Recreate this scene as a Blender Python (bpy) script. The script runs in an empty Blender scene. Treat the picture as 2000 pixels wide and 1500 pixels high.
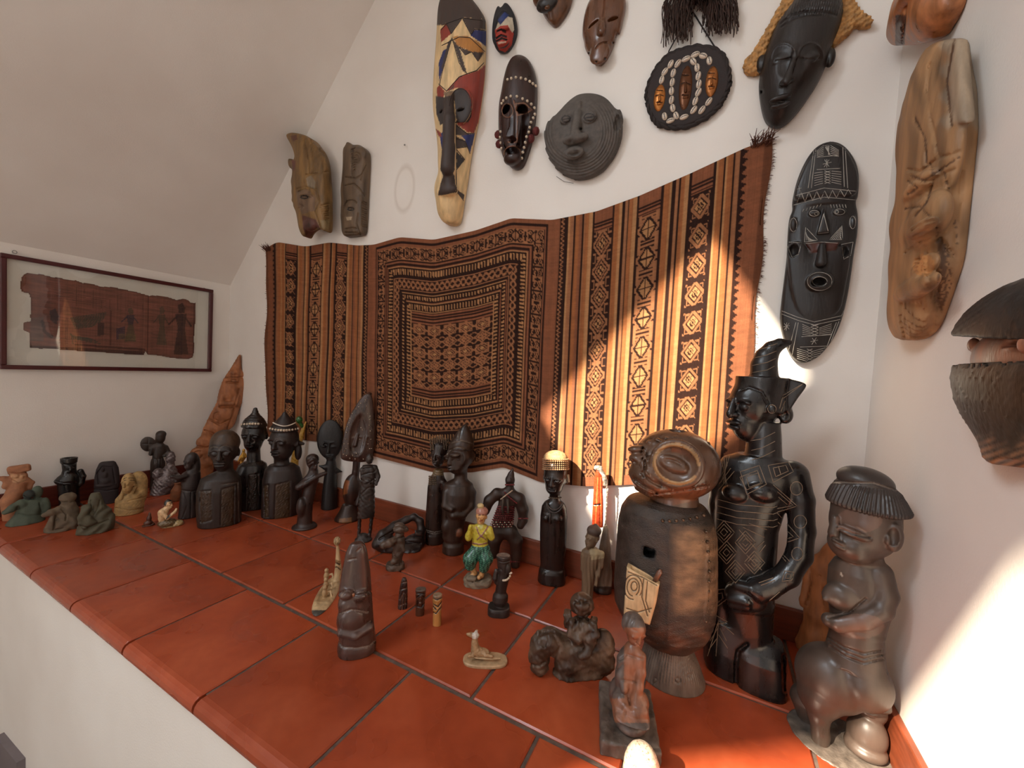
import bpy, math, random
import numpy as np
from mathutils import Matrix, Vector

# ------------------------------------------------------------------ camera
# ledge top at z = LZ, floor at z = 0, back left corner at x = 0, y = 0
LZ = 0.95
FPX, YAW, PITCH, ROLL = 782.4, -0.4706, 0.0416, 0.0538
CAM = np.array([2.5476, -1.3359, 0.7135 + LZ])
def cam_axes():
    cy, sy, cp, sp, cr, sr = math.cos(YAW), math.sin(YAW), math.cos(PITCH), math.sin(PITCH), math.cos(ROLL), math.sin(ROLL)
    fwd = np.array([sy*cp, cy*cp, -sp]); right = np.array([cy, -sy, 0.0]); up = np.cross(right, fwd)
    return right*cr + up*sr, -right*sr + up*cr, fwd
CR, CU, CF = cam_axes()
scn = bpy.context.scene
COL = scn.collection
cd = bpy.data.cameras.new('camera'); cam = bpy.data.objects.new('camera', cd); COL.objects.link(cam)
cd.sensor_width = 36.0; cd.lens = FPX/2000*36.0; cd.clip_start = 0.02; cd.clip_end = 50
cam.matrix_world = Matrix(((CR[0], CU[0], -CF[0], CAM[0]), (CR[1], CU[1], -CF[1], CAM[1]), (CR[2], CU[2], -CF[2], CAM[2]), (0, 0, 0, 1)))
scn.camera = cam

# ------------------------------------------------------------------ light
scn.view_settings.view_transform = 'Standard'; scn.view_settings.look = 'None'
scn.view_settings.gamma = 1.0; scn.view_settings.use_curve_mapping = False
scn.view_settings.exposure = EXPOSURE = -0.08
world = bpy.data.worlds.new('world'); scn.world = world; world.use_nodes = True
wn = world.node_tree.nodes; wn['Background'].inputs[0].default_value = (0.62, 0.76, 1.0, 1); wn['Background'].inputs[1].default_value = 1.2
SUN_DIR = Vector((1.0, 1.71, -1.53)).normalized()
sl = bpy.data.lights.new('sun', 'SUN'); sl.energy = 24.0; sl.angle = math.radians(0.9); sl.color = (1.0, 0.86, 0.66)
so = bpy.data.objects.new('sun', sl); COL.objects.link(so); so.location = (0, -3, 4)
so.rotation_euler = SUN_DIR.to_track_quat('-Z', 'Y').to_euler()
SLOPE_A, SLOPE_B = 1.10, 1.128                       # sloping ceiling: z = LZ + A + B x
SKYLIGHTS = [(0.93, 1.474, -2.285, -1.80), (0.93, 1.474, -3.57, -3.08)]   # x0, x1, y0, y1
def slope_z(x): return LZ + SLOPE_A + SLOPE_B*x
for (x0, x1, y0, y1) in SKYLIGHTS:                   # daylight from the sky that fills each roof window
    al = bpy.data.lights.new('skylight_daylight', 'AREA'); al.shape = 'RECTANGLE'
    nrm = Vector((SLOPE_B, 0, -1)).normalized()
    al.size = (x1-x0)*math.hypot(1, SLOPE_B)*0.96; al.size_y = (y1-y0)*0.96; al.energy = 34.0; al.color = (0.82, 0.92, 1.0)
    ao = bpy.data.objects.new('skylight_daylight', al); COL.objects.link(ao)
    xm, ym = (x0+x1)/2, (y0+y1)/2
    zx = -nrm; xx = Vector((1, 0, SLOPE_B)).normalized(); yx = zx.cross(xx)
    ao.matrix_world = Matrix(((xx.x, yx.x, zx.x, xm - 0.06*nrm.x), (xx.y, yx.y, zx.y, ym), (xx.z, yx.z, zx.z, slope_z(xm) - 0.06*nrm.z), (0, 0, 0, 1)))

FILL_WINDOW = (0.75, 2.05, 0.95, 2.25)               # x0, x1, z0, z1 of an unseen window added behind the camera
al = bpy.data.lights.new('window_daylight', 'AREA'); al.shape = 'RECTANGLE'; al.size = 1.26; al.size_y = 1.26; al.energy = 20.0; al.color = (1.0, 0.93, 0.86)  # added fill lamp that brightens the left side, set in the guessed window
ao = bpy.data.objects.new('window_daylight', al); COL.objects.link(ao); ao.location = (1.4, -4.66, 1.6); ao.rotation_euler = (math.radians(90), 0, 0)

# ------------------------------------------------------------------ helpers
def ray(px, py): return CR*((px-1000)/FPX) - CU*((py-750)/FPX) + CF
def hit(px, py, ax, val):
    d = ray(px, py); return CAM + d*((val - CAM[ax])/d[ax])
def to_px(W):
    d = W - CAM; z = d @ CF
    return 1000 + FPX*(d @ CR)/z, 750 - FPX*(d @ CU)/z
def lin(c):
    c = np.asarray(c, float)/255.0
    return np.where(c <= 0.04045, c/12.92, ((c+0.055)/1.055)**2.4)
def prop(o, label=None, cat=None, group=None, kind=None):
    if label: o['label'] = label
    if cat: o['category'] = cat
    if group: o['group'] = group
    if kind: o['kind'] = kind
    return o
def link_mesh(name, me, mat, parent=None, loc=None):
    o = bpy.data.objects.new(name, me); COL.objects.link(o)
    if mat is not None and len(me.materials) == 0: me.materials.append(mat)
    if parent is not None: o.parent = parent
    if loc is not None: o.location = loc
    return o
def raw_mesh(name, V, F, smooth=False, cols=None):
    me = bpy.data.meshes.new(name)
    V = np.asarray(V, np.float32)
    if isinstance(F, np.ndarray):
        n, k = F.shape
        me.vertices.add(len(V)); me.vertices.foreach_set('co', V.ravel())
        me.loops.add(n*k); me.loops.foreach_set('vertex_index', F.astype(np.int32).ravel())
        me.polygons.add(n); me.polygons.foreach_set('loop_start', np.arange(0, n*k, k, dtype=np.int32))
        me.update(calc_edges=True)
    else:
        me.from_pydata([tuple(map(float, v)) for v in V], [], F)
    if cols is not None:
        a = me.color_attributes.new('Col', 'FLOAT_COLOR', 'POINT')
        c4 = np.ones((len(V), 4), np.float32); c4[:, :3] = cols
        a.data.foreach_set('color', c4.ravel())
    if smooth: me.polygons.foreach_set('use_smooth', np.ones(len(me.polygons), bool))
    me.update()
    return me
class MB:                                             # collects simple solids into one mesh
    def __init__(s): s.v = []; s.f = []
    def add(s, V, F):
        n = len(s.v); s.v += [tuple(v) for v in V]; s.f += [tuple(i+n for i in f) for f in F]; return s
    def hexa(s, P): return s.add(P, [(0, 3, 2, 1), (4, 5, 6, 7), (0, 1, 5, 4), (1, 2, 6, 5), (2, 3, 7, 6), (3, 0, 4, 7)])
    def box(s, a, b):
        x0, y0, z0 = a; x1, y1, z1 = b
        return s.hexa([(x0, y0, z0), (x1, y0, z0), (x1, y1, z0), (x0, y1, z0), (x0, y0, z1), (x1, y0, z1), (x1, y1, z1), (x0, y1, z1)])
    def prism(s, poly, axis_pts):                     # polygon of 3D points, extruded by a vector
        n = len(poly); e = np.asarray(axis_pts)
        P = [np.asarray(p) for p in poly]; Q = [p+e for p in P]
        return s.add(P+Q, [tuple(range(n))[::-1], tuple(range(n, 2*n))] + [(i, (i+1) % n, n+(i+1) % n, n+i) for i in range(n)])
    def build(s, name, mat, parent=None, bevel=0, smooth=False):
        me = raw_mesh(name, s.v, s.f, smooth)
        o = link_mesh(name, me, mat, parent)
        if bevel:
            m = o.modifiers.new('bevel', 'BEVEL'); m.width = bevel; m.segments = 2; m.limit_method = 'ANGLE'
        return o
def tube_mesh(pts, rads, n=8, closed=False):
    pts = np.asarray(pts, float); m = len(pts)
    if np.isscalar(rads): rads = [rads]*m
    V = []; F = []
    for i in range(m):
        t = pts[(i+1) % m if closed else min(i+1, m-1)] - pts[i-1 if (i > 0 or closed) else 0]
        t = t/(np.linalg.norm(t)+1e-12)
        a = np.cross(t, (0, 0, 1.0)) if abs(t[2]) < 0.9 else np.cross(t, (1.0, 0, 0)); a /= np.linalg.norm(a); b = np.cross(t, a)
        for j in range(n):
            q = 2*math.pi*j/n; V.append(pts[i] + rads[i]*(a*math.cos(q) + b*math.sin(q)))
    for i in range(m if closed else m-1):
        for j in range(n):
            F.append((i*n+j, i*n+(j+1) % n, ((i+1) % m)*n+(j+1) % n, ((i+1) % m)*n+j))
    if not closed: F += [tuple(range(n))[::-1], tuple(range((m-1)*n, m*n))]
    return V, F

# ------------------------------------------------------------------ materials
_M = {}
def new_mat(name):
    m = bpy.data.materials.new(name); m.use_nodes = True
    return m, m.node_tree.nodes, m.node_tree.links, m.node_tree.nodes['Principled BSDF']
def noise(N, L, scale, detail=4, stretch=None, coord='Object'):
    tc = N.new('ShaderNodeTexCoord'); nz = N.new('ShaderNodeTexNoise'); nz.inputs['Scale'].default_value = scale; nz.inputs['Detail'].default_value = detail
    if stretch:
        mp = N.new('ShaderNodeMapping'); mp.inputs['Scale'].default_value = stretch
        L.new(tc.outputs[coord], mp.inputs[0]); L.new(mp.outputs[0], nz.inputs['Vector'])
    else: L.new(tc.outputs[coord], nz.inputs['Vector'])
    return nz
def mix_rgb(N, L, mode, fac, a, b):
    m = N.new('ShaderNodeMix'); m.data_type = 'RGBA'; m.blend_type = mode
    for s, v in ((m.inputs[0], fac), (m.inputs[6], a), (m.inputs[7], b)):
        if hasattr(v, 'links'): L.new(v, s)
        elif v is not None: s.default_value = v
    return m.outputs[2]
def ramp(N, L, src, stops):
    r = N.new('ShaderNodeValToRGB'); L.new(src, r.inputs[0]); e = r.color_ramp.elements
    while len(e) < len(stops): e.new(0.5)
    for q, (p, c) in zip(e, stops): q.position = p; q.color = c if len(c) == 4 else (*c, 1)
    return r.outputs[0]
def carved(kind, rough=0.5, var=0.35, scale=60, bump=0.15, bscale=250, stretch=(1, 1, 0.25), spec=0.5, metal=0.0, coat=0.0, rvar=0.1):
    """material whose colour is the piece's own paint or stain, with grain and wear from noise"""
    if kind in _M: return _M[kind]
    m, N, L, P = new_mat(kind)
    at = N.new('ShaderNodeAttribute'); at.attribute_name = 'Col'
    n1 = noise(N, L, scale, 5, stretch)
    g = ramp(N, L, n1.outputs[0], [(0.3, (1-var,)*3), (0.7, (1+var,)*3)])
    L.new(mix_rgb(N, L, 'MULTIPLY', 1.0, at.outputs['Color'], g), P.inputs['Base Color'])
    r = N.new('ShaderNodeMapRange'); L.new(n1.outputs[0], r.inputs[0]); r.inputs[1].default_value = 0.3; r.inputs[2].default_value = 0.7
    r.inputs[3].default_value = max(0.05, rough-rvar); r.inputs[4].default_value = min(1, rough+rvar); L.new(r.outputs[0], P.inputs['Roughness'])
    n2 = noise(N, L, bscale, 4, stretch)
    b = N.new('ShaderNodeBump'); b.inputs['Strength'].default_value = bump; b.inputs['Distance'].default_value = 0.002
    L.new(n2.outputs[0], b.inputs['Height']); L.new(b.outputs[0], P.inputs['Normal'])
    P.inputs['Specular IOR Level'].default_value = spec; P.inputs['Metallic'].default_value = metal
    P.inputs['Coat Weight'].default_value = coat; P.inputs['Coat Roughness'].default_value = 0.2
    _M[kind] = m; return m
def plain(kind, col, rough=0.6, var=0.1, scale=30, bump=0.0, bscale=300, metal=0.0, spec=0.5, stretch=None):
    if kind in _M: return _M[kind]
    m, N, L, P = new_mat(kind)
    c = (*lin(col), 1)
    n1 = noise(N, L, scale, 4, stretch)
    g = ramp(N, L, n1.outputs[0], [(0.3, (1-var,)*3), (0.7, (1+var,)*3)])
    L.new(mix_rgb(N, L, 'MULTIPLY', 1.0, c, g), P.inputs['Base Color'])
    P.inputs['Roughness'].default_value = rough; P.inputs['Metallic'].default_value = metal; P.inputs['Specular IOR Level'].default_value = spec
    if bump:
        n2 = noise(N, L, bscale, 4, stretch); b = N.new('ShaderNodeBump'); b.inputs['Strength'].default_value = bump; b.inputs['Distance'].default_value = 0.002
        L.new(n2.outputs[0], b.inputs['Height']); L.new(b.outputs[0], P.inputs['Normal'])
    _M[kind] = m; return m
# what the carvings are made of
EBONY = carved('polished_ebony', 0.3, 0.3, 50, 0.08, coat=0.15)
WOOD = carved('dark_carved_wood', 0.36, 0.45, 60, 0.25)
MATTE = carved('matte_dark_wood', 0.44, 0.4, 60, 0.3, spec=0.5)
WORN = carved('worn_brown_wood', 0.46, 0.55, 35, 0.6, 150)
RAW = carved('raw_light_wood', 0.65, 0.35, 40, 0.3, 200, (1, 1, 0.12))
CLAY = carved('fired_clay', 0.75, 0.2, 60, 0.3, 300, None)
STONE = carved('carved_stone', 0.7, 0.3, 70, 0.35, 300, None)
GLAZE = carved('painted_glaze', 0.3, 0.25, 120, 0.1, 300, None, coat=0.3)
IVORY = carved('bone', 0.4, 0.25, 90, 0.15, 300, (1, 1, 0.3))
METAL = carved('tarnished_silver', 0.4, 0.5, 150, 0.5, 200, None, metal=0.6)
DARK = (EBONY, WOOD, MATTE, WORN)
FIBRE = carved('plant_fibre', 0.8, 0.35, 120, 0.3, 400, None)

# ------------------------------------------------------------------ sculpting engine
def smin(a, b, k):
    if k <= 0: return np.minimum(a, b)
    h = np.maximum(k - np.abs(a-b), 0)/k
    return np.minimum(a, b) - h*h*k*0.25
def rotm(rot=0, yaw=0, pitch=0):
    r, y, p = math.radians(rot), math.radians(yaw), math.radians(pitch)
    Rz = np.array([[math.cos(r), -math.sin(r), 0], [math.sin(r), math.cos(r), 0], [0, 0, 1]])
    Ry = np.array([[math.cos(y), 0, math.sin(y)], [0, 1, 0], [-math.sin(y), 0, math.cos(y)]])
    Rx = np.array([[1, 0, 0], [0, math.cos(p), math.sin(p)], [0, -math.sin(p), math.cos(p)]])
    return Ry @ Rx @ Rz
class Fig:
    """one thing, standing on the ledge (base pixel = middle of its foot) or hanging on a wall; shapes are given in the
    coordinates of a crop (x0, y0, scale) of the photograph and become real sizes at the thing's own distance"""
    def __init__(s, name, label, cat, at, crop=(0, 0, 1), wall=None, group=None, lift=0.0, gap=0.0):
        s.cx, s.cy, s.cs = crop
        px, py = s.X(at[0]), s.Y(at[1])
        if wall is None:
            s.o = hit(px, py, 2, LZ + lift); d = CAM - s.o; d[2] = 0; s.n = d/np.linalg.norm(d); s.u = np.array([-s.n[1], s.n[0], 0.0])
        elif wall == 'back': s.o = hit(px, py, 1, -gap); s.n = np.array([0, -1.0, 0]); s.u = np.array([1.0, 0, 0])
        elif wall == 'left': s.o = hit(px, py, 0, gap); s.n = np.array([1.0, 0, 0]); s.u = np.array([0, 1.0, 0])
        elif wall == 'right': s.o = hit(px, py, 0, XR - gap); s.n = np.array([-1.0, 0, 0]); s.u = np.array([0, -1.0, 0])
        s.v = np.array([0, 0, 1.0]); s.wall = wall
        s.nd = s.n @ s.o
        a = s.world_at(px, py, 0); s.m = np.linalg.norm(s.world_at(px, py-1, 0) - a); s.kx = np.linalg.norm(s.world_at(px+1, py, 0) - a)/s.m; s.kd = s.kx if wall is None else 1.0
        s.root = bpy.data.objects.new(name, None); COL.objects.link(s.root); s.root.location = s.o; s.root.empty_display_size = 0.02
        prop(s.root, label, cat, group)
    def X(s, x): return s.cx + x/s.cs
    def Y(s, y): return s.cy + y/s.cs
    def world_at(s, px, py, dm):
        r = ray(px, py); return CAM + r*((s.nd + dm - s.n @ CAM)/(s.n @ r))
    def P(s, x, y, d=0):                              # crop point at depth d (crop units) -> local units
        w = s.world_at(s.X(x), s.Y(y), d/s.cs*s.m*s.kd) - s.o
        return np.array([w @ s.u, w @ s.v, w @ s.n])/s.m
    def k(s, x, y):                                   # local width unit at a crop point: (horizontal, depth)
        q = np.linalg.norm(s.P(x+1, y) - s.P(x-1, y))*s.cs/2; return q, (q if s.wall is None else 1.0)
    def W(s, p): return (np.outer(p[..., 0].ravel(), s.u) + np.outer(p[..., 1].ravel(), s.v) + np.outer(p[..., 2].ravel(), s.n))*s.m
    def loc(s, x, y, d=0):                            # crop point -> position relative to the root, metres
        p = s.P(x, y, d); return (s.u*p[0] + s.v*p[1] + s.n*p[2])*s.m
    def r(s, v): return v/s.cs*s.m                    # crop length -> metres
    def tube(s, name, pts, rad, mat, parent=None, n=8, closed=False, col=None):
        V, F = tube_mesh([s.loc(*p[:3]) for p in pts], [s.r(p[3]) if len(p) > 3 else s.r(rad) for p in pts], n, closed)
        me = raw_mesh(name, V, F, True, None if col is None else np.tile(lin(col), (len(V), 1)))
        return link_mesh(name, me, mat, parent or s.root)
    def beads(s, name, pts, rad, mat, col, parent=None, flat=1.0):
        V = []; F = []
        ic = [(math.sin(a)*math.cos(b), math.sin(a)*math.sin(b), math.cos(a)) for a in (0.6, 1.57, 2.54) for b in np.arange(6)*math.pi/3]
        ic = [(0, 0, 1)] + ic + [(0, 0, -1)]
        fc = [(0, 1+i, 1+(i+1) % 6) for i in range(6)] + [(1+6*k+i, 7+6*k+i, 7+6*k+(i+1) % 6, 1+6*k+(i+1) % 6) for k in range(2) for i in range(6)] + [(19, 13+(i+1) % 6, 13+i) for i in range(6)]
        for p in pts:
            c = s.loc(*p[:3]); q = s.r(p[3] if len(p) > 3 else rad); n = len(V)
            V += [c + q*(s.u*a*flat + s.v*b + s.n*g*flat) for a, b, g in ic]; F += [tuple(i+n for i in f) for f in fc]
        me = raw_mesh(name, V, F, True, np.tile(lin(col), (len(V), 1)))
        return link_mesh(name, me, mat, parent or s.root)
class Sculpt:
    def __init__(s, fig, k=3.0): s.f = fig; s.pr = []; s.eng = []; s.pa = []; s.k0 = k; s.cut_below = fig.wall is None
    # prims: (lo, hi, fn, k, neg, col)
    def _add(s, lo, hi, fn, k, neg, col):
        k = (s.k0 if k is None else k)/s.f.cs
        s.pr.append((np.asarray(lo, float), np.asarray(hi, float), fn, k, neg, col)); return s
    def E(s, x, y, rx, ry, rz=None, d=0, rot=0, yaw=0, pitch=0, k=None, neg=False, col=None):
        f = s.f; rz = rx if rz is None else rz
        a, b = f.k(x, y); return s._ell(f.P(x, y, d), np.array([rx*a, ry, rz*b])/f.cs, rotm(rot, yaw, pitch), k, neg, col)
    def _ell(s, c, r, M, k=None, neg=False, col=None):
        ext = np.sqrt((M**2) @ (r**2))
        def fn(p):
            q = (p-c) @ M; a = q/r; k0 = np.sqrt((a*a).sum(-1)); b = a/r; k1 = np.sqrt((b*b).sum(-1))+1e-9
            return k0*(k0-1)/k1
        return s._add(c-ext, c+ext, fn, k, neg, col)
    def C(s, pts, k=None, neg=False, col=None, sq=1.0):
        f = s.f; Q = [(f.P(*p[:3]), p[3]/f.cs*(f.k(p[0], p[1])[0]+1)/2) for p in pts]
        for (a, ra), (b, rb) in zip(Q, Q[1:]):
            def fn(p, a=a, b=b, ra=ra, rb=rb):
                ba = b-a; t = np.clip(((p-a) @ ba)/(ba @ ba + 1e-9), 0, 1)
                return np.sqrt((((p-a) - t[..., None]*ba)**2).sum(-1)) - (ra + (rb-ra)*t)
            R = max(ra, rb); s._add(np.minimum(a, b)-R, np.maximum(a, b)+R, fn, k, neg, col)
        return s
    def B(s, x, y, hx, hy, hz, d=0, rot=0, yaw=0, pitch=0, rd=1.5, k=None, neg=False, col=None):
        f = s.f; ka, kb = f.k(x, y); c = f.P(x, y, d); h = np.array([hx*ka, hy, hz*kb])/f.cs; M = rotm(rot, yaw, pitch); rd = min(rd/f.cs, h.min()*0.9); ext = np.abs(M) @ h
        def fn(p):
            q = np.abs((p-c) @ M) - h + rd
            return np.sqrt((np.maximum(q, 0)**2).sum(-1)) + np.minimum(q.max(-1), 0) - rd
        return s._add(c-ext, c+ext, fn, k, neg, col)
    def L(s, rows, k=None, neg=False, col=None, p=2.0, yaw=0, shear=0.0):
        """stack of elliptic sections (y, cx, rx, rz, d)"""
        f = s.f; Q = []
        for r in rows:
            d = r[4] if len(r) > 4 else 0; c = f.P(r[1], r[0], d); ka, kb = f.k(r[1], r[0]); Q.append((c[1], c[0], c[2], r[2]*ka/f.cs, r[3]*kb/f.cs))
        Q = np.array(sorted(Q)); v0, v1 = Q[0, 0], Q[-1, 0]; m = max(Q[:, 3].max(), Q[:, 4].max())
        cy, sy = math.cos(math.radians(yaw)), math.sin(math.radians(yaw))
        u0 = Q[:, 1].mean()
        def fn(P):
            if shear: P = P.copy(); P[..., 1] = P[..., 1] + shear*(P[..., 0]-u0)
            v = np.clip(P[..., 1], v0, v1)
            cu, cn, ru, rn = (np.interp(v, Q[:, 0], Q[:, i]) for i in (1, 2, 3, 4))
            a, b = P[..., 0]-cu, P[..., 2]-cn
            if yaw: a, b = a*cy - b*sy, a*sy + b*cy
            ru = np.maximum(ru, 1e-3); rn = np.maximum(rn, 1e-3)
            k0 = ((np.abs(a)/ru)**p + (np.abs(b)/rn)**p)**(1/p)
            if p == 2: g = np.sqrt((a/ru**2)**2 + (b/rn**2)**2)/np.maximum(k0, 1e-6); e = (k0-1)/np.maximum(g, 1e-6); e = np.where(k0 < 0.05, -np.minimum(ru, rn), e)
            else: e = (k0-1)*np.minimum(ru, rn)
            w = np.maximum(P[..., 1]-v1, v0-P[..., 1])
            return np.where((w > 0) & (e > 0), np.sqrt(np.maximum(w, 0)**2 + np.maximum(e, 0)**2), np.maximum(e, w))
        sm_ = abs(shear)*m*1.3; lo = np.array([(Q[:, 1]).min()-m, v0-sm_, Q[:, 2].min()-m]); hi = np.array([Q[:, 1].max()+m, v1+sm_, Q[:, 2].max()+m])
        return s._add(lo, hi, fn, k, neg, col)
    def slab(s, poly, d0, d1, rd=1.0, k=None, neg=False, col=None, dome=0.0, smooth=2):
        """outline polygon (crop points) with thickness from depth d0 to d1, optionally domed like a carved mask"""
        f = s.f; Q = np.array([f.P(x, y, (d0+d1)/2)[:2] for x, y in poly]); a0, a1 = d0/f.cs*f.kd, d1/f.cs*f.kd; rd /= f.cs; dm = dome/f.cs*f.kd
        if len(Q) >= 8:
            for _ in range(smooth): N = np.roll(Q, -1, 0); Q = np.stack([Q*0.75+N*0.25, Q*0.25+N*0.75], 1).reshape(-1, 2)
        lo2, hi2 = Q.min(0), Q.max(0)
        # outline distance and dome height on a fine 2D grid, the dome blurred so that it has no ridge
        g = max(0.6, float((hi2-lo2).max())/260); m = 8; o2 = lo2 - m*g; n2 = np.ceil((hi2-lo2)/g).astype(int) + 2*m + 1
        gu, gv = np.meshgrid(o2[0]+g*np.arange(n2[0]), o2[1]+g*np.arange(n2[1]), indexing='ij'); SD = poly_sd(gu, gv, Q)
        H = np.zeros_like(SD)
        if dm:
            mx = -SD.min(); H = np.sqrt(np.clip(-SD/mx, 0, 1)*(2-np.clip(-SD/mx, 0, 1))); r = max(1, int(0.16*mx/g)); ker = np.ones(2*r+1)/(2*r+1)
            for _ in range(3):
                for ax_ in (0, 1): H = np.apply_along_axis(lambda c_: np.convolve(np.pad(c_, r, 'edge'), ker, 'valid'), ax_, H)
            H = H*dm
        def bil(A, u, v):
            x = np.clip((u-o2[0])/g, 0, n2[0]-1.001); y = np.clip((v-o2[1])/g, 0, n2[1]-1.001); i = x.astype(int); j = y.astype(int); a = x-i; b = y-j
            return A[i, j]*(1-a)*(1-b) + A[i+1, j]*a*(1-b) + A[i, j+1]*(1-a)*b + A[i+1, j+1]*a*b
        def fn(P):
            sd = bil(SD, P[..., 0], P[..., 1]); top = a1 + (bil(H, P[..., 0], P[..., 1]) if dm else 0)
            w = np.maximum(P[..., 2]-top, a0-P[..., 2])
            x, y = sd+rd, w+rd
            return np.sqrt(np.maximum(x, 0)**2 + np.maximum(y, 0)**2) + np.minimum(np.maximum(x, y), 0) - rd
        return s._add(np.array([*lo2, a0]), np.array([*hi2, a1+max(dm, 0)]), fn, k, neg, col)
    def head(s, x, y, w, h, dp=None, yaw=0, d=0, pitch=0, rot=0, nose=1.0, lips=1.0, ears=1.0, eyes=1.0, jaw=1.0, k=None, brow=1.0, col=None, open_mouth=False):
        f = s.f; c = f.P(x, y, d); ka, kb = f.k(x, y); w, h = w/f.cs*ka, h/f.cs; dp = (dp/f.cs*kb if dp else w*1.05); M = rotm(rot, yaw, pitch); kk = (w*0.16*f.cs if k is None else k)
        T = lambda a, b, g: c + M @ np.array([a*w, b*h, g*dp])
        def el(a, b, g, ra, rb, rg, neg=False, k=kk, r2=0):
            s._ell(T(a, b, g), np.array([ra*w, rb*h, rg*dp]), M @ rotm(r2), k, neg, col)
        el(0, 0.2, -0.05, 1, 0.8, 1); el(0, -0.4, 0.15, 0.72*jaw, 0.6, 0.78)
        if brow:
            for g in (-1, 1): el(0.42*g, 0.2, 0.8, 0.36, 0.07*brow, 0.14, r2=-8*g)
        if eyes:
            for g in (-1, 1):
                el(0.4*g, 0.06, 0.95, 0.27, 0.12*eyes, 0.2, True, kk*0.4); el(0.4*g, 0.05, 0.8, 0.23, 0.085*eyes, 0.13, False, kk*0.15)
        if nose:
            for t in np.linspace(0, 1, 4): el(0, 0.18-0.36*t, 0.93+0.16*t*nose, 0.1+0.07*t*nose, 0.14, 0.16, k=kk*0.5)
            for g in (-1, 1): el(0.15*g*nose, -0.2, 0.95, 0.1*nose, 0.07, 0.12, k=kk*0.4)
        if lips:
            el(0, -0.43, 0.93, 0.34*lips, 0.06*lips, 0.14, k=kk*0.3); el(0, -0.57, 0.9, 0.28*lips, 0.07*lips, 0.14, k=kk*0.3)
            el(0, -0.495, 1.0, 0.34*lips, 0.025*lips if not open_mouth else 0.06, 0.12, True, kk*0.15)
        if ears:
            for g in (-1, 1):
                el(0.98*g, 0.02, -0.1, 0.13*ears, 0.24*ears, 0.2*ears, k=kk*0.4); el(1.06*g, 0.02, 0.02, 0.09*ears, 0.14*ears, 0.1*ears, True, kk*0.2)
        return s
    def depth(s, x, y, up=0.0, nan=False):                       # depth of the finished surface at a crop point, to seat beads on it
        f = s.f; t = s.top*f.cs/f.kd; ts = np.linspace(t, -t*0.3, 240); a, b = f.P(x, y, t), f.P(x, y, -t*0.3)
        X = (a + (b-a)*np.linspace(0, 1, 240)[:, None] - s.lo)/s.hh; n = np.array(s.F.shape)
        ok = (X >= 0).all(1) & (X < n-1.001).all(1); X = np.where(ok[:, None], X, 0); I = X.astype(int); t_ = X-I; v = 0
        for c_ in ((0, 0, 0), (0, 0, 1), (0, 1, 0), (0, 1, 1), (1, 0, 0), (1, 0, 1), (1, 1, 0), (1, 1, 1)):
            v = v + s.F[I[:, 0]+c_[0], I[:, 1]+c_[1], I[:, 2]+c_[2]]*np.prod(np.where(np.array(c_), t_, 1-t_), 1)
        hitm = ok & (v < 0)
        return (ts[np.argmax(hitm)] if hitm.any() else (np.nan if nan else 0.0)) + up
    def inlay(s, name, lines, w, mat, col, step=7.0, up=0.6):
        """chalk-filled cuts: thin strips lying in the finished surface"""
        f = s.f; V = []; F = []
        for l in lines:
            P = [l[0]]
            for (a, b), (c_, d_) in zip(l, l[1:]):
                n = max(1, int(math.hypot(c_-a, d_-b)/step)); P += [(a+(c_-a)*t/n, b+(d_-b)*t/n) for t in range(1, n+1)]
            D = [s.depth(x, y, up, True) for x, y in P]; run = []
            for q in range(len(P)+1):                 # a cut that leaves the carving ends there
                if q < len(P) and D[q] == D[q] and (not run or abs(D[q]-run[-1][2]) < 4*step): run.append((*P[q], D[q])); continue
                if len(run) > 1:
                    a, b = tube_mesh([f.loc(*p) for p in run], f.r(w/2), 5); n0 = len(V); V += a; F += [tuple(q_+n0 for q_ in g_) for g_ in b]
                run = [(*P[q], D[q])] if q < len(P) and D[q] == D[q] else []
        me = raw_mesh(name, V, F, True, np.tile(lin(col), (len(V), 1))); o = link_mesh(name, me, mat, f.root); o['kind'] = 'stuff'; return o
    # surface marks
    def engrave(s, lines, w, depth, col=None, closed=False):
        s.eng.append(([[(s.f.X(x), s.f.Y(y)) for x, y in l] + ([(s.f.X(l[0][0]), s.f.Y(l[0][1]))] if closed else []) for l in lines], w/s.f.cs, depth/s.f.cs, col)); return s
    def disp(s, fn): s.eng.append(fn); return s        # fn(u, v, n, px, py) in crop units -> displacement (crop units, + carves)
    def paint(s, poly, col, back=False): s.pa.append(('poly', np.array([(s.f.X(x), s.f.Y(y)) for x, y in poly]), col, back)); return s
    def line(s, pts, w, col): s.pa.append(('line', [[(s.f.X(x), s.f.Y(y)) for x, y in l] for l in pts], col, w/s.f.cs)); return s
    def tint(s, fn): s.pa.append(('fn', fn, None, None)); return s   # fn(P local, px, py, colours) -> colours
    def build(s, name, mat, col, h=None, parent=None, cells=5e5, hmin=0.9):
        f = s.f
        lo = np.min([p[0] for p in s.pr if not p[4]], 0); hi = np.max([p[1] for p in s.pr if not p[4]], 0)
        ext = hi-lo
        h = h/f.cs if h else max(hmin, (float(np.prod(ext))/(cells*0.35))**(1/3))
        lo = lo - 2.5*h; hi = hi + 2.5*h
        if s.cut_below: lo[1] = max(lo[1], -1.5*h)
        if f.wall: lo[2] = max(lo[2], 0.0)
        n = np.ceil((hi-lo)/h).astype(int)+1
        F = np.full(n, 50.0*h, np.float32)
        ax = [lo[i] + h*np.arange(n[i]) for i in range(3)]
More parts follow.
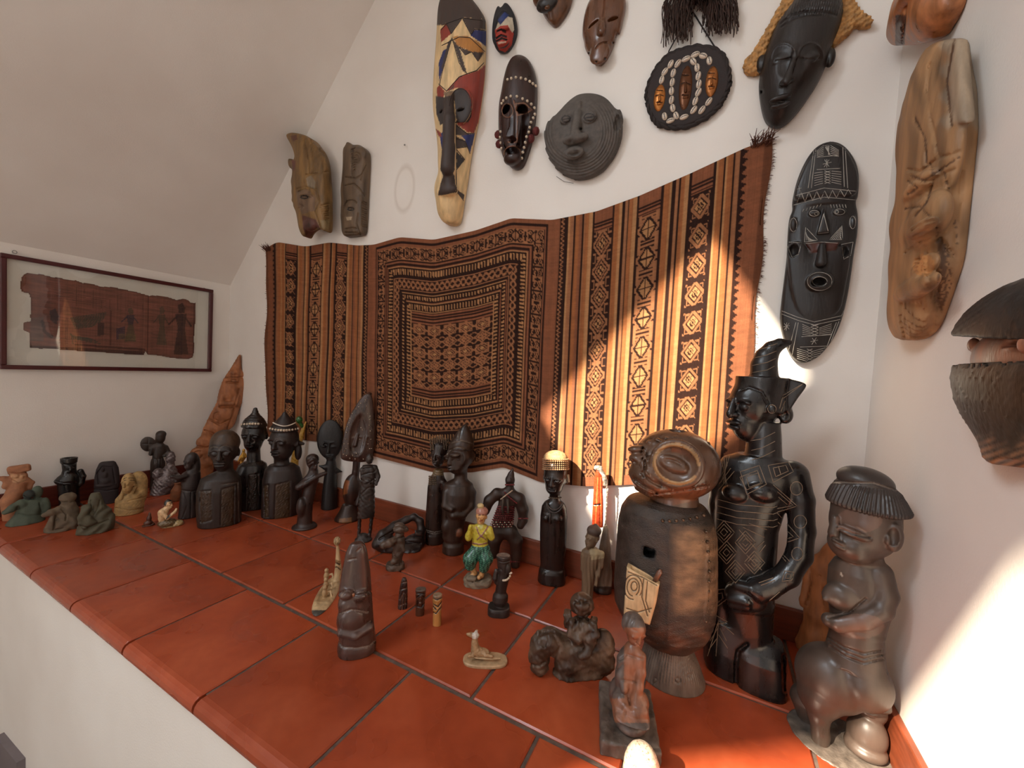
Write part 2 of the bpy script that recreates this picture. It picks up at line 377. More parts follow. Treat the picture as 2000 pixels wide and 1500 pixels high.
        for (a, b, fn, k, neg, col_) in s.pr:
            pad = k+3*h
            i0 = np.clip(np.floor((a-pad-lo)/h).astype(int), 0, n); i1 = np.clip(np.ceil((b+pad-lo)/h).astype(int)+1, 0, n)
            if (i1 <= i0).any(): continue
            sl_ = tuple(slice(i0[j], i1[j]) for j in range(3))
            P = np.stack(np.meshgrid(*[ax[j][sl_[j]] for j in range(3)], indexing='ij'), -1)
            D = fn(P)
            F[sl_] = -smin(-F[sl_], D, k) if neg else smin(F[sl_], D, k)
        if s.eng:
            band = np.abs(F) < 3.5*h; G = np.gradient(F, h, axis=2) if n[2] > 1 else F
            idx = np.nonzero(band & (G > -0.15)); P = np.stack([ax[j][idx[j]] for j in range(3)], -1); px, py = to_px(f.W(P)+f.o)
            for e in s.eng:
                if callable(e): F[idx] += np.asarray(e(P[:, 0]*f.cs, P[:, 1]*f.cs, P[:, 2]*f.cs, (px-f.cx)*f.cs, (py-f.cy)*f.cs))/f.cs; continue
                dist = line_dist(px, py, e[0]); F[idx] += e[2]*np.clip(1.3-dist/e[1], 0, 1)
        if s.cut_below: F = np.maximum(F, -ax[1][None, :, None]).astype(np.float32)
        s.F, s.lo, s.hh, s.top = F, lo, h, hi[2]
        V, Q = surface_net(F, lo, h)
        cols = np.tile(lin(col), (len(V), 1))
        if any(p[5] is not None for p in s.pr):
            best = np.full(len(V), 1e9); 
            for p in s.pr:
                if p[4]: 
                    if p[5] is not None:
                        m = np.abs(p[2](V)) < 1.2*h; cols[m] = lin(p[5]); best[m] = -1e9
                    continue
                D = p[2](V); m = D < best; best = np.where(m, D, best); cols[m] = lin(p[5] if p[5] is not None else col)
        W = f.W(V); px, py = to_px(W+f.o)
        if s.pa or s.eng:
            gi = np.clip(((V-lo)/h).astype(int), 0, n-2); fr = (F[gi[:, 0], gi[:, 1], gi[:, 2]+1] - F[gi[:, 0], gi[:, 1], gi[:, 2]]) > -0.1*h
            for kind, dat, c, extra in s.pa:
                if kind == 'poly':
                    m = in_poly(px, py, dat)
                    if not extra: m &= fr
                    cols[m] = lin(c)
                elif kind == 'line': cols[(line_dist(px, py, dat) < extra) & fr] = lin(c)
                else: cols = dat(V*f.cs, (px-f.cx)*f.cs, (py-f.cy)*f.cs, cols)
            for e in s.eng:
                if not callable(e) and e[3] is not None:
                    m = line_dist(px, py, e[0]) < e[1]*0.8; cols[m & fr] = lin(e[3])
        if mat in DARK: cols = cols*np.where(cols.mean(1)[:, None] < 0.05, np.array([[0.86, 0.72, 0.62]]), 1.0)   # aged dark woods lean warm
        me = raw_mesh(name, W, Q, True, cols)
        return link_mesh(name, me, mat, parent or f.root)
def poly_sd(x, y, Q):
    d = np.full(np.shape(x), 1e18); ins = np.zeros(np.shape(x), bool)
    for (ax_, ay), (bx, by) in zip(Q, np.roll(Q, -1, 0)):
        ex, ey = bx-ax_, by-ay; wx, wy = x-ax_, y-ay
        t = np.clip((wx*ex+wy*ey)/(ex*ex+ey*ey+1e-12), 0, 1)
        d = np.minimum(d, (wx-ex*t)**2 + (wy-ey*t)**2)
        c = ((ay <= y) & (by > y)) | ((by <= y) & (ay > y))
        with np.errstate(divide='ignore', invalid='ignore'): xi = ax_ + (y-ay)*ex/ey if ey != 0 else np.full(np.shape(x), 1e18)
        ins ^= c & (x < xi)
    d = np.sqrt(d); return np.where(ins, -d, d)
def in_poly(x, y, Q): return poly_sd(x, y, Q) < 0
def line_dist(x, y, lines):
    d = np.full(np.shape(x), 1e18)
    for l in lines:
        for (a, b), (c, e) in zip(l, l[1:]):
            ex, ey = c-a, e-b; wx, wy = x-a, y-b; t = np.clip((wx*ex+wy*ey)/(ex*ex+ey*ey+1e-12), 0, 1)
            d = np.minimum(d, (wx-ex*t)**2 + (wy-ey*t)**2)
    return np.sqrt(d)
def surface_net(F, lo, h):
    S = F < 0; a = S[:-1, :-1, :-1]; cnt = np.zeros(a.shape, np.int8); cor = [(i, j, k) for i in (0, 1) for j in (0, 1) for k in (0, 1)]
    sh = a.shape
    for c in cor: cnt += S[c[0]:c[0]+sh[0], c[1]:c[1]+sh[1], c[2]:c[2]+sh[2]]
    I = np.argwhere((cnt > 0) & (cnt < 8)); idx = np.full(sh, -1, np.int32); idx[I[:, 0], I[:, 1], I[:, 2]] = np.arange(len(I))
    val = [F[I[:, 0]+c[0], I[:, 1]+c[1], I[:, 2]+c[2]] for c in cor]; acc = np.zeros((len(I), 3)); m = np.zeros(len(I))
    for i in range(8):
        for j in range(i+1, 8):
            ca, cb = np.array(cor[i]), np.array(cor[j])
            if np.abs(ca-cb).sum() != 1: continue
            x = (val[i] < 0) != (val[j] < 0); t = np.where(x, val[i]/np.where(x, val[i]-val[j], 1), 0)
            acc += x[:, None]*(ca + t[:, None]*(cb-ca)); m += x
    V = lo + h*(I + acc/m[:, None])
    Q = []
    for axis in range(3):
        b, c = (axis+1) % 3, (axis+2) % 3
        s0 = [slice(None)]*3; s1 = [slice(None)]*3; s0[axis] = slice(0, -1); s1[axis] = slice(1, None)
        A, B_ = S[tuple(s0)], S[tuple(s1)]; E = np.argwhere(A != B_)
        E = E[(E[:, b] > 0) & (E[:, c] > 0) & (E[:, b] < sh[b]) & (E[:, c] < sh[c]) & (E[:, axis] < sh[axis])]
        ob = np.zeros(3, int); ob[b] = 1; oc = np.zeros(3, int); oc[c] = 1
        g = lambda D: idx[D[:, 0], D[:, 1], D[:, 2]]
        q = np.stack([g(E-ob-oc), g(E-oc), g(E), g(E-ob)], 1)
        ins = A[E[:, 0], E[:, 1], E[:, 2]]; q[~ins] = q[~ins][:, ::-1]; Q.append(q)
    Q = np.concatenate(Q); return V, Q[(Q >= 0).all(1)]
# ------------------------------------------------------------------ room
XR, YF, CEIL = 2.9027, -4.6, 2.95
Y1, Y2, P0, TW = -0.6208, -0.3008, 1.0039, 0.32
BH = 0.091
def wall_material(mark=None):
    m, N, L, P = new_mat('white_plaster')
    n1 = noise(N, L, 3.0, 3); n2 = noise(N, L, 220, 5)
    c = ramp(N, L, n1.outputs[0], [(0.3, tuple(lin((231, 222, 213)))), (0.7, tuple(lin((239, 232, 224))))])
    if mark:                                          # dust outline left by a mask that used to hang there
        g = N.new('ShaderNodeNewGeometry'); mp = N.new('ShaderNodeMapping'); mp.vector_type = 'TEXTURE'
        mp.inputs['Location'].default_value = mark[0]; mp.inputs['Scale'].default_value = mark[1]; L.new(g.outputs['Position'], mp.inputs[0])
        ln = N.new('ShaderNodeVectorMath'); ln.operation = 'LENGTH'; L.new(mp.outputs[0], ln.inputs[0])
        k = ramp(N, L, ln.outputs['Value'], [(0.0, (1, 1, 1)), (0.42, (0.99, 0.98, 0.97)), (0.5, (0.86, 0.83, 0.8)), (0.62, (1, 1, 1))])
        h2 = N.new('ShaderNodeMath'); h2.operation = 'MULTIPLY'; h2.inputs[1].default_value = 0.5; L.new(ln.outputs['Value'], h2.inputs[0]); L.new(h2.outputs[0], k.node.inputs[0])
        c = mix_rgb(N, L, 'MULTIPLY', 1.0, c, k)
    L.new(c, P.inputs['Base Color']); P.inputs['Roughness'].default_value = 0.75; P.inputs['Specular IOR Level'].default_value = 0.25
    b = N.new('ShaderNodeBump'); b.inputs['Strength'].default_value = 0.25; b.inputs['Distance'].default_value = 0.0015
    L.new(n2.outputs[0], b.inputs['Height']); L.new(b.outputs[0], P.inputs['Normal'])
    return m
PLASTER = wall_material()
mk = hit(790, 369, 1, 0.0); mkx = hit(808, 369, 1, 0.0); mkz = hit(790, 327, 1, 0.0)
PLASTER_BACK = wall_material(((mk[0], 0, mk[2]), (mkx[0]-mk[0], 1.0, mkz[2]-mk[2])))
def struct(o): o['kind'] = 'structure'; return o
struct(MB().box((-0.15, YF-0.15, -0.1), (XR+0.15, 0.15, 0)).build('floor', plain('grey_floor', (128, 118, 110), 0.5, 0.1, 12)))
struct(MB().box((-0.15, 0, 0), (XR+0.15, 0.12, LZ+CEIL+0.1)).build('wall_back', PLASTER_BACK))
struct(MB().box((-0.12, YF, 0), (0, 0, LZ+SLOPE_A)).build('wall_left', PLASTER))
struct(MB().box((XR, YF, 0), (XR+0.12, 0, LZ+CEIL)).build('wall_right', PLASTER))
bx0, bx1, bz0, bz1 = FILL_WINDOW
struct(MB().box((-0.12, YF-0.12, 0), (bx0, YF, LZ+CEIL+0.1)).box((bx1, YF-0.12, 0), (XR+0.12, YF, LZ+CEIL+0.1)).box((bx0, YF-0.12, 0), (bx1, YF, bz0)).box((bx0, YF-0.12, bz1), (bx1, YF, LZ+CEIL+0.1)).build('wall_front', PLASTER))
mb = MB(); xt = (CEIL-SLOPE_A)/SLOPE_B; xs = [-0.13, 0.93, 1.474, xt]; ys = [YF-0.12, -3.57, -3.08, -2.285, -1.80, 0.12]
nv = np.array([-SLOPE_B, 0, 1.0]); nv = nv/np.linalg.norm(nv)*0.04
for i in range(3):
    for j in range(5):
        if i == 1 and j in (1, 3): continue
        q = [np.array([x, y, slope_z(x)]) for x, y in ((xs[i], ys[j]), (xs[i+1], ys[j]), (xs[i+1], ys[j+1]), (xs[i], ys[j+1]))]
        mb.hexa(q + [p+nv for p in q])
mb.box((xt-0.05, YF-0.12, LZ+CEIL), (XR+0.12, 0.12, LZ+CEIL+0.14))
struct(mb.build('ceiling', PLASTER))
# roof windows
def glass_material():
    m = bpy.data.materials.new('clear_glass'); m.use_nodes = True; N, L = m.node_tree.nodes, m.node_tree.links; N.clear()
    o = N.new('ShaderNodeOutputMaterial'); t = N.new('ShaderNodeBsdfTransparent'); g = N.new('ShaderNodeBsdfGlossy'); g.inputs['Roughness'].default_value = 0.0
    fr = N.new('ShaderNodeFresnel'); fr.inputs['IOR'].default_value = 1.85; mx = N.new('ShaderNodeMixShader')
    ge = N.new('ShaderNodeNewGeometry'); bf = N.new('ShaderNodeMath'); bf.operation = 'SUBTRACT'; bf.inputs[0].default_value = 1.0; L.new(ge.outputs['Backfacing'], bf.inputs[1])
    ml = N.new('ShaderNodeMath'); ml.operation = 'MULTIPLY'; L.new(fr.outputs[0], ml.inputs[0]); L.new(bf.outputs[0], ml.inputs[1])
    L.new(ml.outputs[0], mx.inputs[0]); L.new(t.outputs[0], mx.inputs[1]); L.new(g.outputs[0], mx.inputs[2]); L.new(mx.outputs[0], o.inputs[0]); return m
GLASS = glass_material()
WINWOOD = plain('window_pine', (176, 128, 80), 0.45, 0.15, 20, stretch=(1, 0.1, 1))
for wi, (x0, x1, y0, y1) in enumerate(SKYLIGHTS):
    e = bpy.data.objects.new('window_%d' % (wi+1), None); COL.objects.link(e); struct(e)
    def bar(a, b, c, d_, t0, t1, name, mat):
        q = [np.array([x, y, slope_z(x)]) + nv/0.04*t0 for x, y in ((a, c), (b, c), (b, d_), (a, d_))]
        return MB().hexa(q + [p+nv/0.04*(t1-t0) for p in q]).build(name, mat, e)
    w = 0.014
    for a in ((x0, x0+w, y0, y1), (x1-w, x1, y0, y1), (x0, x1, y0, y0+w), (x0, x1, y1-w, y1)): bar(*a, 0.004, 0.036, 'window_frame', WINWOOD)
    bar(x0+w, x1-w, y0+w, y1-w, 0.02, 0.024, 'window_pane', GLASS)
e = bpy.data.objects.new('window_3', None); COL.objects.link(e); struct(e)  # unseen window, added to go with the fill lamp
for a, b in (((bx0, bz0), (bx0+0.05, bz1)), ((bx1-0.05, bz0), (bx1, bz1)), ((bx0, bz0), (bx1, bz0+0.05)), ((bx0, bz1-0.05), (bx1, bz1)), ((1.375, bz0), (1.425, bz1))):
    MB().box((a[0], YF-0.05, a[1]), (b[0], YF+0.01, b[1])).build('window_frame', WINWOOD, e)
MB().box((bx0+0.05, YF-0.03, bz0+0.05), (bx1-0.05, YF-0.026, bz1-0.05)).build('window_pane', GLASS, e)
# ledge: white half wall, grout bed, terracotta tiles with rounded nosing
ledge = struct(MB().box((0, -0.892, 0), (XR, 0, LZ-0.03)).build('wall_ledge', PLASTER))
MB().box((0, -0.888, LZ-0.03), (XR, 0, LZ-0.0045)).build('grout_bed', plain('grey_grout', (92, 76, 66), 0.85, 0.3, 80, 0.3), ledge)
q = [hit(x, y, 1, -0.892) for x, y in ((8, 1430), (50, 1480), (50, 1580), (8, 1580))]
struct(MB().prism(q, (0, -0.02, 0)).build('trim_1', plain('grey_paint', (118, 108, 110), 0.6, 0.05)))  # thin grey wedge on the ledge front
def tile_material():
    m, N, L, P = new_mat('sealed_terracotta')
    oi = N.new('ShaderNodeObjectInfo'); n1 = noise(N, L, 5, 6, coord='Object'); n2 = noise(N, L, 38, 5); n3 = noise(N, L, 9, 1.5)
    a = ramp(N, L, n1.outputs[0], [(0.25, tuple(lin((132, 56, 33)))), (0.5, tuple(lin((158, 68, 38)))), (0.75, tuple(lin((176, 84, 50))))])
    v = N.new('ShaderNodeMapRange'); L.new(oi.outputs['Random'], v.inputs[0]); v.inputs[3].default_value = 0.86; v.inputs[4].default_value = 1.12
    hs = N.new('ShaderNodeHueSaturation'); L.new(v.outputs[0], hs.inputs['Value']); L.new(a, hs.inputs['Color'])
    sp = ramp(N, L, n2.outputs[0], [(0.3, (0.9, 0.86, 0.83)), (0.6, (1, 1, 1))])
    L.new(mix_rgb(N, L, 'MULTIPLY', 0.8, hs.outputs[0], sp), P.inputs['Base Color'])
    r = N.new('ShaderNodeMapRange'); L.new(n3.outputs[0], r.inputs[0]); r.inputs[1].default_value = 0.3; r.inputs[2].default_value = 0.7; r.inputs[3].default_value = 0.22; r.inputs[4].default_value = 0.4
    L.new(r.outputs[0], P.inputs['Roughness']); P.inputs['Specular IOR Level'].default_value = 0.5
    ad = N.new('ShaderNodeMath'); ad.operation = 'MULTIPLY_ADD'; L.new(n2.outputs[0], ad.inputs[0]); ad.inputs[1].default_value = 0.05; L.new(n3.outputs[0], ad.inputs[2])
    b = N.new('ShaderNodeBump'); b.inputs['Strength'].default_value = 0.3; b.inputs['Distance'].default_value = 0.004
    L.new(ad.outputs[0], b.inputs['Height']); L.new(b.outputs[0], P.inputs['Normal'])
    return m
TILE = tile_material()
def tile(x0, x1, y0, y1, nosing):
    g = 0.0038; e = 0.003; x0, x1 = max(x0+g, 0.001), min(x1-g, XR-0.001); y1 -= g
    if x1-x0 < 0.03: return
    zt = 0.0; cx, cy = (x0+x1)/2, (y0+y1)/2
    if nosing:
        pr = [(y1, -0.025), (y1, -e), (y1-e, 0)] + [(-0.893 - 0.021*math.sin(a), -0.021 + 0.021*math.cos(a)) for a in np.linspace(0, math.pi*0.98, 9)] + [(-0.889, -0.0425), (-0.889, -0.026)]
    else:
        y0 += g; pr = [(y1, -0.025), (y1, -e), (y1-e, 0), (y0+e, 0), (y0, -e), (y0, -0.025)]
    n = len(pr); V = []
    for x, ins in ((x0, e), (x0+e, 0), (x1-e, 0), (x1, e)):
        for (y, z) in pr: V.append((x-cx, y-cy, min(z, -ins) if z > -0.012 else z))
    F = [(i*n+j, i*n+(j+1) % n, (i+1)*n+(j+1) % n, (i+1)*n+j) for i in range(3) for j in range(n)] + [tuple(range(n))[::-1], tuple(range(3*n, 4*n))]
    me = raw_mesh('tile', V, F); o = link_mesh('nosing_tile' if nosing else 'tile', me, TILE, ledge, (cx, cy, LZ + random.uniform(-0.0006, 0.0006)))
random.seed(3)
for k in range(-5, 8):
    tile(P0+k*TW, P0+(k+1)*TW, -0.915, Y1-0.0015, True)
    tile(P0+(k-0.5)*TW, P0+(k+0.5)*TW, Y1+0.0015, Y2, False); tile(P0+(k-0.5)*TW, P0+(k+0.5)*TW, Y2, -0.002, False)
BOARD = plain('red_brown_wood', (120, 58, 34), 0.4, 0.25, 14, 0.1, stretch=(0.3, 1, 6))
struct(MB().box((0, -0.014, LZ), (XR, 0, LZ+BH)).build('baseboard_back', BOARD, bevel=0.003))
struct(MB().box((0, -0.905, LZ), (0.014, -0.014, LZ+BH)).build('baseboard_left', plain('dark_red_wood', (96, 40, 28), 0.4, 0.25, 14, 0.1, stretch=(1, 0.3, 6)), bevel=0.003))
struct(MB().box((XR-0.014, -0.905, LZ), (XR, -0.014, LZ+BH)).build('baseboard_right', BOARD, bevel=0.003))

# ------------------------------------------------------------------ woven hanging
def tapestry():
    LM = [((522, 487), (527, 852)), ((545, 474), (545, 855)), ((600, 483), (590, 859)), ((645, 474), (632, 863)), ((700, 480), (692, 876)), ((733, 479), (730, 889)),
          ((785, 465), (783, 903)), ((850, 470), (846, 922)), ((930, 451), (922, 922)), ((1000, 427), (985, 912)), ((1080, 431), (1057, 941)), ((1167, 415), (1143, 948)),
          ((1250, 385), (1219, 946)), ((1352, 340), (1309, 943)), ((1454, 292), (1412, 938)), ((1508, 272), (1446, 936))]
    T = np.array([hit(*a, 1, 0.0)[[0, 2]] for a, b in LM]); B = np.array([hit(*b, 1, 0.0)[[0, 2]] for a, b in LM])
    sm = (T[:, 0]+B[:, 0])/2; sm = (sm-sm[0])/(sm[-1]-sm[0]); s2, s3 = sm[5], sm[10]
    pxm = np.array([(a[0]+b[0])/2 for a, b in LM])
    ns, nt = 530, 275
    s = np.interp(np.linspace(pxm[0], pxm[-1], ns), pxm, sm); t = np.linspace(0, 1, nt)
    def smooth(c):                                    # soften the scalloped curves a little between the pins
        q = np.stack([np.interp(s, sm, c[:, i]) for i in (0, 1)], 1)
        k = np.ones(9)/9; q[:, 1] = np.convolve(np.pad(q[:, 1], 4, 'edge'), k, 'valid'); return q
    Tc, Bc = smooth(T), smooth(B)
    S, TT = np.meshgrid(s, t, indexing='ij')
    XZ = Tc[:, None, :]*(1-TT[..., None]) + Bc[:, None, :]*TT[..., None]
    fold = 0.008 + 0.004*np.sin(S*16+0.5+TT) + 0.008*np.exp(-((S-0.075-0.02*np.sin(TT*3))/0.018)**2)*np.sin(TT*math.pi)**0.5 + 0.003*np.sin(S*31+2)*TT + 0.0015*np.sin(TT*14+S*20)
    sag = 0.010*np.sin(TT*math.pi)*(S < 0.02)
    X = XZ[..., 0] + 0.004*np.sin(TT*23)*((S < 0.004) | (S > 0.997)) + 0.014*np.sin(TT*7+0.6)*np.exp(-S/0.02)*np.sin(TT*math.pi)
    V = np.stack([X, -np.maximum(fold, 0.004), XZ[..., 1]], -1)
    # colours of the weave
    DK, RU, TA, LT, OR = lin((44, 25, 19)), lin((130, 80, 55)), lin((146, 97, 66)), lin((168, 120, 80)), lin((146, 90, 54))
    C = np.tile(RU, (ns, nt, 1))
    def setc(m, c): C[m] = c
    def tri(x): return np.abs((x % 1.0)*2-1)
    q = np.where(S < s2, S/s2, np.where(S > s3, (1-S)/(1-s3), 2.0))
    H = TT*46.0                                       # height in handspans of weave
    # stripes
    def stripes(a, b, spec):
        w = (q-a)/(b-a)
        for (p0, p1, c) in spec: setc((w >= p0) & (w < p1) & (q >= a) & (q < b), c)
    st1 = [(0, .1, DK), (.1, .28, TA), (.28, .33, DK), (.33, .52, OR), (.52, .58, LT), (.58, .64, DK), (.64, .86, OR), (.86, .92, LT), (.92, 1, DK)]
    st2 = [(0, .07, DK), (.07, .2, LT), (.2, .36, OR), (.36, .4, DK), (.4, .5, TA), (.5, .63, DK), (.63, .72, LT), (.72, .9, OR), (.9, 1, DK)]
    st3 = [(0, .07, DK), (.07, .18, LT), (.18, .32, OR), (.32, .36, TA), (.36, .42, DK), (.42, .52, RU), (.52, .64, OR), (.64, .7, DK), (.7, .82, TA), (.82, .9, LT), (.9, 1, DK)]
    stripes(.09, .21, st1); stripes(.305, .435, st2); stripes(.535, .665, st2[::-1] if False else st2); stripes(.755, .92, st3)
    z = (q >= .07) & (q < .095); setc(z & ((q-.07)/.025 > tri(H*0.9)*0.8+0.1), DK)
    z = (q >= .92) & (q < .948); setc(z, DK); setc(z & (np.abs((q-.934)/.014 - (tri(H*1.4)*2-1)*0.6) < 0.35), TA)
    def band(a, b, per, fn):
        m = (q >= a) & (q < b); x = (q-a)/(b-a)*2-1; y = ((TT-0.075)*per % 1.0)*2-1
        endm = m & (TT < 0.075); setc(m, DK)
        fn(m & (TT >= 0.075), x, y); setc(endm, RU)
        for e in (0.045, 0.057, 0.069): setc(endm & (np.abs(TT-e) < 0.0028), DK)
        setc(m & (TT > 0.965), RU)
    def fA(m, x, y):
        ax, ay = np.abs(x), np.abs(y); r = ax+ay
        setc(m & (ax < .86) & (ay < .82), TA); setc(m & (ax < .86) & (ay < .82) & (r > .95) & (r < 1.5) , DK); setc(m & (ax < .74) & (ay < .7) & (r > 1.02), TA)
        setc(m & (ax < .64) & (ay < .6) & (r > 1.0), DK); setc(m & (r < .66), DK); setc(m & (r < .52), LT); setc(m & (r < .52) & ((np.abs(ax-ay) < .05) | (np.abs(r-.26) < .05)), DK)
    def fB(m, x, y):
        ax, ay = np.abs(x), np.abs(y); r = ax+ay*0.9
        setc(m & (np.abs(ax-.78) < .16) & (ay > .35), TA); setc(m & (ax < .9) & (np.abs(ay-.86) < .07), TA); setc(m & (np.abs(r-.95) < .1) & (ay < .75), TA)
        setc(m & (ax > .5) & (ax < .72) & (ay > .5) & (ay < .7), TA); setc(m & (ax > .84) & (ay < .2), TA)
        setc(m & (r < .62), LT); setc(m & (r < .62) & ((ax < .06) | (ay < .05)), DK)
    def fC(m, x, y):
        ax, ay = np.abs(x), np.abs(y); r = ax+ay
        setc(m & (np.abs(r-1.0) < .13), TA); setc(m & (ax > .62) & (ay > .62), TA); setc(m & (ax > .76) & (ay > .74), DK); setc(m & (np.abs(r-.62) < .09), TA)
        setc(m & (r < .4), LT); setc(m & (r < .4) & (np.abs(ax-ay) < .06), DK); setc(m & (ay > .88) & (ax < .5), TA); setc(m & (ax > .85) & (ay < .25), TA)
    band(.21, .305, 11, fA); band(.435, .535, 10, fB); band(.665, .755, 10.5, fC)
    # centre panel: nested borders round a lattice of stars
    M = (S >= s2) & (S <= s3); x = (S-s2)/(s3-s2); y = TT
    ex, ey = np.minimum(x, 1-x), np.minimum(y, 1-y); fx, fy = ex/.275, ey/.325; f = np.minimum(fx, fy); vert = fx < fy
    al = np.where(vert, (y-.5)*1.0, (x-.5)*1.0); al = np.where(vert, al*11, al*10.5)
    def ring(a, b): return M & (f >= a) & (f < b)
    setc(M, RU); setc(ring(.055, .085), DK); setc(ring(.115, .30), DK)
    w = (f-.115)/.185*2-1; a2 = (al % 1.0)*2-1                     # paired hooks and lozenges
    h = ring(.115, .30)
    aa, aw = np.abs(a2), np.abs(w); setc(h, TA); rr = np.hypot((aa-.5)*1.1, (aw-.48)*.95); ang = np.arctan2(aw-.48, aa-.5)
    setc(h & (rr < .36) & (rr > .2) & ~((ang > -.6) & (ang < .5)), DK); setc(h & (rr < .1), DK); setc(h & (aa < .07) & (aw < .9), DK)
    setc(h & (aa/.2 + np.abs(aw-.62)/.3 < 1), DK); setc(h & (aa > .9) & (aw < .55), DK); setc(h & ((1-aa)/.22 + aw/.32 < 1), DK); setc(h & (aw > .93), DK); setc(h & (aw < .1) & (aa > .3) & (aa < .75), DK)
    for a, b in ((.30, .325), (.345, .375), (.40, .42), (.50, .54), (.705, .73), (.75, .765), (.815, .84), (.86, .88), (.95, .965)): setc(ring(a, b), DK)
    for a, b in ((.385, .40), (.74, .75), (.85, .86), (.965, .975)): setc(ring(a, b), LT)
    for a, b, n in ((.42, .50, 6), (.765, .815, 6), (.88, .95, 6)):
        g = ring(a, b); setc(g, LT); setc(g & ((al*n % 1.0) < .42+0.25*((f-a)/(b-a))), DK)
    g = ring(.54, .705); wv = (f-.6225)/.08; setc(g, DK)
    c1 = np.sin(al*1.6*math.pi*2)*.55; setc(g & ((np.abs(wv-c1) < .22) | (np.abs(wv+c1) < .22)), TA); setc(g & (np.abs(np.abs(wv)-.95) < .07), TA)
    g = M & (f >= .975); fx2, fy2 = (x-.275)/.45, (y-.325)/.35; setc(g, RU)
    lines = g & ((fy2 < .12) | (fy2 > .9)); setc(lines & ((fy2*26 % 1.0) < .55), DK)
    fld = g & ~lines; u, v = fx2*5, (fy2-.12)/.78*5.5
    cu, cv = (u % 1.0)*2-1, (v % 1.0)*2-1; odd = (np.floor(v) % 2 == 0)
    au, av = np.abs(cu), np.abs(cv); r = au+av
    setc(fld, DK); setc(fld & (np.abs(r-.95) < .14), TA); setc(fld & odd & (np.abs(np.maximum(au, av)-.72) < .09), TA); setc(fld & (np.abs(r-.55) < .1) & odd, TA); setc(fld & odd & (r < .32), LT)
    setc(fld & ~odd & (np.abs(au-av) < .12), TA); setc(fld & ~odd & (np.abs(r-.5) < .17), TA); setc(fld & (au < .06) & (av > .6), TA)
    # yarn: fine ribs and fading
    rng = np.random.default_rng(5); ribs = (0.9+0.2*rng.random((ns, 1)))*(0.93+0.14*rng.random((1, nt)))*(0.94+0.12*rng.random((ns, nt)))
    C = C*ribs[..., None]
    edge = (S < .008) | (S > .994); C[edge] *= 0.6
    idx = np.arange(ns*nt).reshape(ns, nt)
    Q = np.stack([idx[:-1, :-1], idx[:-1, 1:], idx[1:, 1:], idx[1:, :-1]], -1).reshape(-1, 4)
    cloth = carved('woven_cotton', 0.9, 0.12, 40, 0.6, 900, (1, 1, 1), spec=0.15)
    root = bpy.data.objects.new('tapestry', None); COL.objects.link(root); o0 = V[0, 0].copy(); root.location = o0
    prop(root, 'rust brown and black woven textile pinned along the white back wall', 'tapestry')
    me = raw_mesh('cloth', V.reshape(-1, 3)-o0, Q, True, C.reshape(-1, 3)); link_mesh('cloth', me, cloth, root)
    # frayed yarn ends: corners and right edge
    rng = random.Random(4); Vv = []; Ff = []
    def fr(p, d, l, r):
        p = np.array(p); e = p + np.array(d)*l + np.array([rng.uniform(-.3, .3), rng.uniform(-.4, 0), rng.uniform(-.3, .3)])*l
        a, b = tube_mesh([p, (p+e)/2 + np.array([0, -.1*l, .1*l]), e], [r, r, r*.5], 4); n = len(Vv); Vv.extend(a); Ff.extend([tuple(i+n for i in f_) for f_ in b])
    for k in range(240):
        j = rng.randrange(nt); fr(V[-1, j]-o0, (1, -.2, rng.uniform(-.6, .3)), rng.uniform(.004, .010), .0007)
    for k in range(80):
        j = rng.randrange(nt); fr(V[0, j]-o0, (-1, -.2, rng.uniform(-.6, .3)), rng.uniform(.003, .008), .0007)
    for i, sg in ((0, -1), (-1, 1)):
        for k in range(70): fr(V[i, 0]-o0 + np.array([-sg*rng.uniform(0, .05), -.004, -rng.uniform(0, .02)]), (sg*rng.uniform(-.4, 1), -.4, rng.uniform(.1, 1)), rng.uniform(.012, .032), .0011)
    me = raw_mesh('fringe', Vv, Ff, True, np.tile(lin((92, 52, 36)), (len(Vv), 1))); link_mesh('fringe', me, FIBRE, root)['kind'] = 'stuff'
tapestry()

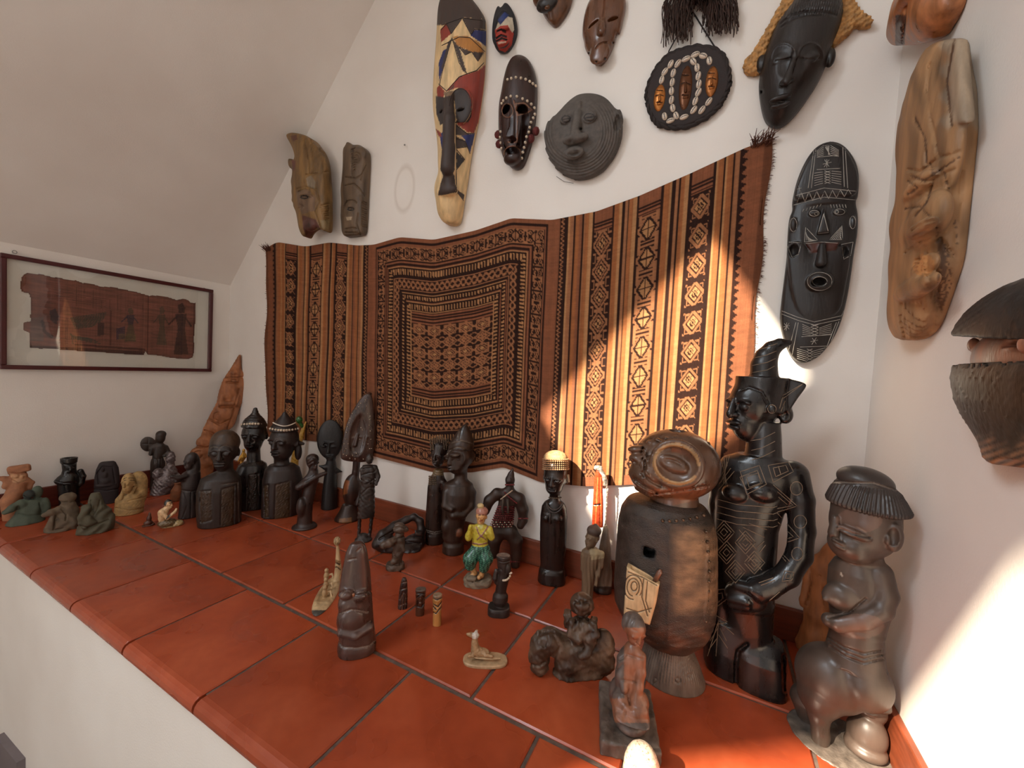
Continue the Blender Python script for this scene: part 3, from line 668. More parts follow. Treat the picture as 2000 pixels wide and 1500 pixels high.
# ------------------------------------------------------------------ framed papyrus on the left wall
def papyrus():
    K = [hit(x, y, 0, 0.0) for x, y in ((-2, 489), (414, 570), (408, 729), (-4, 716))]
    y0, y1 = (K[0][1]+K[3][1])/2, (K[1][1]+K[2][1])/2; z1, z0 = (K[0][2]+K[1][2])/2, (K[2][2]+K[3][2])/2
    e = bpy.data.objects.new('framed_papyrus', None); COL.objects.link(e); e.location = (0, y0, z0)
    prop(e, 'glazed picture frame holding a torn brown papyrus on the left wall', 'picture frame')
    fm = plain('oxblood_frame', (74, 24, 26), 0.3, 0.1, 20); w = 0.017
    W, H = y1-y0, z1-z0
    for n, a, b in (('frame_rail', (0.001, 0, H-w), (0.024, W, H)), ('frame_rail', (0.001, 0, 0), (0.024, W, w)), ('frame_stile', (0.001, 0, w), (0.024, w, H-w)), ('frame_stile', (0.001, W-w, w), (0.024, W, H-w))):
        MB().box(a, b).build(n, fm, e, bevel=0.003)
    MB().box((0.002, w*0.6, w*0.6), (0.008, W-w*0.6, H-w*0.6)).build('mount_board', plain('cream_board', (214, 210, 198), 0.8, 0.04, 8), e)
    MB().box((0.017, w*0.6, w*0.6), (0.019, W-w*0.6, H-w*0.6)).build('glass_pane', GLASS, e)
    # papyrus sheet: torn outline in crop (0,460) x 4.348
    out = [(200, 330), (230, 315), (300, 325), (345, 325), (440, 350), (520, 358), (560, 372), (650, 380), (700, 400), (790, 408), (850, 430), (960, 436), (1050, 455), (1160, 478), (1230, 498), (1270, 510), (1300, 505), (1420, 520),
           (1500, 545), (1550, 535), (1600, 545), (1625, 570), (1662, 570), (1660, 720), (1650, 860), (1648, 1000), (1640, 1035), (1595, 1052), (1500, 1045), (1420, 1035), (1360, 1022), (1250, 1012), (1235, 985), (1226, 1017), (1130, 1012), (1000, 1005), (880, 995), (780, 990), (690, 985), (600, 975), (440, 965),
           (330, 962), (300, 958), (250, 955), (248, 830), (195, 805), (200, 735), (258, 725), (252, 690), (262, 560), (250, 510), (235, 490), (185, 480), (165, 440), (180, 350)]
    P2 = np.array([hit(x/4.348, 460+y/4.348, 0, 0.011) for x, y in out])[:, 1:] - np.array([y0, z0])
    lo, hi = P2.min(0), P2.max(0); h = 0.0028; ny, nz = ((hi-lo)/h).astype(int)+2
    yy, zz = np.meshgrid(lo[0]+h*np.arange(ny), lo[1]+h*np.arange(nz), indexing='ij'); ins = in_poly(yy, zz, P2)
    W3 = np.stack([np.full(yy.shape, 0.0), yy+y0, zz+z0], -1).reshape(-1, 3); px, py = to_px(W3 + np.array([0.011, 0, 0])); cx, cy = px*4.348, (py-460)*4.348
    rng = np.random.default_rng(2); C = np.tile(lin((116, 74, 62)), (len(px), 1))
    C *= (0.8+0.4*np.repeat(rng.random(ny), nz)*0.5 + 0.3*np.tile(rng.random(nz), ny))[:, None]
    edge = poly_sd(yy, zz, P2).ravel(); C[edge > -0.006] *= 0.75
    def line(pts, w, c, a=0.75):
        m = line_dist(cx, cy, pts) < w; C[m] = C[m]*(1-a) + lin(c)*a
    def poly(p, c, a=0.75):
        m = in_poly(cx, cy, np.array(p, float)); C[m] = C[m]*(1-a) + lin(c)*a
    poly([(250, 930), (1230, 985), (1230, 1015), (250, 958)], (48, 26, 24)); line([[(640, 925), (1228, 970)]], 8, (50, 26, 24)); line([[(940, 640), (940, 930)], [(1258, 520), (1250, 1010)], [(1650, 580), (1640, 1030)]], 6, (60, 30, 26), .6)
    for k in range(12):                               # winged goddess: two fans of feathers
        a = k/11; line([[(600+40*a, 700+8*k), (900-20*a*a*6, 655+9*k+20*a)]], 4, (52, 62, 54)); line([[(600+20*a, 830+4*k), (620+230*a, 930-18*k*(1-a)-10)]], 4, (56, 64, 56))
    poly([(420, 640), (470, 620), (500, 680), (480, 760), (430, 720)], (46, 44, 50)); poly([(255, 700), (370, 690), (370, 900), (255, 890)], (92, 86, 84), .5); line([[(360, 730), (380, 820), (440, 860)]], 14, (40, 32, 34))
    poly([(830, 740), (885, 740), (885, 850), (830, 850)], (40, 36, 36))
    def figure(x, y0_, y1_, c1, c2, w=50):            # small standing court figures
        hh = y1_-y0_; poly([(x-w*.4, y0_+hh*.05), (x+w*.1, y0_), (x+w*.45, y0_+hh*.1), (x+w*.35, y0_+hh*.2), (x-w*.3, y0_+hh*.2)], c2); poly([(x-w*.7, y0_+hh*.22), (x+w*.6, y0_+hh*.22), (x+w*.4, y0_+hh*.5), (x-w*.4, y0_+hh*.5)], c1)
        poly([(x-w*.4, y0_+hh*.5), (x+w*.4, y0_+hh*.5), (x+w*.8, y1_), (x-w*.9, y1_)], c2); line([[(x-w*.6, y0_+hh*.28), (x-w*1.4, y0_+hh*.42)], [(x+w*.5, y0_+hh*.3), (x+w*1.1, y0_+hh*.45)]], w*.1, c1)
    figure(1110, 610, 900, (44, 48, 60), (70, 66, 50), 55); poly([(985, 790), (1060, 770), (1060, 880), (985, 885)], (48, 44, 62)); line([[(1010+0*k, 840+14*k), (1150, 840+14*k)] for k in range(4)], 4, (112, 96, 60), .6)
    figure(1375, 600, 930, (62, 60, 50), (70, 66, 54), 50); figure(1540, 570, 1010, (40, 34, 36), (36, 28, 28), 75)
    line([[(650+70*k, 440+14*k), (650+70*k, 600+6*k)] for k in range(9)], 2.5, (64, 36, 30), .5); line([[(480, 470+20*k), (900, 540+16*k)] for k in range(5)], 2, (70, 40, 34), .5)
    idx = np.full(yy.shape, -1); 
    cell = ins[:-1, :-1] & ins[1:, :-1] & ins[1:, 1:] & ins[:-1, 1:]
    g = np.arange(ny*nz).reshape(ny, nz); Q = np.stack([g[:-1, :-1][cell], g[1:, :-1][cell], g[1:, 1:][cell], g[:-1, 1:][cell]], 1)
    used = np.unique(Q); mp = np.full(ny*nz, -1); mp[used] = np.arange(len(used))
    wob = 0.011 + 0.0012*np.sin(yy*60)*np.sin(zz*50)
    V = np.stack([wob, yy, zz], -1).reshape(-1, 3)[used]
    me = raw_mesh('papyrus_sheet', V, mp[Q], True, C[used]); o = link_mesh('papyrus_sheet', me, carved('papyrus', 0.85, 0.3, 90, 0.4, 300, (1, 0.15, 1)), e)
    sm = o.modifiers.new('thick', 'SOLIDIFY'); sm.thickness = 0.001
    o['label'] = 'torn brown papyrus with faded Egyptian figures'
    for x, y in ((125, 140), (1735, 455)):
        p = hit(x/4.348, 460+y/4.348, 0, 0.008)
        th = np.linspace(0, 2*math.pi, 13)[:-1]; Vv, Ff = tube_mesh([p - np.array([0, y0, z0]) + np.array([0, 0.006*math.cos(a), 0.006*math.sin(a)]) for a in th], 0.0012, 6, True)
        link_mesh('hanging_ring', raw_mesh('hanging_ring', Vv, Ff, True), plain('steel', (150, 145, 140), 0.35, 0.1, metal=1.0), e)
papyrus()
# ------------------------------------------------------------------ masks and carvings on the walls
def arc(cx, cy, rx, ry, a0, a1, n=10, rot=0):
    r = math.radians(rot); o = []
    for a in np.radians(np.linspace(a0, a1, n)):
        x, y = rx*math.cos(a), ry*math.sin(a); o.append((cx + x*math.cos(r) - y*math.sin(r), cy + x*math.sin(r) + y*math.cos(r)))
    return o
def wallfig(name, label, cat, at, crop, wall='back', **k): return Fig(name, label, cat, at, crop, wall, **k)

c = (500, 240, 5.5556)
f = wallfig('profile_carving', 'olive brown wooden profile of a crowned head with swept-back plume', 'wall carving', (620, 700), c, gap=0.046)
s = Sculpt(f, 12)
s.slab([(370, 150), (430, 128), (560, 150), (640, 190), (690, 260), (740, 330), (775, 450), (785, 600), (795, 800), (800, 1000), (795, 1195), (740, 1170), (690, 1130), (600, 1180), (560, 1265), (525, 1200), (510, 1100), (495, 1000), (475, 965), (458, 930), (465, 905), (440, 880), (436, 855), (455, 830), (440, 790), (450, 730), (428, 660), (460, 580), (450, 525), (405, 515), (390, 405), (430, 410), (490, 440), (470, 350), (430, 260), (380, 190)], 0, 110, 25, dome=70)
s.E(545, 830, 80, 110, 60, 130, k=20).E(470, 870, 26, 34, 30, 120).E(490, 915, 35, 14, 25, 140).E(540, 790, 60, 14, 30, 175, rot=-12).E(560, 640, 70, 60, 50, 130).E(600, 1100, 70, 70, 60, 110).E(455, 460, 40, 50, 40, 90)
s.engrave([[(515, 165), (560, 350), (575, 560)], [(600, 190), (615, 400), (610, 560)], [(690, 280), (690, 420), (680, 545)], [(545, 560), (640, 550), (780, 530)], [(450, 715), (540, 690), (640, 720)], [(460, 745), (520, 715), (580, 735), (620, 795)], [(650, 720), (690, 860), (640, 960), (680, 1080), (700, 1140)], [(480, 890), (510, 905), (500, 930)], [(470, 920), (520, 912)]] + [[(690+8*k, 900+22*k), (790, 880+26*k)] for k in range(8)] + [[(640+14*k, 260+10*k), (650+12*k, 520)] for k in range(8)], 7, 16)
s.engrave([arc(525, 805, 40, 16, 0, 360, 16)], 9, 14, (30, 22, 20))
s.paint([(500, 1000), (650, 1050), (690, 1130), (560, 1270), (510, 1150)], (88, 52, 44)).paint([(540, 600), (600, 570), (645, 640), (640, 720), (560, 690)], (128, 112, 92)).paint([(690, 1060), (800, 1050), (795, 1195), (720, 1150)], (128, 108, 74)).paint([(385, 400), (430, 410), (420, 515), (400, 515)], (104, 50, 44)).paint([(370, 140), (440, 130), (450, 180), (400, 200)], (96, 54, 40))
s.paint([(440, 740), (560, 720), (640, 800), (640, 950), (500, 990), (450, 900)], (112, 88, 68))
s.build('head', WORN, (122, 92, 54), cells=6e5)
f.tube('hanging_peg', [(640, 520, 4), (645, 515, -165)], 9, MATTE, col=(90, 70, 50))

f = wallfig('narrow_profile_carving', 'narrow brown wooden profile of a smiling head with curled crest', 'wall carving', (1090, 740), c)
s = Sculpt(f, 10)
s.slab([(980, 290), (1012, 278), (1013, 220), (1045, 232), (1085, 262), (1160, 255), (1212, 300), (1225, 350), (1215, 600), (1205, 800), (1195, 1000), (1185, 1210), (1130, 1228), (1050, 1240), (970, 1245), (965, 1100), (955, 1040), (962, 990), (958, 950), (968, 900), (955, 760), (970, 650), (985, 450)], 0, 90, 25, dome=55)
s.E(1030, 970, 60, 95, 50, 100, k=20).E(985, 985, 24, 35, 30, 110).E(1010, 1045, 45, 40, 30, 120).E(1060, 830, 80, 60, 40, 105).E(1100, 350, 90, 80, 35, 100)
s.engrave([arc(1090, 380, 45, 55, -120, 120), arc(1090, 380, 22, 28, -120, 120), [(970, 680), (1060, 660), (1150, 740), (1180, 790)], arc(1030, 900, 70, 60, 190, 330), [(1060, 290), (1050, 450), (1040, 600)], [(1190, 470), (1150, 560), (1140, 620)], [(975, 590), (1080, 600), (1160, 560)], [(1110, 980), (1090, 1100), (1130, 1210)], [(975, 1150), (1040, 1140), (1100, 1150)], [(975, 1190), (1090, 1195)]] + [[(1040, 290+26*k), (1075, 275+26*k)] for k in range(10)] + [[(1150, 850+24*k), (1195, 870+24*k)] for k in range(12)], 7, 14)
s.engrave([arc(1025, 935, 32, 14, 0, 360, 16)], 8, 12, (28, 22, 18)).paint([(975, 1020), (1040, 1020), (1035, 1055), (985, 1060)], (150, 132, 108))
s.build('head', WORN, (92, 73, 54), cells=5e5)

# nail and pale outline left by a mask that was taken down
f = wallfig('nail', 'bare nail above a faint oval mark on the back wall', 'nail', (1610, 240), c)
f.tube('shank', [(1608, 240, 0), (1612, 238, 45)], 4, plain('steel', (150, 145, 140), 0.35, 0.1, metal=1.0)); f.tube('nail_head', [(1612, 238, 45), (1612, 238, 50)], 9, plain('steel', (150, 145, 140)))

c = (820, 0, 3.2625)
CREAM, BLUE, RED, OCH, DKM = (216, 184, 136), (40, 46, 96), (138, 52, 38), (176, 118, 56), (66, 52, 46)
f = wallfig('long_painted_mask', 'very long wooden mask painted cream, red and blue with long nose', 'mask', (250, 700), c)
s = Sculpt(f, 10)
s.slab([(165, 0), (140, 90), (135, 200), (130, 300), (120, 420), (110, 560), (107, 700), (118, 800), (130, 880), (140, 960), (140, 1080), (148, 1130), (120, 1180), (115, 1250), (130, 1300), (135, 1380), (170, 1432), (210, 1443), (250, 1430), (265, 1380), (280, 1270), (300, 1150), (320, 1000), (345, 880), (375, 730), (400, 560), (410, 450), (415, 300), (418, 200), (415, 110), (375, 50), (330, 0), (270, -40), (210, -40)], 0, 60, 20, dome=90)
s.C([(190, 620, 150, 26), (190, 760, 170, 30), (185, 960, 165, 36), (180, 1070, 160, 42)], k=14).C([(185, 1080, 130, 34), (190, 1180, 120, 34)], k=14).E(175, 1215, 60, 40, 40, 120, k=12)
s.E(258, 680, 70, 112, 26, 118, k=4).E(135, 700, 32, 98, 26, 105, k=4).E(262, 705, 22, 8, 60, 130, neg=True, k=2).E(145, 720, 14, 8, 60, 120, neg=True, k=2)
L1 = [[(140, 290), (250, 235), (320, 240), (415, 330)], [(205, 240), (150, 430), (125, 540)], [(205, 240), (250, 400), (300, 470)], [(250, 300), (290, 350), (330, 330), (370, 390), (400, 340)], [(300, 470), (360, 450), (408, 400)], [(120, 535), (170, 580), (250, 490), (300, 470)], [(235, 800), (300, 850), (350, 850)], [(230, 880), (290, 900), (320, 980)], [(232, 945), (300, 935)], [(232, 950), (285, 1015), (235, 1080)], [(230, 1000), (235, 1220), (280, 1280)], [(135, 190), (170, 150), (200, 215), (270, 115), (325, 220), (350, 185), (415, 195)], [(225, 780), (305, 775)]]
s.paint([(90, 120), (440, 120), (440, 1300), (90, 1300)], CREAM).paint([(90, -60), (440, -60), (440, 120), (270, 112), (140, 160), (90, 160)], DKM)
s.paint([(130, 190), (165, 150), (200, 215), (135, 270)], RED).paint([(135, 150), (165, 150), (200, 215), (270, 113), (240, 110)], DKM).paint([(270, 113), (325, 222), (350, 185), (420, 190), (420, 120)], DKM).paint([(322, 225), (350, 188), (425, 195), (425, 300), (380, 265)], BLUE)
s.paint([(205, 232), (300, 228), (380, 270), (412, 335), (330, 330), (240, 290)], OCH).paint([(150, 320), (190, 300), (150, 430), (122, 520), (120, 400)], BLUE).paint([(205, 245), (250, 300), (300, 468), (270, 450)], DKM).paint([(205, 245), (150, 440), (135, 440), (180, 270)], DKM)
s.paint([(250, 296), (290, 352), (330, 332), (370, 392), (410, 335), (330, 330)], DKM).paint([(170, 580), (250, 490), (300, 472), (370, 450), (430, 400), (430, 500), (380, 760), (345, 850), (300, 840), (235, 790), (320, 700), (310, 600), (240, 560)], RED).paint([(180, 585), (250, 492), (300, 472), (235, 500), (215, 560)], DKM)
s.paint([(110, 560), (125, 540), (160, 585), (150, 620), (110, 620)], RED).paint([(150, 590), (235, 570), (200, 640), (170, 650)], (130, 104, 80))
s.paint(arc(258, 675, 68, 112, 180, 360) + [(326, 740), (305, 778), (190, 780)], (56, 48, 46)).paint([(100, 610), (160, 620), (172, 780), (130, 800), (105, 720)], (56, 48, 46))
s.paint([(225, 785), (300, 850), (345, 852), (290, 870), (230, 860)], DKM).paint([(265, 865), (350, 852), (322, 975), (290, 895)], BLUE).paint([(125, 860), (145, 840), (145, 980)], BLUE).paint([(228, 870), (290, 895), (318, 965), (300, 935), (232, 945)], DKM).paint([(234, 965), (288, 1018), (236, 1078)], (50, 42, 40)).paint([(225, 1200), (285, 1240), (278, 1285)], DKM)
s.paint([(150, 620), (225, 600), (235, 800), (232, 1230), (130, 1260), (115, 1240), (135, 1160), (150, 1120), (130, 1080), (145, 900)], (58, 44, 38)).paint([(108, 1250), (235, 1225), (300, 1300), (280, 1460), (120, 1460)], (212, 176, 126)).paint([(100, 820), (130, 840), (140, 870), (120, 870)], RED)
s.build('mask_board', carved('painted_wood', 0.6, 0.25, 60, 0.2), CREAM, hmin=1.0, cells=1.4e6)
s.inlay('scored_lines', L1 + [arc(258, 675, 70, 112, 180, 360, 16), [(328, 690), (326, 745), (305, 778)], [(140, 160), (270, 113), (400, 130)]], 4.5, MATTE, (52, 38, 32), 9, 1.5)

f = wallfig('small_painted_mask', 'small black, blue and red carved mask with two pointed horns', 'mask', (545, 180), c)
s = Sculpt(f, 6)
s.slab([(470, 290), (466, 200), (480, 110), (505, 38), (527, 72), (550, 18), (590, 60), (615, 130), (622, 200), (600, 270), (580, 290), (560, 310), (500, 300)], 0, 40, 14, dome=20)
s.E(540, 235, 60, 95, 60, 30, k=8).E(528, 120, 34, 48, 30, 50).E(525, 195, 40, 10, 20, 85).E(530, 275, 35, 22, 25, 75)
s.engrave([[(490, 245), (520, 225), (550, 235)], [(492, 262), (525, 245), (552, 255)], [(495, 200), (520, 190), (545, 205)]], 7, 9, (34, 20, 20))
s.paint([(478, 190), (510, 165), (555, 160), (585, 165), (598, 215), (585, 290), (545, 335), (505, 318), (488, 270)], (160, 48, 32)).paint([(482, 190), (498, 140), (512, 158), (560, 105), (590, 115), (602, 190), (588, 210), (560, 160), (515, 165)], (188, 174, 152)).paint([(495, 128), (540, 75), (568, 95), (512, 160)], (38, 52, 104)).paint([(495, 268), (552, 262), (548, 272), (500, 282)], (190, 160, 140))
s.build('mask_board', carved('painted_wood', 0.6), (26, 24, 30))

f = wallfig('beaded_dark_mask', 'tall dark brown mask edged with white beads and red tufts', 'mask', (635, 700), c)
s = Sculpt(f, 8)
s.slab([(640, 362), (600, 385), (565, 450), (545, 530), (530, 620), (515, 680), (512, 850), (525, 960), (545, 1030), (590, 1078), (625, 1088), (660, 1070), (690, 1000), (725, 880), (742, 750), (750, 600), (745, 500), (720, 420), (690, 380)], 0, 30, 14, dome=90)
s.slab([(530, 660), (600, 625), (700, 690), (690, 820), (660, 950), (640, 1010), (560, 1000), (530, 850)], 30, 95, 12, neg=True, k=10)
s.slab([(597, 640), (625, 740), (620, 905), (560, 900), (590, 830)], 30, 125, 8, k=4).E(558, 705, 26, 32, 40, 95, neg=True, k=3).E(650, 695, 34, 26, 40, 100, neg=True, k=3).E(585, 885, 24, 18, 40, 125, neg=True, k=3).E(590, 1010, 50, 40, 40, 75).E(590, 965, 50, 22, 30, 95, neg=True)
s.engrave([arc(558, 705, 36, 44, 0, 360, 18), [(612, 660), (665, 655), (715, 700), (680, 720), (625, 735), (612, 660)], [(597, 640), (620, 740), (620, 905), (560, 905)], arc(590, 985, 55, 55, 180, 360)], 4, -4, (120, 78, 54))
s.build('mask_board', WOOD, (50, 30, 26), cells=6e5); s0 = s
bd = [(560, 508), (583, 500), (612, 494), (645, 498), (674, 506), (700, 520), (720, 534), (738, 548), (522, 660), (532, 642), (552, 625), (580, 614), (618, 616), (655, 630), (685, 644), (710, 664), (730, 688), (732, 728), (722, 752), (708, 780), (700, 812), (694, 842), (680, 872), (672, 908), (664, 940), (656, 970), (650, 1008), (515, 840), (512, 875), (516, 910), (522, 945)]
f.beads('bead_row', [(x, y, s0.depth(x, y, 2)) for x, y in bd], 9.5, IVORY, (214, 196, 172))['kind'] = 'stuff'
for x, y in ((500, 858), (506, 918), (740, 836), (708, 884)): 
    s = Sculpt(f, 4); s.E(x, y, 20, 26, 20, 40).disp(lambda u, v, n, px, py: 3*np.sin(u*.9)*np.sin(v*.8)); s.build('tuft', FIBRE, (92, 30, 28))

c = (1020, 0, 8.3333)
f = wallfig('pointed_chin_mask', 'brown mask with black protruding mouth and pointed chin, cut off by photo top', 'mask', (520, 100), c)
s = Sculpt(f, 20)
s.slab([(185, -250), (330, -480), (560, -540), (760, -400), (840, -150), (820, 0), (760, 180), (670, 320), (590, 420), (525, 452), (450, 400), (330, 230), (270, 110), (235, 112), (195, 90), (183, 0)], 0, 80, 40, dome=170)
s.E(400, 60, 150, 120, 90, 230, col=(30, 22, 20)).E(400, 110, 90, 30, 50, 300, neg=True, k=6).E(410, 120, 40, 26, 30, 290).C([(450, 220, 170, 26), (470, 330, 130, 22)]).C([(480, -350, 220, 50), (420, -60, 300, 60)])
s.engrave([[(270, 100), (330, 230), (450, 390)]], 10, 10)
s.build('mask_board', WOOD, (92, 56, 30), cells=3e5)

f = wallfig('oval_brown_mask', 'glossy brown oval mask with slit eyes and chipped edges', 'mask', (1340, 400), c)
s = Sculpt(f, 16)
s.slab([(1280, -140), (1450, -200), (1600, -140), (1690, 0), (1690, 140), (1640, 350), (1612, 480), (1580, 578), (1545, 540), (1500, 740), (1400, 960), (1300, 1075), (1250, 1078), (1225, 1058), (1192, 1078), (1090, 920), (1030, 820), (1022, 730), (985, 610), (1000, 400), (1040, 220), (1090, 80), (1160, 0)], 0, 70, 40, dome=190)
s.E(1150, 375, 82, 24, 200, 250, rot=14, neg=True, k=4).E(1465, 255, 82, 26, 200, 250, rot=24, neg=True, k=4).C([(1315, 320, 215, 40), (1300, 420, 240, 50), (1290, 520, 245, 58)], k=20).E(1260, 880, 150, 160, 60, 160, k=70)
s.engrave([[(1200, 780), (1250, 720), (1320, 690), (1385, 690)], [(1340, 0), (1330, 150), (1310, 280)]], 12, 22).engrave([[(1080, 860), (1090, 862)], [(1205, 1005), (1210, 1008)], [(1350, 950), (1352, 965)], [(1475, 690), (1478, 700)]], 16, 30, (20, 14, 14))
s.build('mask_board', carved('waxed_brown_wood', 0.3, 0.35, 40, 0.15, coat=0.4), (98, 58, 32), cells=7e5)

c = (960, 0, 3.947)
f = wallfig('round_clay_face', 'round grey brown face disc with concentric grooves and closed eyes', 'wall carving', (720, 1080), c)
s = Sculpt(f, 14)
s.slab([(690, 747), (800, 740), (890, 770), (950, 840), (1005, 900), (1015, 1000), (1000, 1100), (940, 1230), (850, 1340), (720, 1395), (600, 1380), (500, 1310), (432, 1200), (425, 1100), (418, 1050), (435, 970), (480, 930), (520, 900), (590, 820), (640, 775)], 0, 50, 22, dome=125)
s.disp(lambda u, v, n, px, py: 5.0*np.sin(np.hypot((px-650)*1.0, (py-1010)*0.92)*0.30)*np.clip((np.hypot(px-650, py-1010)-170)/60, 0, 1)*np.clip((py-800)/80, 0, 1))
s.C([(665, 880, 165, 32), (648, 1040, 202, 40)], k=20).E(645, 1070, 92, 36, 36, 200, k=14).E(595, 1092, 22, 14, 30, 228, neg=True).E(698, 1085, 24, 14, 30, 228, neg=True)
for x, y, a, b in ((575, 918, 44, 38), (755, 905, 52, 44)): s.E(x, y, a, b, 28, 172, k=8)
s.E(630, 1180, 76, 46, 34, 182, k=10).E(632, 1172, 48, 20, 40, 220, neg=True, k=4).E(657, 1166, 9, 10, 9, 194).E(636, 1171, 9, 10, 9, 194).E(614, 1176, 9, 10, 9, 194)
s.E(968, 945, 42, 92, 40, 70, k=8).E(968, 945, 22, 60, 40, 105, neg=True, k=6).E(448, 1020, 32, 80, 40, 60, k=8).C([(680, 790, 150, 12), (680, 830, 160, 12)])
s.engrave([arc(575, 918, 34, 26, 0, 360, 16), arc(755, 905, 40, 30, 0, 360, 16), [(540, 925), (610, 912)], [(712, 912), (800, 898)]], 5, 6, (44, 38, 36))
s.engrave([[(683, 992), (685, 995)]], 12, 20, (30, 26, 24))
s.build('disc', STONE, (84, 76, 70), cells=9e5)
f.tube('loose_fibre', [(500, 1360, 10), (560, 1400, 14), (632, 1412, 18)], 1.6, FIBRE, col=(70, 60, 52))

c = (1220, 0, 4.0)
f = wallfig('cowrie_plaque', 'dark woven oval plaque with rows of cowrie shells and three brass faces', 'wall hanging', (495, 690), c)
s = Sculpt(f, 10)
OUT = [(330, 440), (420, 398), (560, 364), (700, 382), (775, 440), (812, 560), (820, 650), (790, 740), (740, 830), (640, 920), (500, 990), (380, 1000), (270, 978), (225, 930), (185, 830), (170, 740), (195, 640), (250, 530)]
s.slab(OUT, 0, 46, 14, dome=10); s.disp(lambda u, v, n, px, py: 1.2*np.sin(px*.55)*np.sin(py*.55))
s.build('disc', FIBRE, (44, 34, 32), cells=3e5); s0 = s
ro = []
for (a, b), (e, g) in zip(OUT, OUT[1:]+OUT[:1]):
    for t in np.linspace(0, 1, 7)[:-1]: ro.append((a+(e-a)*t, b+(g-b)*t))
V = []; F = []
for q in range(2):
    pts = [f.loc(x + 9*math.sin(i*.9+q*math.pi)*(495-x)/330, y + 9*math.sin(i*.9+q*math.pi)*(690-y)/330, 30+10*math.cos(i*.9+q*math.pi)) for i, (x, y) in enumerate(ro)]
    a, b = tube_mesh(pts, f.r(15), 6, True); n0 = len(V); V += a; F += [tuple(i+n0 for i in g) for g in b]
link_mesh('braided_rim', raw_mesh('braided_rim', V, F, True, np.tile(lin((40, 30, 27)), (len(V), 1))), FIBRE, f.root)
# cowries: one shell, copied
nu, nvv = 12, 6; V = []; cc = []
for j in range(nvv+1):
    for i in range(nu):
        a = 2*math.pi*i/nu; b = math.pi/2*j/nvv; x, y, z = math.cos(a)*math.cos(b), math.sin(a)*math.cos(b), math.sin(b)
        V.append((x*0.62, y, z*0.6)); cc.append(lin((52, 36, 28)) if abs(x) < 0.16 and abs(y) < 0.86 and z > 0.4 else lin((216, 198, 178)))
F = [(j*nu+i, j*nu+(i+1) % nu, (j+1)*nu+(i+1) % nu, (j+1)*nu+i) for j in range(nvv) for i in range(nu)]
V = np.array(V); V[:, 2] -= 0.10*np.exp(-(V[:, 0]/0.1)**2)*(np.abs(V[:, 1]) < 0.85)
shell = raw_mesh('cowrie_shell', V, F, True, np.array(cc)); shell.materials.append(GLAZE)
for (x, y, ang) in [(552, 428, 80), (613, 438, -60), (662, 476, -15), (480, 462, 80), (536, 482, -35), (566, 530, -10), (576, 594, 8), (580, 658, 5), (576, 722, 25), (552, 790, 15), (540, 860, 35), (604, 860, 35), (658, 795, 35), (360, 502, 25), (416, 498, 35), (314, 562, 35), (380, 572, 10), (290, 625, 10), (372, 644, 5), (366, 712, -5), (366, 782, 5), (376, 845, -15), (402, 904, -25), (464, 916, 80), (312, 910, -15), (358, 944, 85)]:
    o = bpy.data.objects.new('cowrie_shell', shell); COL.objects.link(o); o.parent = f.root
    a = math.radians(ang); r = f.r(33); n, u, v = f.n, f.u, f.v
    ex = u*math.cos(a) - v*math.sin(a); ey = u*math.sin(a) + v*math.cos(a); p = f.loc(x, y, s0.depth(x, y, 1))
    o.matrix_local = Matrix(((ex[0]*r, ey[0]*r, n[0]*r, p[0]), (ex[1]*r, ey[1]*r, n[1]*r, p[1]), (ex[2]*r, ey[2]*r, n[2]*r, p[2]), (0, 0, 0, 1)))
BRASS = carved('worked_brass', 0.35, 0.3, 90, 0.1, 300, None, metal=0.7)
for x, y, w, h_, col in ((273, 768, 44, 105, (176, 110, 52)), (476, 690, 50, 172, (92, 54, 30)), (680, 640, 48, 115, (150, 92, 46))):
    s = Sculpt(f, 4); s.E(x, y, w, h_, 26, 48).C([(x, y-h_*.25, 72, 6), (x, y+h_*.15, 78, 9)]).E(x, y+h_*.42, w*.4, 9, 10, 68).E(x-w*.42, y-h_*.12, 12, 7, 10, 66).E(x+w*.42, y-h_*.12, 12, 7, 10, 66)
    s.engrave([[(x-w*.7, y-h_*.2), (x-w*.2, y-h_*.26)], [(x+w*.2, y-h_*.26), (x+w*.7, y-h_*.2)], [(x-w*.5, y-h_*.6), (x+w*.5, y-h_*.6)], [(x-w*.5, y+h_*.3), (x+w*.5, y+h_*.3)]], 4, 5, (50, 28, 18))
    s.build('brass_face', BRASS, col)
f.tube('hanging_string', [(342, 440, 40), (345, 400, 30), (395, 310, 20), (430, 225, 15), (530, 95, 10)], 5, FIBRE, col=(36, 28, 26)); f.tube('hanging_string', [(706, 382, 40), (700, 360, 28), (630, 250, 18), (535, 95, 10)], 5, FIBRE, col=(36, 28, 26))

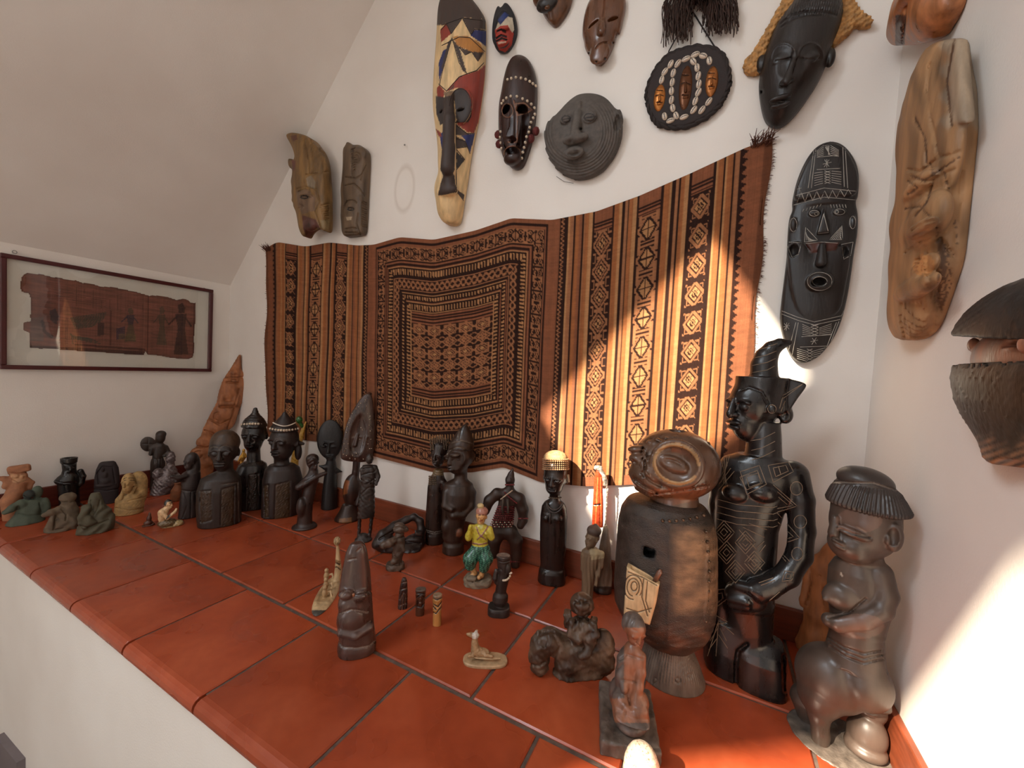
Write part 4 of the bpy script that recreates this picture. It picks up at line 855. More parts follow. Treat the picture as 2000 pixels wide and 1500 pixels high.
f = wallfig('raffia_mask', 'dark mask with long brown raffia beard hanging at the photo top', 'mask', (600, -40), c, gap=0.012)
s = Sculpt(f, 10); s.slab([(330, -60), (360, -250), (480, -420), (640, -440), (800, -350), (880, -180), (880, -50), (800, 20), (620, 40), (420, 10)], 0, 60, 20, dome=90)
s.C([(600, -300, 140, 22), (600, -140, 170, 30)]).E(500, -230, 60, 20, 60, 140, neg=True).E(710, -230, 60, 20, 60, 140, neg=True).E(600, -60, 80, 30, 50, 150); s.build('mask_board', MATTE, (46, 32, 26), cells=2e5)
rng = random.Random(8); V = []; F = []
for k in range(260):
    x = rng.choice([rng.uniform(290, 520), rng.uniform(300, 510), rng.uniform(625, 880), rng.uniform(640, 860), rng.uniform(500, 640)])
    yb = (rng.uniform(120, 330) + 70*rng.random()**3 if x < 520 else rng.uniform(100, 260) + 70*rng.random()**3 if x > 620 else rng.uniform(30, 95)); d = rng.uniform(10, 95); xe = x + rng.uniform(-25, 25) + (10 if x < 400 else 0)
    pts = [(x + (600-x)*.12, rng.uniform(-60, -10), d*.7)]
    for t in np.linspace(.2, 1, 6): pts.append((x + (xe-x)*t + rng.uniform(-9, 9), -20 + (yb+20)*t, d*(1-.35*t) + rng.uniform(-6, 6)))
    a, b = tube_mesh([f.loc(*p) for p in pts], [f.r(rng.uniform(2.0, 4.5))]*7, 4); n0 = len(V); V += a; F += [tuple(i+n0 for i in g) for g in b]
link_mesh('raffia_beard', raw_mesh('raffia_beard', V, F, True, np.tile(lin((58, 36, 26)), (len(V), 1))), FIBRE, f.root)['kind'] = 'stuff'

f = wallfig('black_oval_mask', 'smooth black face mask with heavy-lidded eyes under plaited straw', 'mask', (1330, 560), c)
s = Sculpt(f, 14)
s.slab([(1400, -70), (1340, 10), (1270, 110), (1215, 175), (1160, 265), (1112, 400), (1070, 500), (1055, 600), (1045, 680), (1050, 760), (1065, 860), (1090, 950), (1130, 993), (1190, 1010), (1260, 985), (1350, 890), (1450, 750), (1530, 620), (1585, 480), (1610, 380), (1650, 290), (1690, 180), (1695, 60), (1660, -40), (1540, -90)], 0, 70, 40, dome=190)
s.E(1066, 500, 36, 66, 40, 70, k=6).E(1605, 450, 40, 68, 40, 80, k=6)
s.E(1235, 480, 104, 128, 60, 282, rot=18, neg=True, k=10).E(1455, 465, 98, 118, 60, 285, rot=-14, neg=True, k=10)
s.E(1240, 455, 76, 40, 26, 216, rot=8, k=10).E(1440, 450, 74, 38, 26, 216, rot=-4, k=10)
s.C([(1340, 370, 250, 16), (1310, 500, 262, 20), (1262, 640, 272, 28)], k=12).E(1232, 648, 22, 20, 24, 256).E(1302, 620, 22, 20, 24, 256)
s.E(1215, 768, 80, 22, 30, 226, rot=4, k=6).E(1218, 822, 72, 22, 30, 220, rot=4, k=6).E(1222, 794, 60, 14, 40, 252, neg=True, k=3)
s.disp(lambda u, v, n, px, py: 5*np.sin((px*0.8+py*0.25)*.42)*np.clip((118-(py+np.abs(px-1480)*-.12))/14, 0, 1))
s.engrave([[(1215, 190), (1300, 120), (1400, 92), (1540, 85), (1650, 120)], [(1222, 215), (1310, 148), (1400, 118), (1540, 112)]], 8, 12).engrave([[(1170, 478), (1240, 470), (1310, 452)], [(1372, 455), (1440, 465), (1520, 455)]], 6, 12)
s.engrave([arc(1240, 460, 100, 125, 170, 350, 14, 10), arc(1455, 450, 98, 115, 190, 375, 14, -6)], 8, -8)
s.engrave([[(1072, 715), (1074, 722)]], 12, 20)
s.build('face', MATTE, (36, 31, 30), cells=1.1e6)
s = Sculpt(f, 8)
s.slab([(1255, -60), (1235, 10), (1150, 150), (1060, 320), (980, 440), (925, 490), (925, 545), (945, 580), (1010, 590), (1075, 572), (1110, 400), (1165, 265), (1225, 170), (1300, 80), (1420, -20), (1430, -70)], 8, 66, 16, dome=18)
s.slab([(1640, -60), (1760, -40), (1790, 10), (1830, 90), (1890, 130), (1938, 165), (1925, 212), (1850, 225), (1800, 205), (1770, 255), (1700, 310), (1625, 380), (1600, 330), (1670, 200)], 8, 66, 16, dome=18)
s.disp(lambda u, v, n, px, py: 7*np.sin((px*.55+py*.83)*.17 + 1.3*np.sin((px*.83-py*.55)*.11))*np.sin((px*.83-py*.55)*.11))
s.build('straw_headdress', carved('plaited_straw', 0.75, 0.4, 90, 0.4, 300, None), (176, 128, 74), cells=6e5)

# black engraved mask
c = (1480, 0, 2.0833); WH = (176, 170, 160)
f = wallfig('engraved_black_mask', 'tall black mask with white engraved patterns and round pursed mouth', 'mask', (255, 1000), c)
s = Sculpt(f, 5)
s.slab([(290, 580), (240, 598), (203, 640), (172, 700), (152, 760), (138, 830), (142, 858), (126, 890), (120, 980), (118, 1050), (105, 1150), (95, 1230), (88, 1300), (100, 1370), (125, 1440), (160, 1475), (200, 1478), (250, 1450), (300, 1390), (335, 1320), (360, 1220), (375, 1130), (388, 1030), (402, 960), (405, 880), (392, 825), (405, 808), (410, 720), (395, 660), (360, 610), (330, 588)], 0, 26, 10, dome=34)
s.slab([(290, 582), (205, 642), (155, 760), (140, 832), (270, 800), (400, 812), (408, 720), (360, 612)], 20, 62, 10, dome=10, k=3)
s.slab([(180, 830), (375, 815), (385, 960), (340, 1030), (215, 1040), (180, 960)], 50, 90, 6, neg=True, k=6)
s.slab([(118, 990), (175, 985), (215, 1035), (270, 1020), (345, 1000), (380, 1020), (350, 1190), (330, 1280), (230, 1312), (165, 1290), (135, 1200), (122, 1090)], 20, 56, 8, dome=14, k=3)
s.slab([(268, 850), (290, 950), (240, 955)], 30, 74, 6, k=3).C([(262, 1000, 66, 12), (258, 1070, 80, 20)], k=6).E(252, 1145, 54, 40, 34, 82, k=5).E(252, 1145, 30, 18, 60, 118, neg=True, k=2)
s.E(230, 868, 24, 14, 14, 50).E(332, 862, 26, 14, 14, 50).slab([(190, 990), (330, 990), (310, 1022), (215, 1030)], 30, 66, 5, col=(70, 34, 26))
s.E(145, 915, 14, 28, 14, 40).E(386, 905, 12, 26, 14, 40).E(148, 1015, 20, 28, 40, 70, neg=True).E(362, 1015, 16, 26, 40, 70, neg=True)
ln = [arc(252, 1145, 50, 37, 0, 360, 24), arc(252, 1145, 30, 19, 0, 360, 18), arc(230, 868, 20, 12, 0, 360, 14), arc(332, 862, 22, 12, 0, 360, 14), arc(322, 862, 7, 7, 0, 360, 8), arc(238, 870, 7, 7, 0, 360, 8), arc(145, 915, 14, 28, 0, 360, 14), arc(386, 905, 12, 26, 0, 360, 14), [(120, 985), (178, 988), (165, 1035), (140, 1048), (120, 1000)], [(340, 995), (388, 985), (378, 1040), (350, 1055), (342, 1000)],
      [(268, 870), (288, 946), (246, 950), (268, 870)], [(190, 992), (260, 985), (332, 990)], [(195, 925), (190, 985), (245, 978), (200, 930)], [(342, 918), (345, 975), (292, 975), (340, 922)], [(140, 836), (270, 802), (400, 814)], [(155, 796), (270, 765), (398, 778)], [(228, 612), (205, 765)], [(236, 608), (218, 765)], [(346, 600), (352, 760)], [(356, 606), (366, 765)], [(240, 640), (330, 632)], [(240, 690), (335, 685)], [(265, 668), (300, 660)], [(272, 650), (290, 678)], [(290, 650), (270, 680)], [(281, 648), (281, 682)]]
ln += [[(160+k*32, 825-k*4), (176+k*32, 782-k*2), (192+k*32, 820-k*4)] for k in range(7)] + [[(182+k*14, 862-k*4), (188+k*14, 850-k*4)] for k in range(6)] + [[(296+k*12, 832-k*0), (300+k*12, 846)] for k in range(6)]
for k in range(6): ln += [[(240, 615+k*5), (268, 590+k*8)], [(330, 612+k*5), (296, 592+k*8)], [(230, 705+k*10), (265, 700+k*9)], [(340, 700+k*10), (300, 696+k*9)], [(196+k*2, 945+k*7), (200+k*8, 978)], [(300+k*8, 975), (342-k, 925+k*8)]]
for k in range(5): ln += [[(270+k*5, 592), (295-k*2, 630)], [(272, 695+k*11), (296, 703+k*11)], [(296, 695+k*11), (272, 703+k*11)]]
ln += [[(98, 1265), (160, 1290), (230, 1310), (340, 1285), (355, 1255)], [(98, 1278), (165, 1304), (230, 1322), (335, 1300)], [(155, 1312), (122, 1440)], [(165, 1312), (138, 1455)], [(320, 1312), (275, 1425)], [(330, 1308), (290, 1410)], [(178, 1370), (298, 1362)], [(172, 1412), (285, 1408)], [(215, 1390), (245, 1384)], [(222, 1376), (238, 1400)], [(238, 1374), (220, 1402)], [(105, 1330), (130, 1325)], [(118, 1312), (116, 1345)], [(108, 1316), (128, 1340)], [(128, 1314), (108, 1342)], [(160, 770), (178, 765)], [(166, 755), (172, 780)]]
for k in range(6): ln += [[(182, 1320+k*8), (215, 1335+k*6)], [(300, 1318+k*8), (250, 1335+k*6)], [(160, 1418+k*8), (200, 1430+k*8)], [(275, 1415+k*8), (222, 1430+k*8)]]
for k in range(4): ln += [[(216, 1320+k*12), (246, 1330+k*12)], [(246, 1320+k*12), (216, 1330+k*12)], [(200, 1420+k*12), (222, 1430+k*12)], [(222, 1420+k*12), (200, 1430+k*12)]]
s.build('mask_board', MATTE, (38, 36, 37), cells=9e5)
s.inlay('chalk_lines', ln, 2.1, carved('chalk', 0.8, 0.3, 90), WH, 8)
f.tube('nail', [(294, 584, 10), (294, 576, 10)], 2, plain('steel', (150, 145, 140)))

# right wall: long bearded plank, small cropped carving, hooded and veiled head
f = wallfig('bearded_plank_carving', 'tall weathered wood slab carved as a bearded old face on the right wall', 'wall carving', (720, 800), c, 'right')
s = Sculpt(f, 8)
s.slab([(795, 158), (830, 160), (835, 210), (850, 300), (862, 350), (865, 420), (868, 505), (865, 560), (850, 700), (840, 800), (830, 900), (815, 1040), (790, 1130), (750, 1250), (720, 1330), (680, 1375), (630, 1388), (590, 1375), (575, 1330), (575, 1260), (590, 1190), (580, 1120), (585, 1060), (600, 1030), (585, 980), (582, 900), (600, 850), (625, 815), (608, 785), (612, 740), (625, 720), (612, 690), (610, 640), (620, 540), (640, 450), (670, 350), (695, 250), (720, 190), (760, 162)], 0, 46, 16, dome=60)
s.E(660, 760, 45, 34, 30, 92).E(690, 900, 60, 90, 40, 80).E(665, 930, 40, 22, 26, 120).E(620, 940, 30, 50, 24, 90).E(675, 1075, 52, 50, 60, 120, neg=True, k=6).E(680, 1085, 42, 40, 18, 88).E(640, 1170, 70, 40, 30, 92).E(760, 640, 50, 160, 30, 60).slab([(770, 160), (835, 160), (866, 500), (790, 520), (760, 400)], 40, 74, 16, k=12)
s.engrave([[(680+10*k, 1060+10*k), (700+8*k, 1200+14*k), (690+4*k, 1350)] for k in range(6)] + [[(590+16*k, 1230), (585+15*k, 1300), (600+13*k, 1372)] for k in range(8)] + [[(640, 1060+k*16), (712, 1050+k*16)] for k in range(4)] + [[(660, 1040), (655, 1130)], [(690, 1030), (690, 1120)], [(630, 935), (680, 905), (725, 895)], [(640, 960), (690, 935), (725, 910)], [(612, 690), (660, 700), (740, 640), (830, 620)], [(625, 730), (690, 740), (800, 690)], [(600, 1030), (660, 985), (730, 950), (800, 1050)], [(830, 520), (826, 900)], [(700, 260), (690, 400), (740, 640)]], 5, 9)
s.disp(lambda u, v, n, px, py: 0.9*np.sin(px*.22+1.5*np.sin(py*.02))).engrave([[(612, 735), (650, 765), (612, 790)], [(625, 715), (680, 735), (730, 700), (820, 640)], [(700, 660), (720, 720), (690, 820), (640, 880)], [(800, 160), (770, 330), (790, 510)], [(600, 850), (660, 840), (700, 880)], [(720, 900), (735, 960), (800, 1040)], [(760, 700), (790, 820), (810, 1000)], [(640, 480), (680, 560), (690, 680)]] + [[(730+9*k, 960+12*k), (745+8*k, 1080+16*k), (720+4*k, 1220+10*k)] for k in range(6)], 5, 6, (98, 68, 44))
s.tint(lambda V, px, py, C: C + (np.clip((px-745-20*np.sin(py*.06))/30, 0, 1)*np.clip((530+15*np.sin(px*.1)-py)/30, 0, 1)*.8)[:, None]*(lin((160, 142, 120))-C)).tint(lambda V, px, py, C: C*(1-.38*np.clip(np.sin(px*.055+2.2*np.sin(py*.008))*np.sin(py*.011+1), 0, 1))[:, None])
s.tint(lambda V, px, py, C: np.where((((px-675)/45)**2+((py-1080)/45)**2 < 1)[:, None], lin((176, 122, 72)), C))
s.build('plank', RAW, (158, 118, 80), cells=1.1e6)

f = wallfig('small_cut_off_carving', 'orange brown wooden carving on the right wall cut off by photo top', 'wall carving', (690, 40), c, 'right')
s = Sculpt(f, 8); s.slab([(605, 15), (620, -20), (640, -80), (740, -140), (830, -100), (822, 0), (800, 60), (768, 120), (742, 160), (680, 176), (620, 178), (578, 180), (590, 110), (610, 60)], 0, 40, 12, dome=50)
s.E(620, -10, 34, 24, 30, 80).engrave([[(605, 20), (600, 90), (590, 170)], [(600, 100), (590, 110)], [(640, -60), (760, -40)]], 5, 8).paint([(560, 60), (606, 60), (596, 190), (560, 190)], (70, 42, 30))
s.build('carving', WOOD, (160, 100, 60), cells=3e5)

c = (1720, 500, 3.2609)
f = wallfig('veiled_head', 'carved wooden head in dark hood and face veil on the right wall', 'wall carving', (900, 800), c, 'right')
s = Sculpt(f, 12); s.E(960, 545, 490, 390, 260, 40).B(960, 900, 800, 330, 600, 100, rot=-7, neg=True, k=8).E(960, 650, 440, 250, 215, 40, neg=True, k=6)
s.disp(lambda u, v, n, px, py: 3*np.sin(px*.13+py*.05)*np.sin(py*.14)); s.build('hood', MATTE, (42, 42, 42), cells=7e5)
s = Sculpt(f, 14); s.E(1000, 640, 400, 240, 190, 20).E(590, 565, 24, 50, 26, 120).E(860, 570, 70, 26, 60, 200, neg=True).E(850, 590, 50, 16, 30, 185).E(960, 560, 40, 60, 50, 210); s.build('face', WOOD, (150, 100, 78), cells=2.5e5)
s = Sculpt(f, 10); rows = [(690, 970, 490, 240, 30), (780, 970, 500, 255, 30), (860, 970, 490, 250, 30), (900, 970, 480, 245, 30), (950, 970, 480, 240, 30), (1050, 980, 450, 220, 25), (1150, 990, 400, 190, 20), (1230, 990, 345, 170, 15), (1300, 990, 320, 155, 10), (1350, 995, 320, 150, 10), (1380, 1010, 300, 140, 10)]
s.L(rows).L([(640, 970, 462, 220, 30), (720, 970, 470, 228, 30), (760, 970, 460, 220, 30)], neg=True, k=3).E(1000, 1420, 180, 90, 400, 60, neg=True)
s.disp(lambda u, v, n, px, py: 3.5*np.sin(px*.16)*np.sin(py*.12) + 2*np.sin(py*.2))
s.tint(lambda V, px, py, C: C + np.clip((py-1150+40*np.sin(px*.021)+25*np.sin(px*.06+py*.03))/160, 0, 1)[:, None]*(0.5+.5*np.sin(px*.045+py*.13))[:, None]*(lin((168, 124, 88))-C))
s.build('veil', MATTE, (66, 58, 50), cells=9e5)
# ------------------------------------------------------------------ figures on the ledge, from the left
def scribble(seed, amp, fr): 
    r = np.random.default_rng(seed); ph = r.random(6)*6
    return lambda u, v, n, px, py: amp*(np.sin(u*fr+ph[0]+2*np.sin(v*fr*.7+ph[1]))*np.sin(v*fr*.9+ph[2]+1.5*np.sin(n*fr+ph[3])) + .5*np.sin(u*fr*2.1+v*fr*1.7+ph[4]))
c = (0, 880, 8.0)
f = Fig('clay_woman', 'pale terracotta woman with flat slab headdress at the far left end', 'figurine', (190, 1075), c)
s = Sculpt(f, 30)
s.B(300, 290, 190, 62, 90, rot=4, rd=40).E(290, 410, 150, 90, 90, 20).C([(290, 500, 0, 120), (250, 640, 0, 120), (150, 790, 0, 115), (160, 900, 0, 105), (180, 1060, 0, 110)]).C([(180, 470, 20, 60), (60, 440, 40, 40), (-40, 430, 40, 35)]).C([(130, 480, 30, 60), (90, 560, 40, 52)]).C([(420, 480, 0, 70), (500, 500, 10, 40)]).E(470, 560, 45, 60, 50, 20)
s.E(250, 400, 50, 30, 40, 105, k=10).E(340, 410, 40, 26, 40, 100, k=10)
s.paint([(150, 360), (400, 380), (400, 490), (200, 500)], (190, 142, 104)).engrave([[(190, 440), (300, 500), (400, 480)], [(110, 340), (300, 360), (480, 320)]], 12, 14)
s.build('figure', CLAY, (160, 106, 74))
f = Fig('green_robed_figure', 'grey green seated figure with outstretched arm and spread skirt', 'figurine', (430, 1120), c)
s = Sculpt(f, 30)
s.L([(760, 500, 150, 110), (860, 500, 220, 150), (980, 440, 220, 170), (1080, 410, 290, 220), (1150, 390, 330, 250)]).C([(330, 830, 60, 80), (200, 900, 100, 62), (70, 970, 130, 40)]).E(700, 880, 90, 150, 90, 20).E(450, 690, 85, 75, 80, 40, col=(44, 48, 44)).E(580, 650, 100, 100, 80, -30)
s.E(285, 905, 22, 30, 60, 160, neg=True).disp(lambda u, v, n, px, py: 6*np.sin(px*.03+py*.01)*np.sin(py*.012)).engrave([[(300, 990), (450, 1020), (640, 1000)], [(620, 820), (640, 960)], [(380, 700), (450, 740), (540, 740)]], 12, 16)
s.build('figure', CLAY, (76, 84, 70))
f = Fig('black_cup_bust', 'shiny black bust with cup-shaped crown and raised side handle', 'figurine', (1090, 885), c)
s = Sculpt(f, 14)
s.L([(112, 1080, 142, 120), (190, 1075, 138, 116), (200, 1080, 120, 105), (300, 1085, 112, 95), (360, 1080, 125, 100), (400, 1070, 175, 130), (460, 1045, 205, 150), (490, 1055, 195, 150), (510, 1065, 175, 140), (720, 1080, 165, 140), (900, 1090, 165, 140)]).E(1080, 105, 120, 40, 95, neg=True).C([(1260, 320, 20, 42), (1300, 400, 20, 40), (1270, 500, 0, 45), (1220, 540, 0, 50)]).E(1060, 270, 40, 16, 20, 110).E(1130, 275, 40, 16, 20, 105).C([(1100, 250, 105, 14), (1100, 310, 120, 20)]).E(1090, 335, 45, 12, 20, 110)
s.engrave([[(935, 195), (1080, 225), (1215, 190)], [(850, 470), (1000, 510), (1190, 500)]], 10, 12)
s.build('figure', EBONY, (26, 25, 26))
f = Fig('brown_robed_figure', 'brown clay figure in wide hat seated with arm stretched left', 'figurine', (950, 1230), c)
s = Sculpt(f, 25)
s.E(1060, 735, 145, 75, 110, 0).E(1050, 800, 90, 70, 80, 30).L([(820, 1060, 110, 90), (930, 1050, 190, 140), (1030, 1010, 230, 180), (1150, 960, 250, 210), (1270, 930, 260, 230)]).C([(930, 930, 60, 75), (800, 970, 110, 55), (690, 1010, 140, 38)]).E(1150, 1120, 90, 130, 110, 90).E(820, 1120, 60, 110, 80, 140)
s.engrave([[(860, 1080), (840, 1240), (980, 1220)], [(960, 920), (1040, 1000), (1030, 1090)], [(930, 790), (1000, 810), (1060, 800)]], 14, 20).disp(scribble(3, 6, .03))
s.build('figure', CLAY, (98, 82, 64))
f = Fig('hooded_robed_figure', 'olive hooded figure sitting wrapped in folded robes', 'figurine', (1500, 1250), c)
s = Sculpt(f, 30)
s.L([(660, 1490, 70, 60), (720, 1490, 100, 85), (850, 1500, 140, 110), (950, 1530, 215, 150), (1080, 1530, 270, 200), (1200, 1500, 300, 240), (1300, 1480, 300, 250)]).E(1480, 765, 46, 60, 60, 120, neg=True).E(1480, 770, 40, 52, 40, 60).E(1320, 1130, 90, 90, 80, 190).E(1660, 1150, 90, 80, 80, 150).C([(1350, 900, 110, 70), (1300, 1040, 170, 60), (1460, 1120, 210, 50)])
s.disp(lambda u, v, n, px, py: 8*np.sin((px*.8+py*.6)*.045 + 1.2*np.sin(py*.02))*np.clip((py-800)/100, 0, 1)).engrave([[(1420, 780), (1430, 900), (1470, 1000)], [(1560, 780), (1530, 900), (1470, 1010)], [(1200, 1170), (1400, 1200), (1700, 1080)]], 12, 16)
s.build('figure', CLAY, (80, 74, 56))
f = Fig('dark_arched_stele', 'dark arched stone stele with seated relief behind the hooded figure', 'figurine', (1680, 815), c)
s = Sculpt(f, 16)
s.L([(172, 1680, 100, 60), (190, 1680, 130, 75), (280, 1680, 175, 95), (400, 1675, 195, 105), (560, 1670, 200, 110), (600, 1665, 195, 110), (840, 1660, 190, 120)], p=2.6).E(1640, 380, 50, 60, 60, 70).E(1640, 480, 100, 60, 70, 70).E(1640, 540, 130, 30, 70, 70).E(1610, 300, 20, 30, 20, 100)
s.engrave([[(1480, 600), (1660, 630), (1860, 590)], [(1540, 520), (1520, 350), (1600, 250), (1760, 260), (1800, 500)]], 10, 12)
s.build('figure', STONE, (44, 34, 34))
c = (0, 680, 3.75)
f = Fig('pharaoh_bust', 'small ochre stone bust of a pharaoh in striped headcloth', 'figurine', (955, 1205), c)
s = Sculpt(f, 10)
s.L([(1060, 960, 80, 64), (1095, 950, 104, 84), (1160, 950, 110, 92), (1200, 945, 108, 92), (1240, 945, 96, 86)]).E(1012, 985, 72, 84, 60, -25).E(1035, 1050, 48, 90, 56, -25).head(938, 990, 50, 72, 56, yaw=-30, d=48, ears=1.2, lips=1.0, k=4).L([(1010, 990, 20, 14, 30), (1100, 935, 26, 16, 62), (1115, 925, 24, 14, 66)], k=3).L([(1030, 905, 12, 10, 50), (1112, 880, 17, 12, 68)], k=3)
s.disp(lambda u, v, n, px, py: np.where((px > 968+(py-1000)*-.3) & (py < 1100), 0.9*np.sin((px*.5+py)*.42), 0)).engrave([[(898, 985), (925, 925), (975, 925), (1000, 1010)], [(850, 1170), (950, 1190), (1060, 1170)], [(940, 1120), (1060, 1090)]], 5, 5).engrave([[(950, 966), (985, 968)], [(908, 970), (924, 965)], [(945, 952), (988, 952)], [(905, 958), (925, 950)]], 3, 2, (48, 36, 26)).disp(lambda u, v, n, px, py: np.where(py > 1120, 1.5*np.sin(px*.3)*np.sin(py*.3), 0))
s.build('figure', STONE, (172, 138, 88))
f = Fig('tiny_seated_idol', 'tiny dark seated idol on a stepped base beside the pharaoh bust', 'figurine', (1085, 1300), c)
s = Sculpt(f, 4); s.L([(1295, 1082, 40, 30), (1330, 1078, 48, 36)], p=4, k=2).E(1085, 1280, 34, 18, 26).E(1092, 1250, 20, 28, 18).E(1096, 1220, 11, 13, 11).E(1120, 1290, 16, 14, 14).L([(1200, 1096, 3, 3), (1215, 1096, 8, 8)]); s.build('figure', WOOD, (84, 52, 38))
f = Fig('praying_figure', 'tiny cream painted figure kneeling with hands pressed together', 'figurine', (1240, 1305), c)
SK = (214, 176, 132)
s = Sculpt(f, 5); s.E(1245, 1315, 98, 18, 60, col=(150, 116, 70)).E(1225, 1280, 72, 30, 46, col=(104, 84, 56)).E(1300, 1282, 46, 24, 40, col=(176, 150, 104)).C([(1185, 1250, 0, 24), (1195, 1205, 0, 34), (1215, 1180, 0, 24)], col=SK).head(1232, 1145, 30, 38, 32, yaw=55, col=SK, nose=.9).C([(1190, 1200, 25, 15), (1225, 1245, 35, 14), (1285, 1195, 25, 10)], col=SK).E(1285, 1195, 12, 26, 8, 20, rot=-15, col=SK)
s.paint([(1195, 1140), (1205, 1105), (1240, 1100), (1262, 1122), (1225, 1128), (1212, 1160)], (40, 30, 26)).paint([(1210, 1260), (1245, 1190), (1262, 1180), (1240, 1240)], (52, 42, 32)).engrave([[(1240, 1135), (1262, 1132)]], 3, 1, (40, 28, 24)).disp(lambda u, v, n, px, py: np.where(py > 1262, 1.5*np.sin(px*.25)*np.sin(py*.3), 0))
s.build('figure', GLAZE, (150, 116, 70))
f = Fig('fan_bearer', 'dark bronze woman holding up a round fan by the left wall', 'figurine', (1155, 1032), c)
s = Sculpt(f, 8); s.E(1175, 655, 38, 44, 36).E(1180, 630, 40, 26, 38).L([(690, 1170, 18, 16), (715, 1170, 48, 30), (760, 1172, 50, 34), (795, 1155, 40, 32), (840, 1155, 54, 44), (900, 1155, 55, 46), (960, 1150, 48, 44), (1040, 1152, 60, 52)]).C([(1215, 725, 0, 17), (1238, 765, 5, 14), (1205, 790, 25, 11)]).C([(1130, 720, 0, 17), (1105, 775, 10, 13), (1110, 740, 15, 10)]).E(1085, 703, 58, 54, 9, 5, rot=10)
s.engrave([[(1045, 700), (1125, 705)], [(1085, 655), (1088, 755)], [(1100, 800), (1150, 815), (1210, 800)]], 4, 3).disp(lambda u, v, n, px, py: np.where(py > 800, 1.5*np.sin(px*.3), 0)); s.build('figure', MATTE, (54, 44, 38))
f = Fig('silver_rock_sage', 'small silvery figure seated on a craggy rock', 'figurine', (1205, 1060), c)
s = Sculpt(f, 10); s.E(1250, 808, 38, 46, 38).E(1252, 780, 26, 22, 26).C([(1250, 850, 0, 26), (1240, 910, 0, 50), (1215, 980, 0, 75), (1185, 1060, 0, 72)]).E(1160, 920, 45, 40, 40, 20).E(1290, 960, 40, 50, 40).E(1140, 1070, 40, 30, 40).disp(scribble(5, 2.6, .13)); s.build('figure', METAL, (118, 106, 104))
f = Fig('ochre_vase', 'little ochre vase half hidden behind the striding dark figure', 'vase', (1290, 1115), c)
s = Sculpt(f, 4); s.L([(985, 1300, 26, 24), (1000, 1300, 22, 20), (1040, 1296, 46, 42), (1090, 1290, 44, 40), (1130, 1288, 28, 26)]).E(1300, 985, 16, 10, 14, neg=True); s.build('vessel', CLAY, (128, 76, 44))
f = Fig('long_haired_figure', 'slim dark figure with long hair holding both arms out left', 'figurine', (1385, 1235), c)
s = Sculpt(f, 10); s.head(1390, 835, 42, 58, 46, yaw=-50).E(1425, 870, 45, 100, 40, -20).E(1405, 800, 46, 36, 44).L([(890, 1405, 30, 26), (915, 1400, 70, 42), (1000, 1400, 72, 48), (1040, 1395, 66, 46), (1100, 1390, 72, 52), (1250, 1385, 82, 60)]).C([(1360, 935, 30, 20), (1310, 950, 50, 17), (1260, 940, 60, 14)]).C([(1350, 960, 20, 18), (1290, 975, 40, 14)])
s.engrave([[(1330, 1040), (1400, 1050), (1460, 1035)], [(1340, 1060), (1370, 1150), (1340, 1240)], [(1400, 1060), (1395, 1250)], [(1430, 1060), (1440, 1250)]], 5, 5); s.build('figure', MATTE, (50, 42, 42))

c = (280, 680, 3.75)
f = Fig('leaning_temple_carving', 'tall orange brown carved deity plaque leaning in the wall corner', 'wood carving', (450, 965), c)
s = Sculpt(f, 10)
s.slab([(705, 45), (716, 70), (712, 160), (748, 180), (742, 250), (790, 190), (786, 240), (740, 350), (700, 450), (670, 560), (640, 590), (600, 610), (530, 760), (500, 985), (330, 985), (335, 820), (345, 780), (390, 720), (440, 590), (480, 500), (540, 400), (545, 350), (580, 230), (640, 150), (680, 80)], -40, 20, 12, dome=20)
s.E(662, 205, 48, 55, 40, 30).L([(50, 706, 5, 5, 10), (100, 695, 16, 14, 10), (150, 680, 36, 28, 10)]).E(640, 310, 58, 75, 34, 22).C([(580, 350, 30, 20), (570, 405, 50, 18), (670, 405, 50, 18), (690, 340, 30, 18)]).E(600, 480, 75, 60, 40, 20).E(540, 500, 45, 55, 36, 25).E(560, 580, 70, 50, 36, 25).E(480, 600, 45, 45, 30, 20).E(430, 690, 45, 40, 30, 20).E(400, 780, 62, 55, 36, 22).C([(660, 200, 68, 6), (655, 215, 72, 8)]).E(450, 840, 60, 40, 30, 20)
s.engrave([arc(400, 785, 30, 28, 0, 300), arc(540, 500, 22, 28, 90, 300), [(600, 215), (745, 215)], [(610, 250), (700, 255)], [(700, 300), (650, 500), (560, 720)], [(480, 520), (560, 560), (640, 520)], [(450, 600), (540, 640), (600, 590)], [(390, 720), (470, 730), (540, 680)], [(560, 430), (690, 430)], [(640, 190), (650, 195)], [(670, 192), (682, 192)], [(650, 235), (675, 235)]], 7, 12).disp(scribble(9, 1.6, .11))
s.build('plaque', carved('orange_hardwood', 0.6, 0.35, 45, 0.3, 200), (158, 98, 60), cells=7e5)

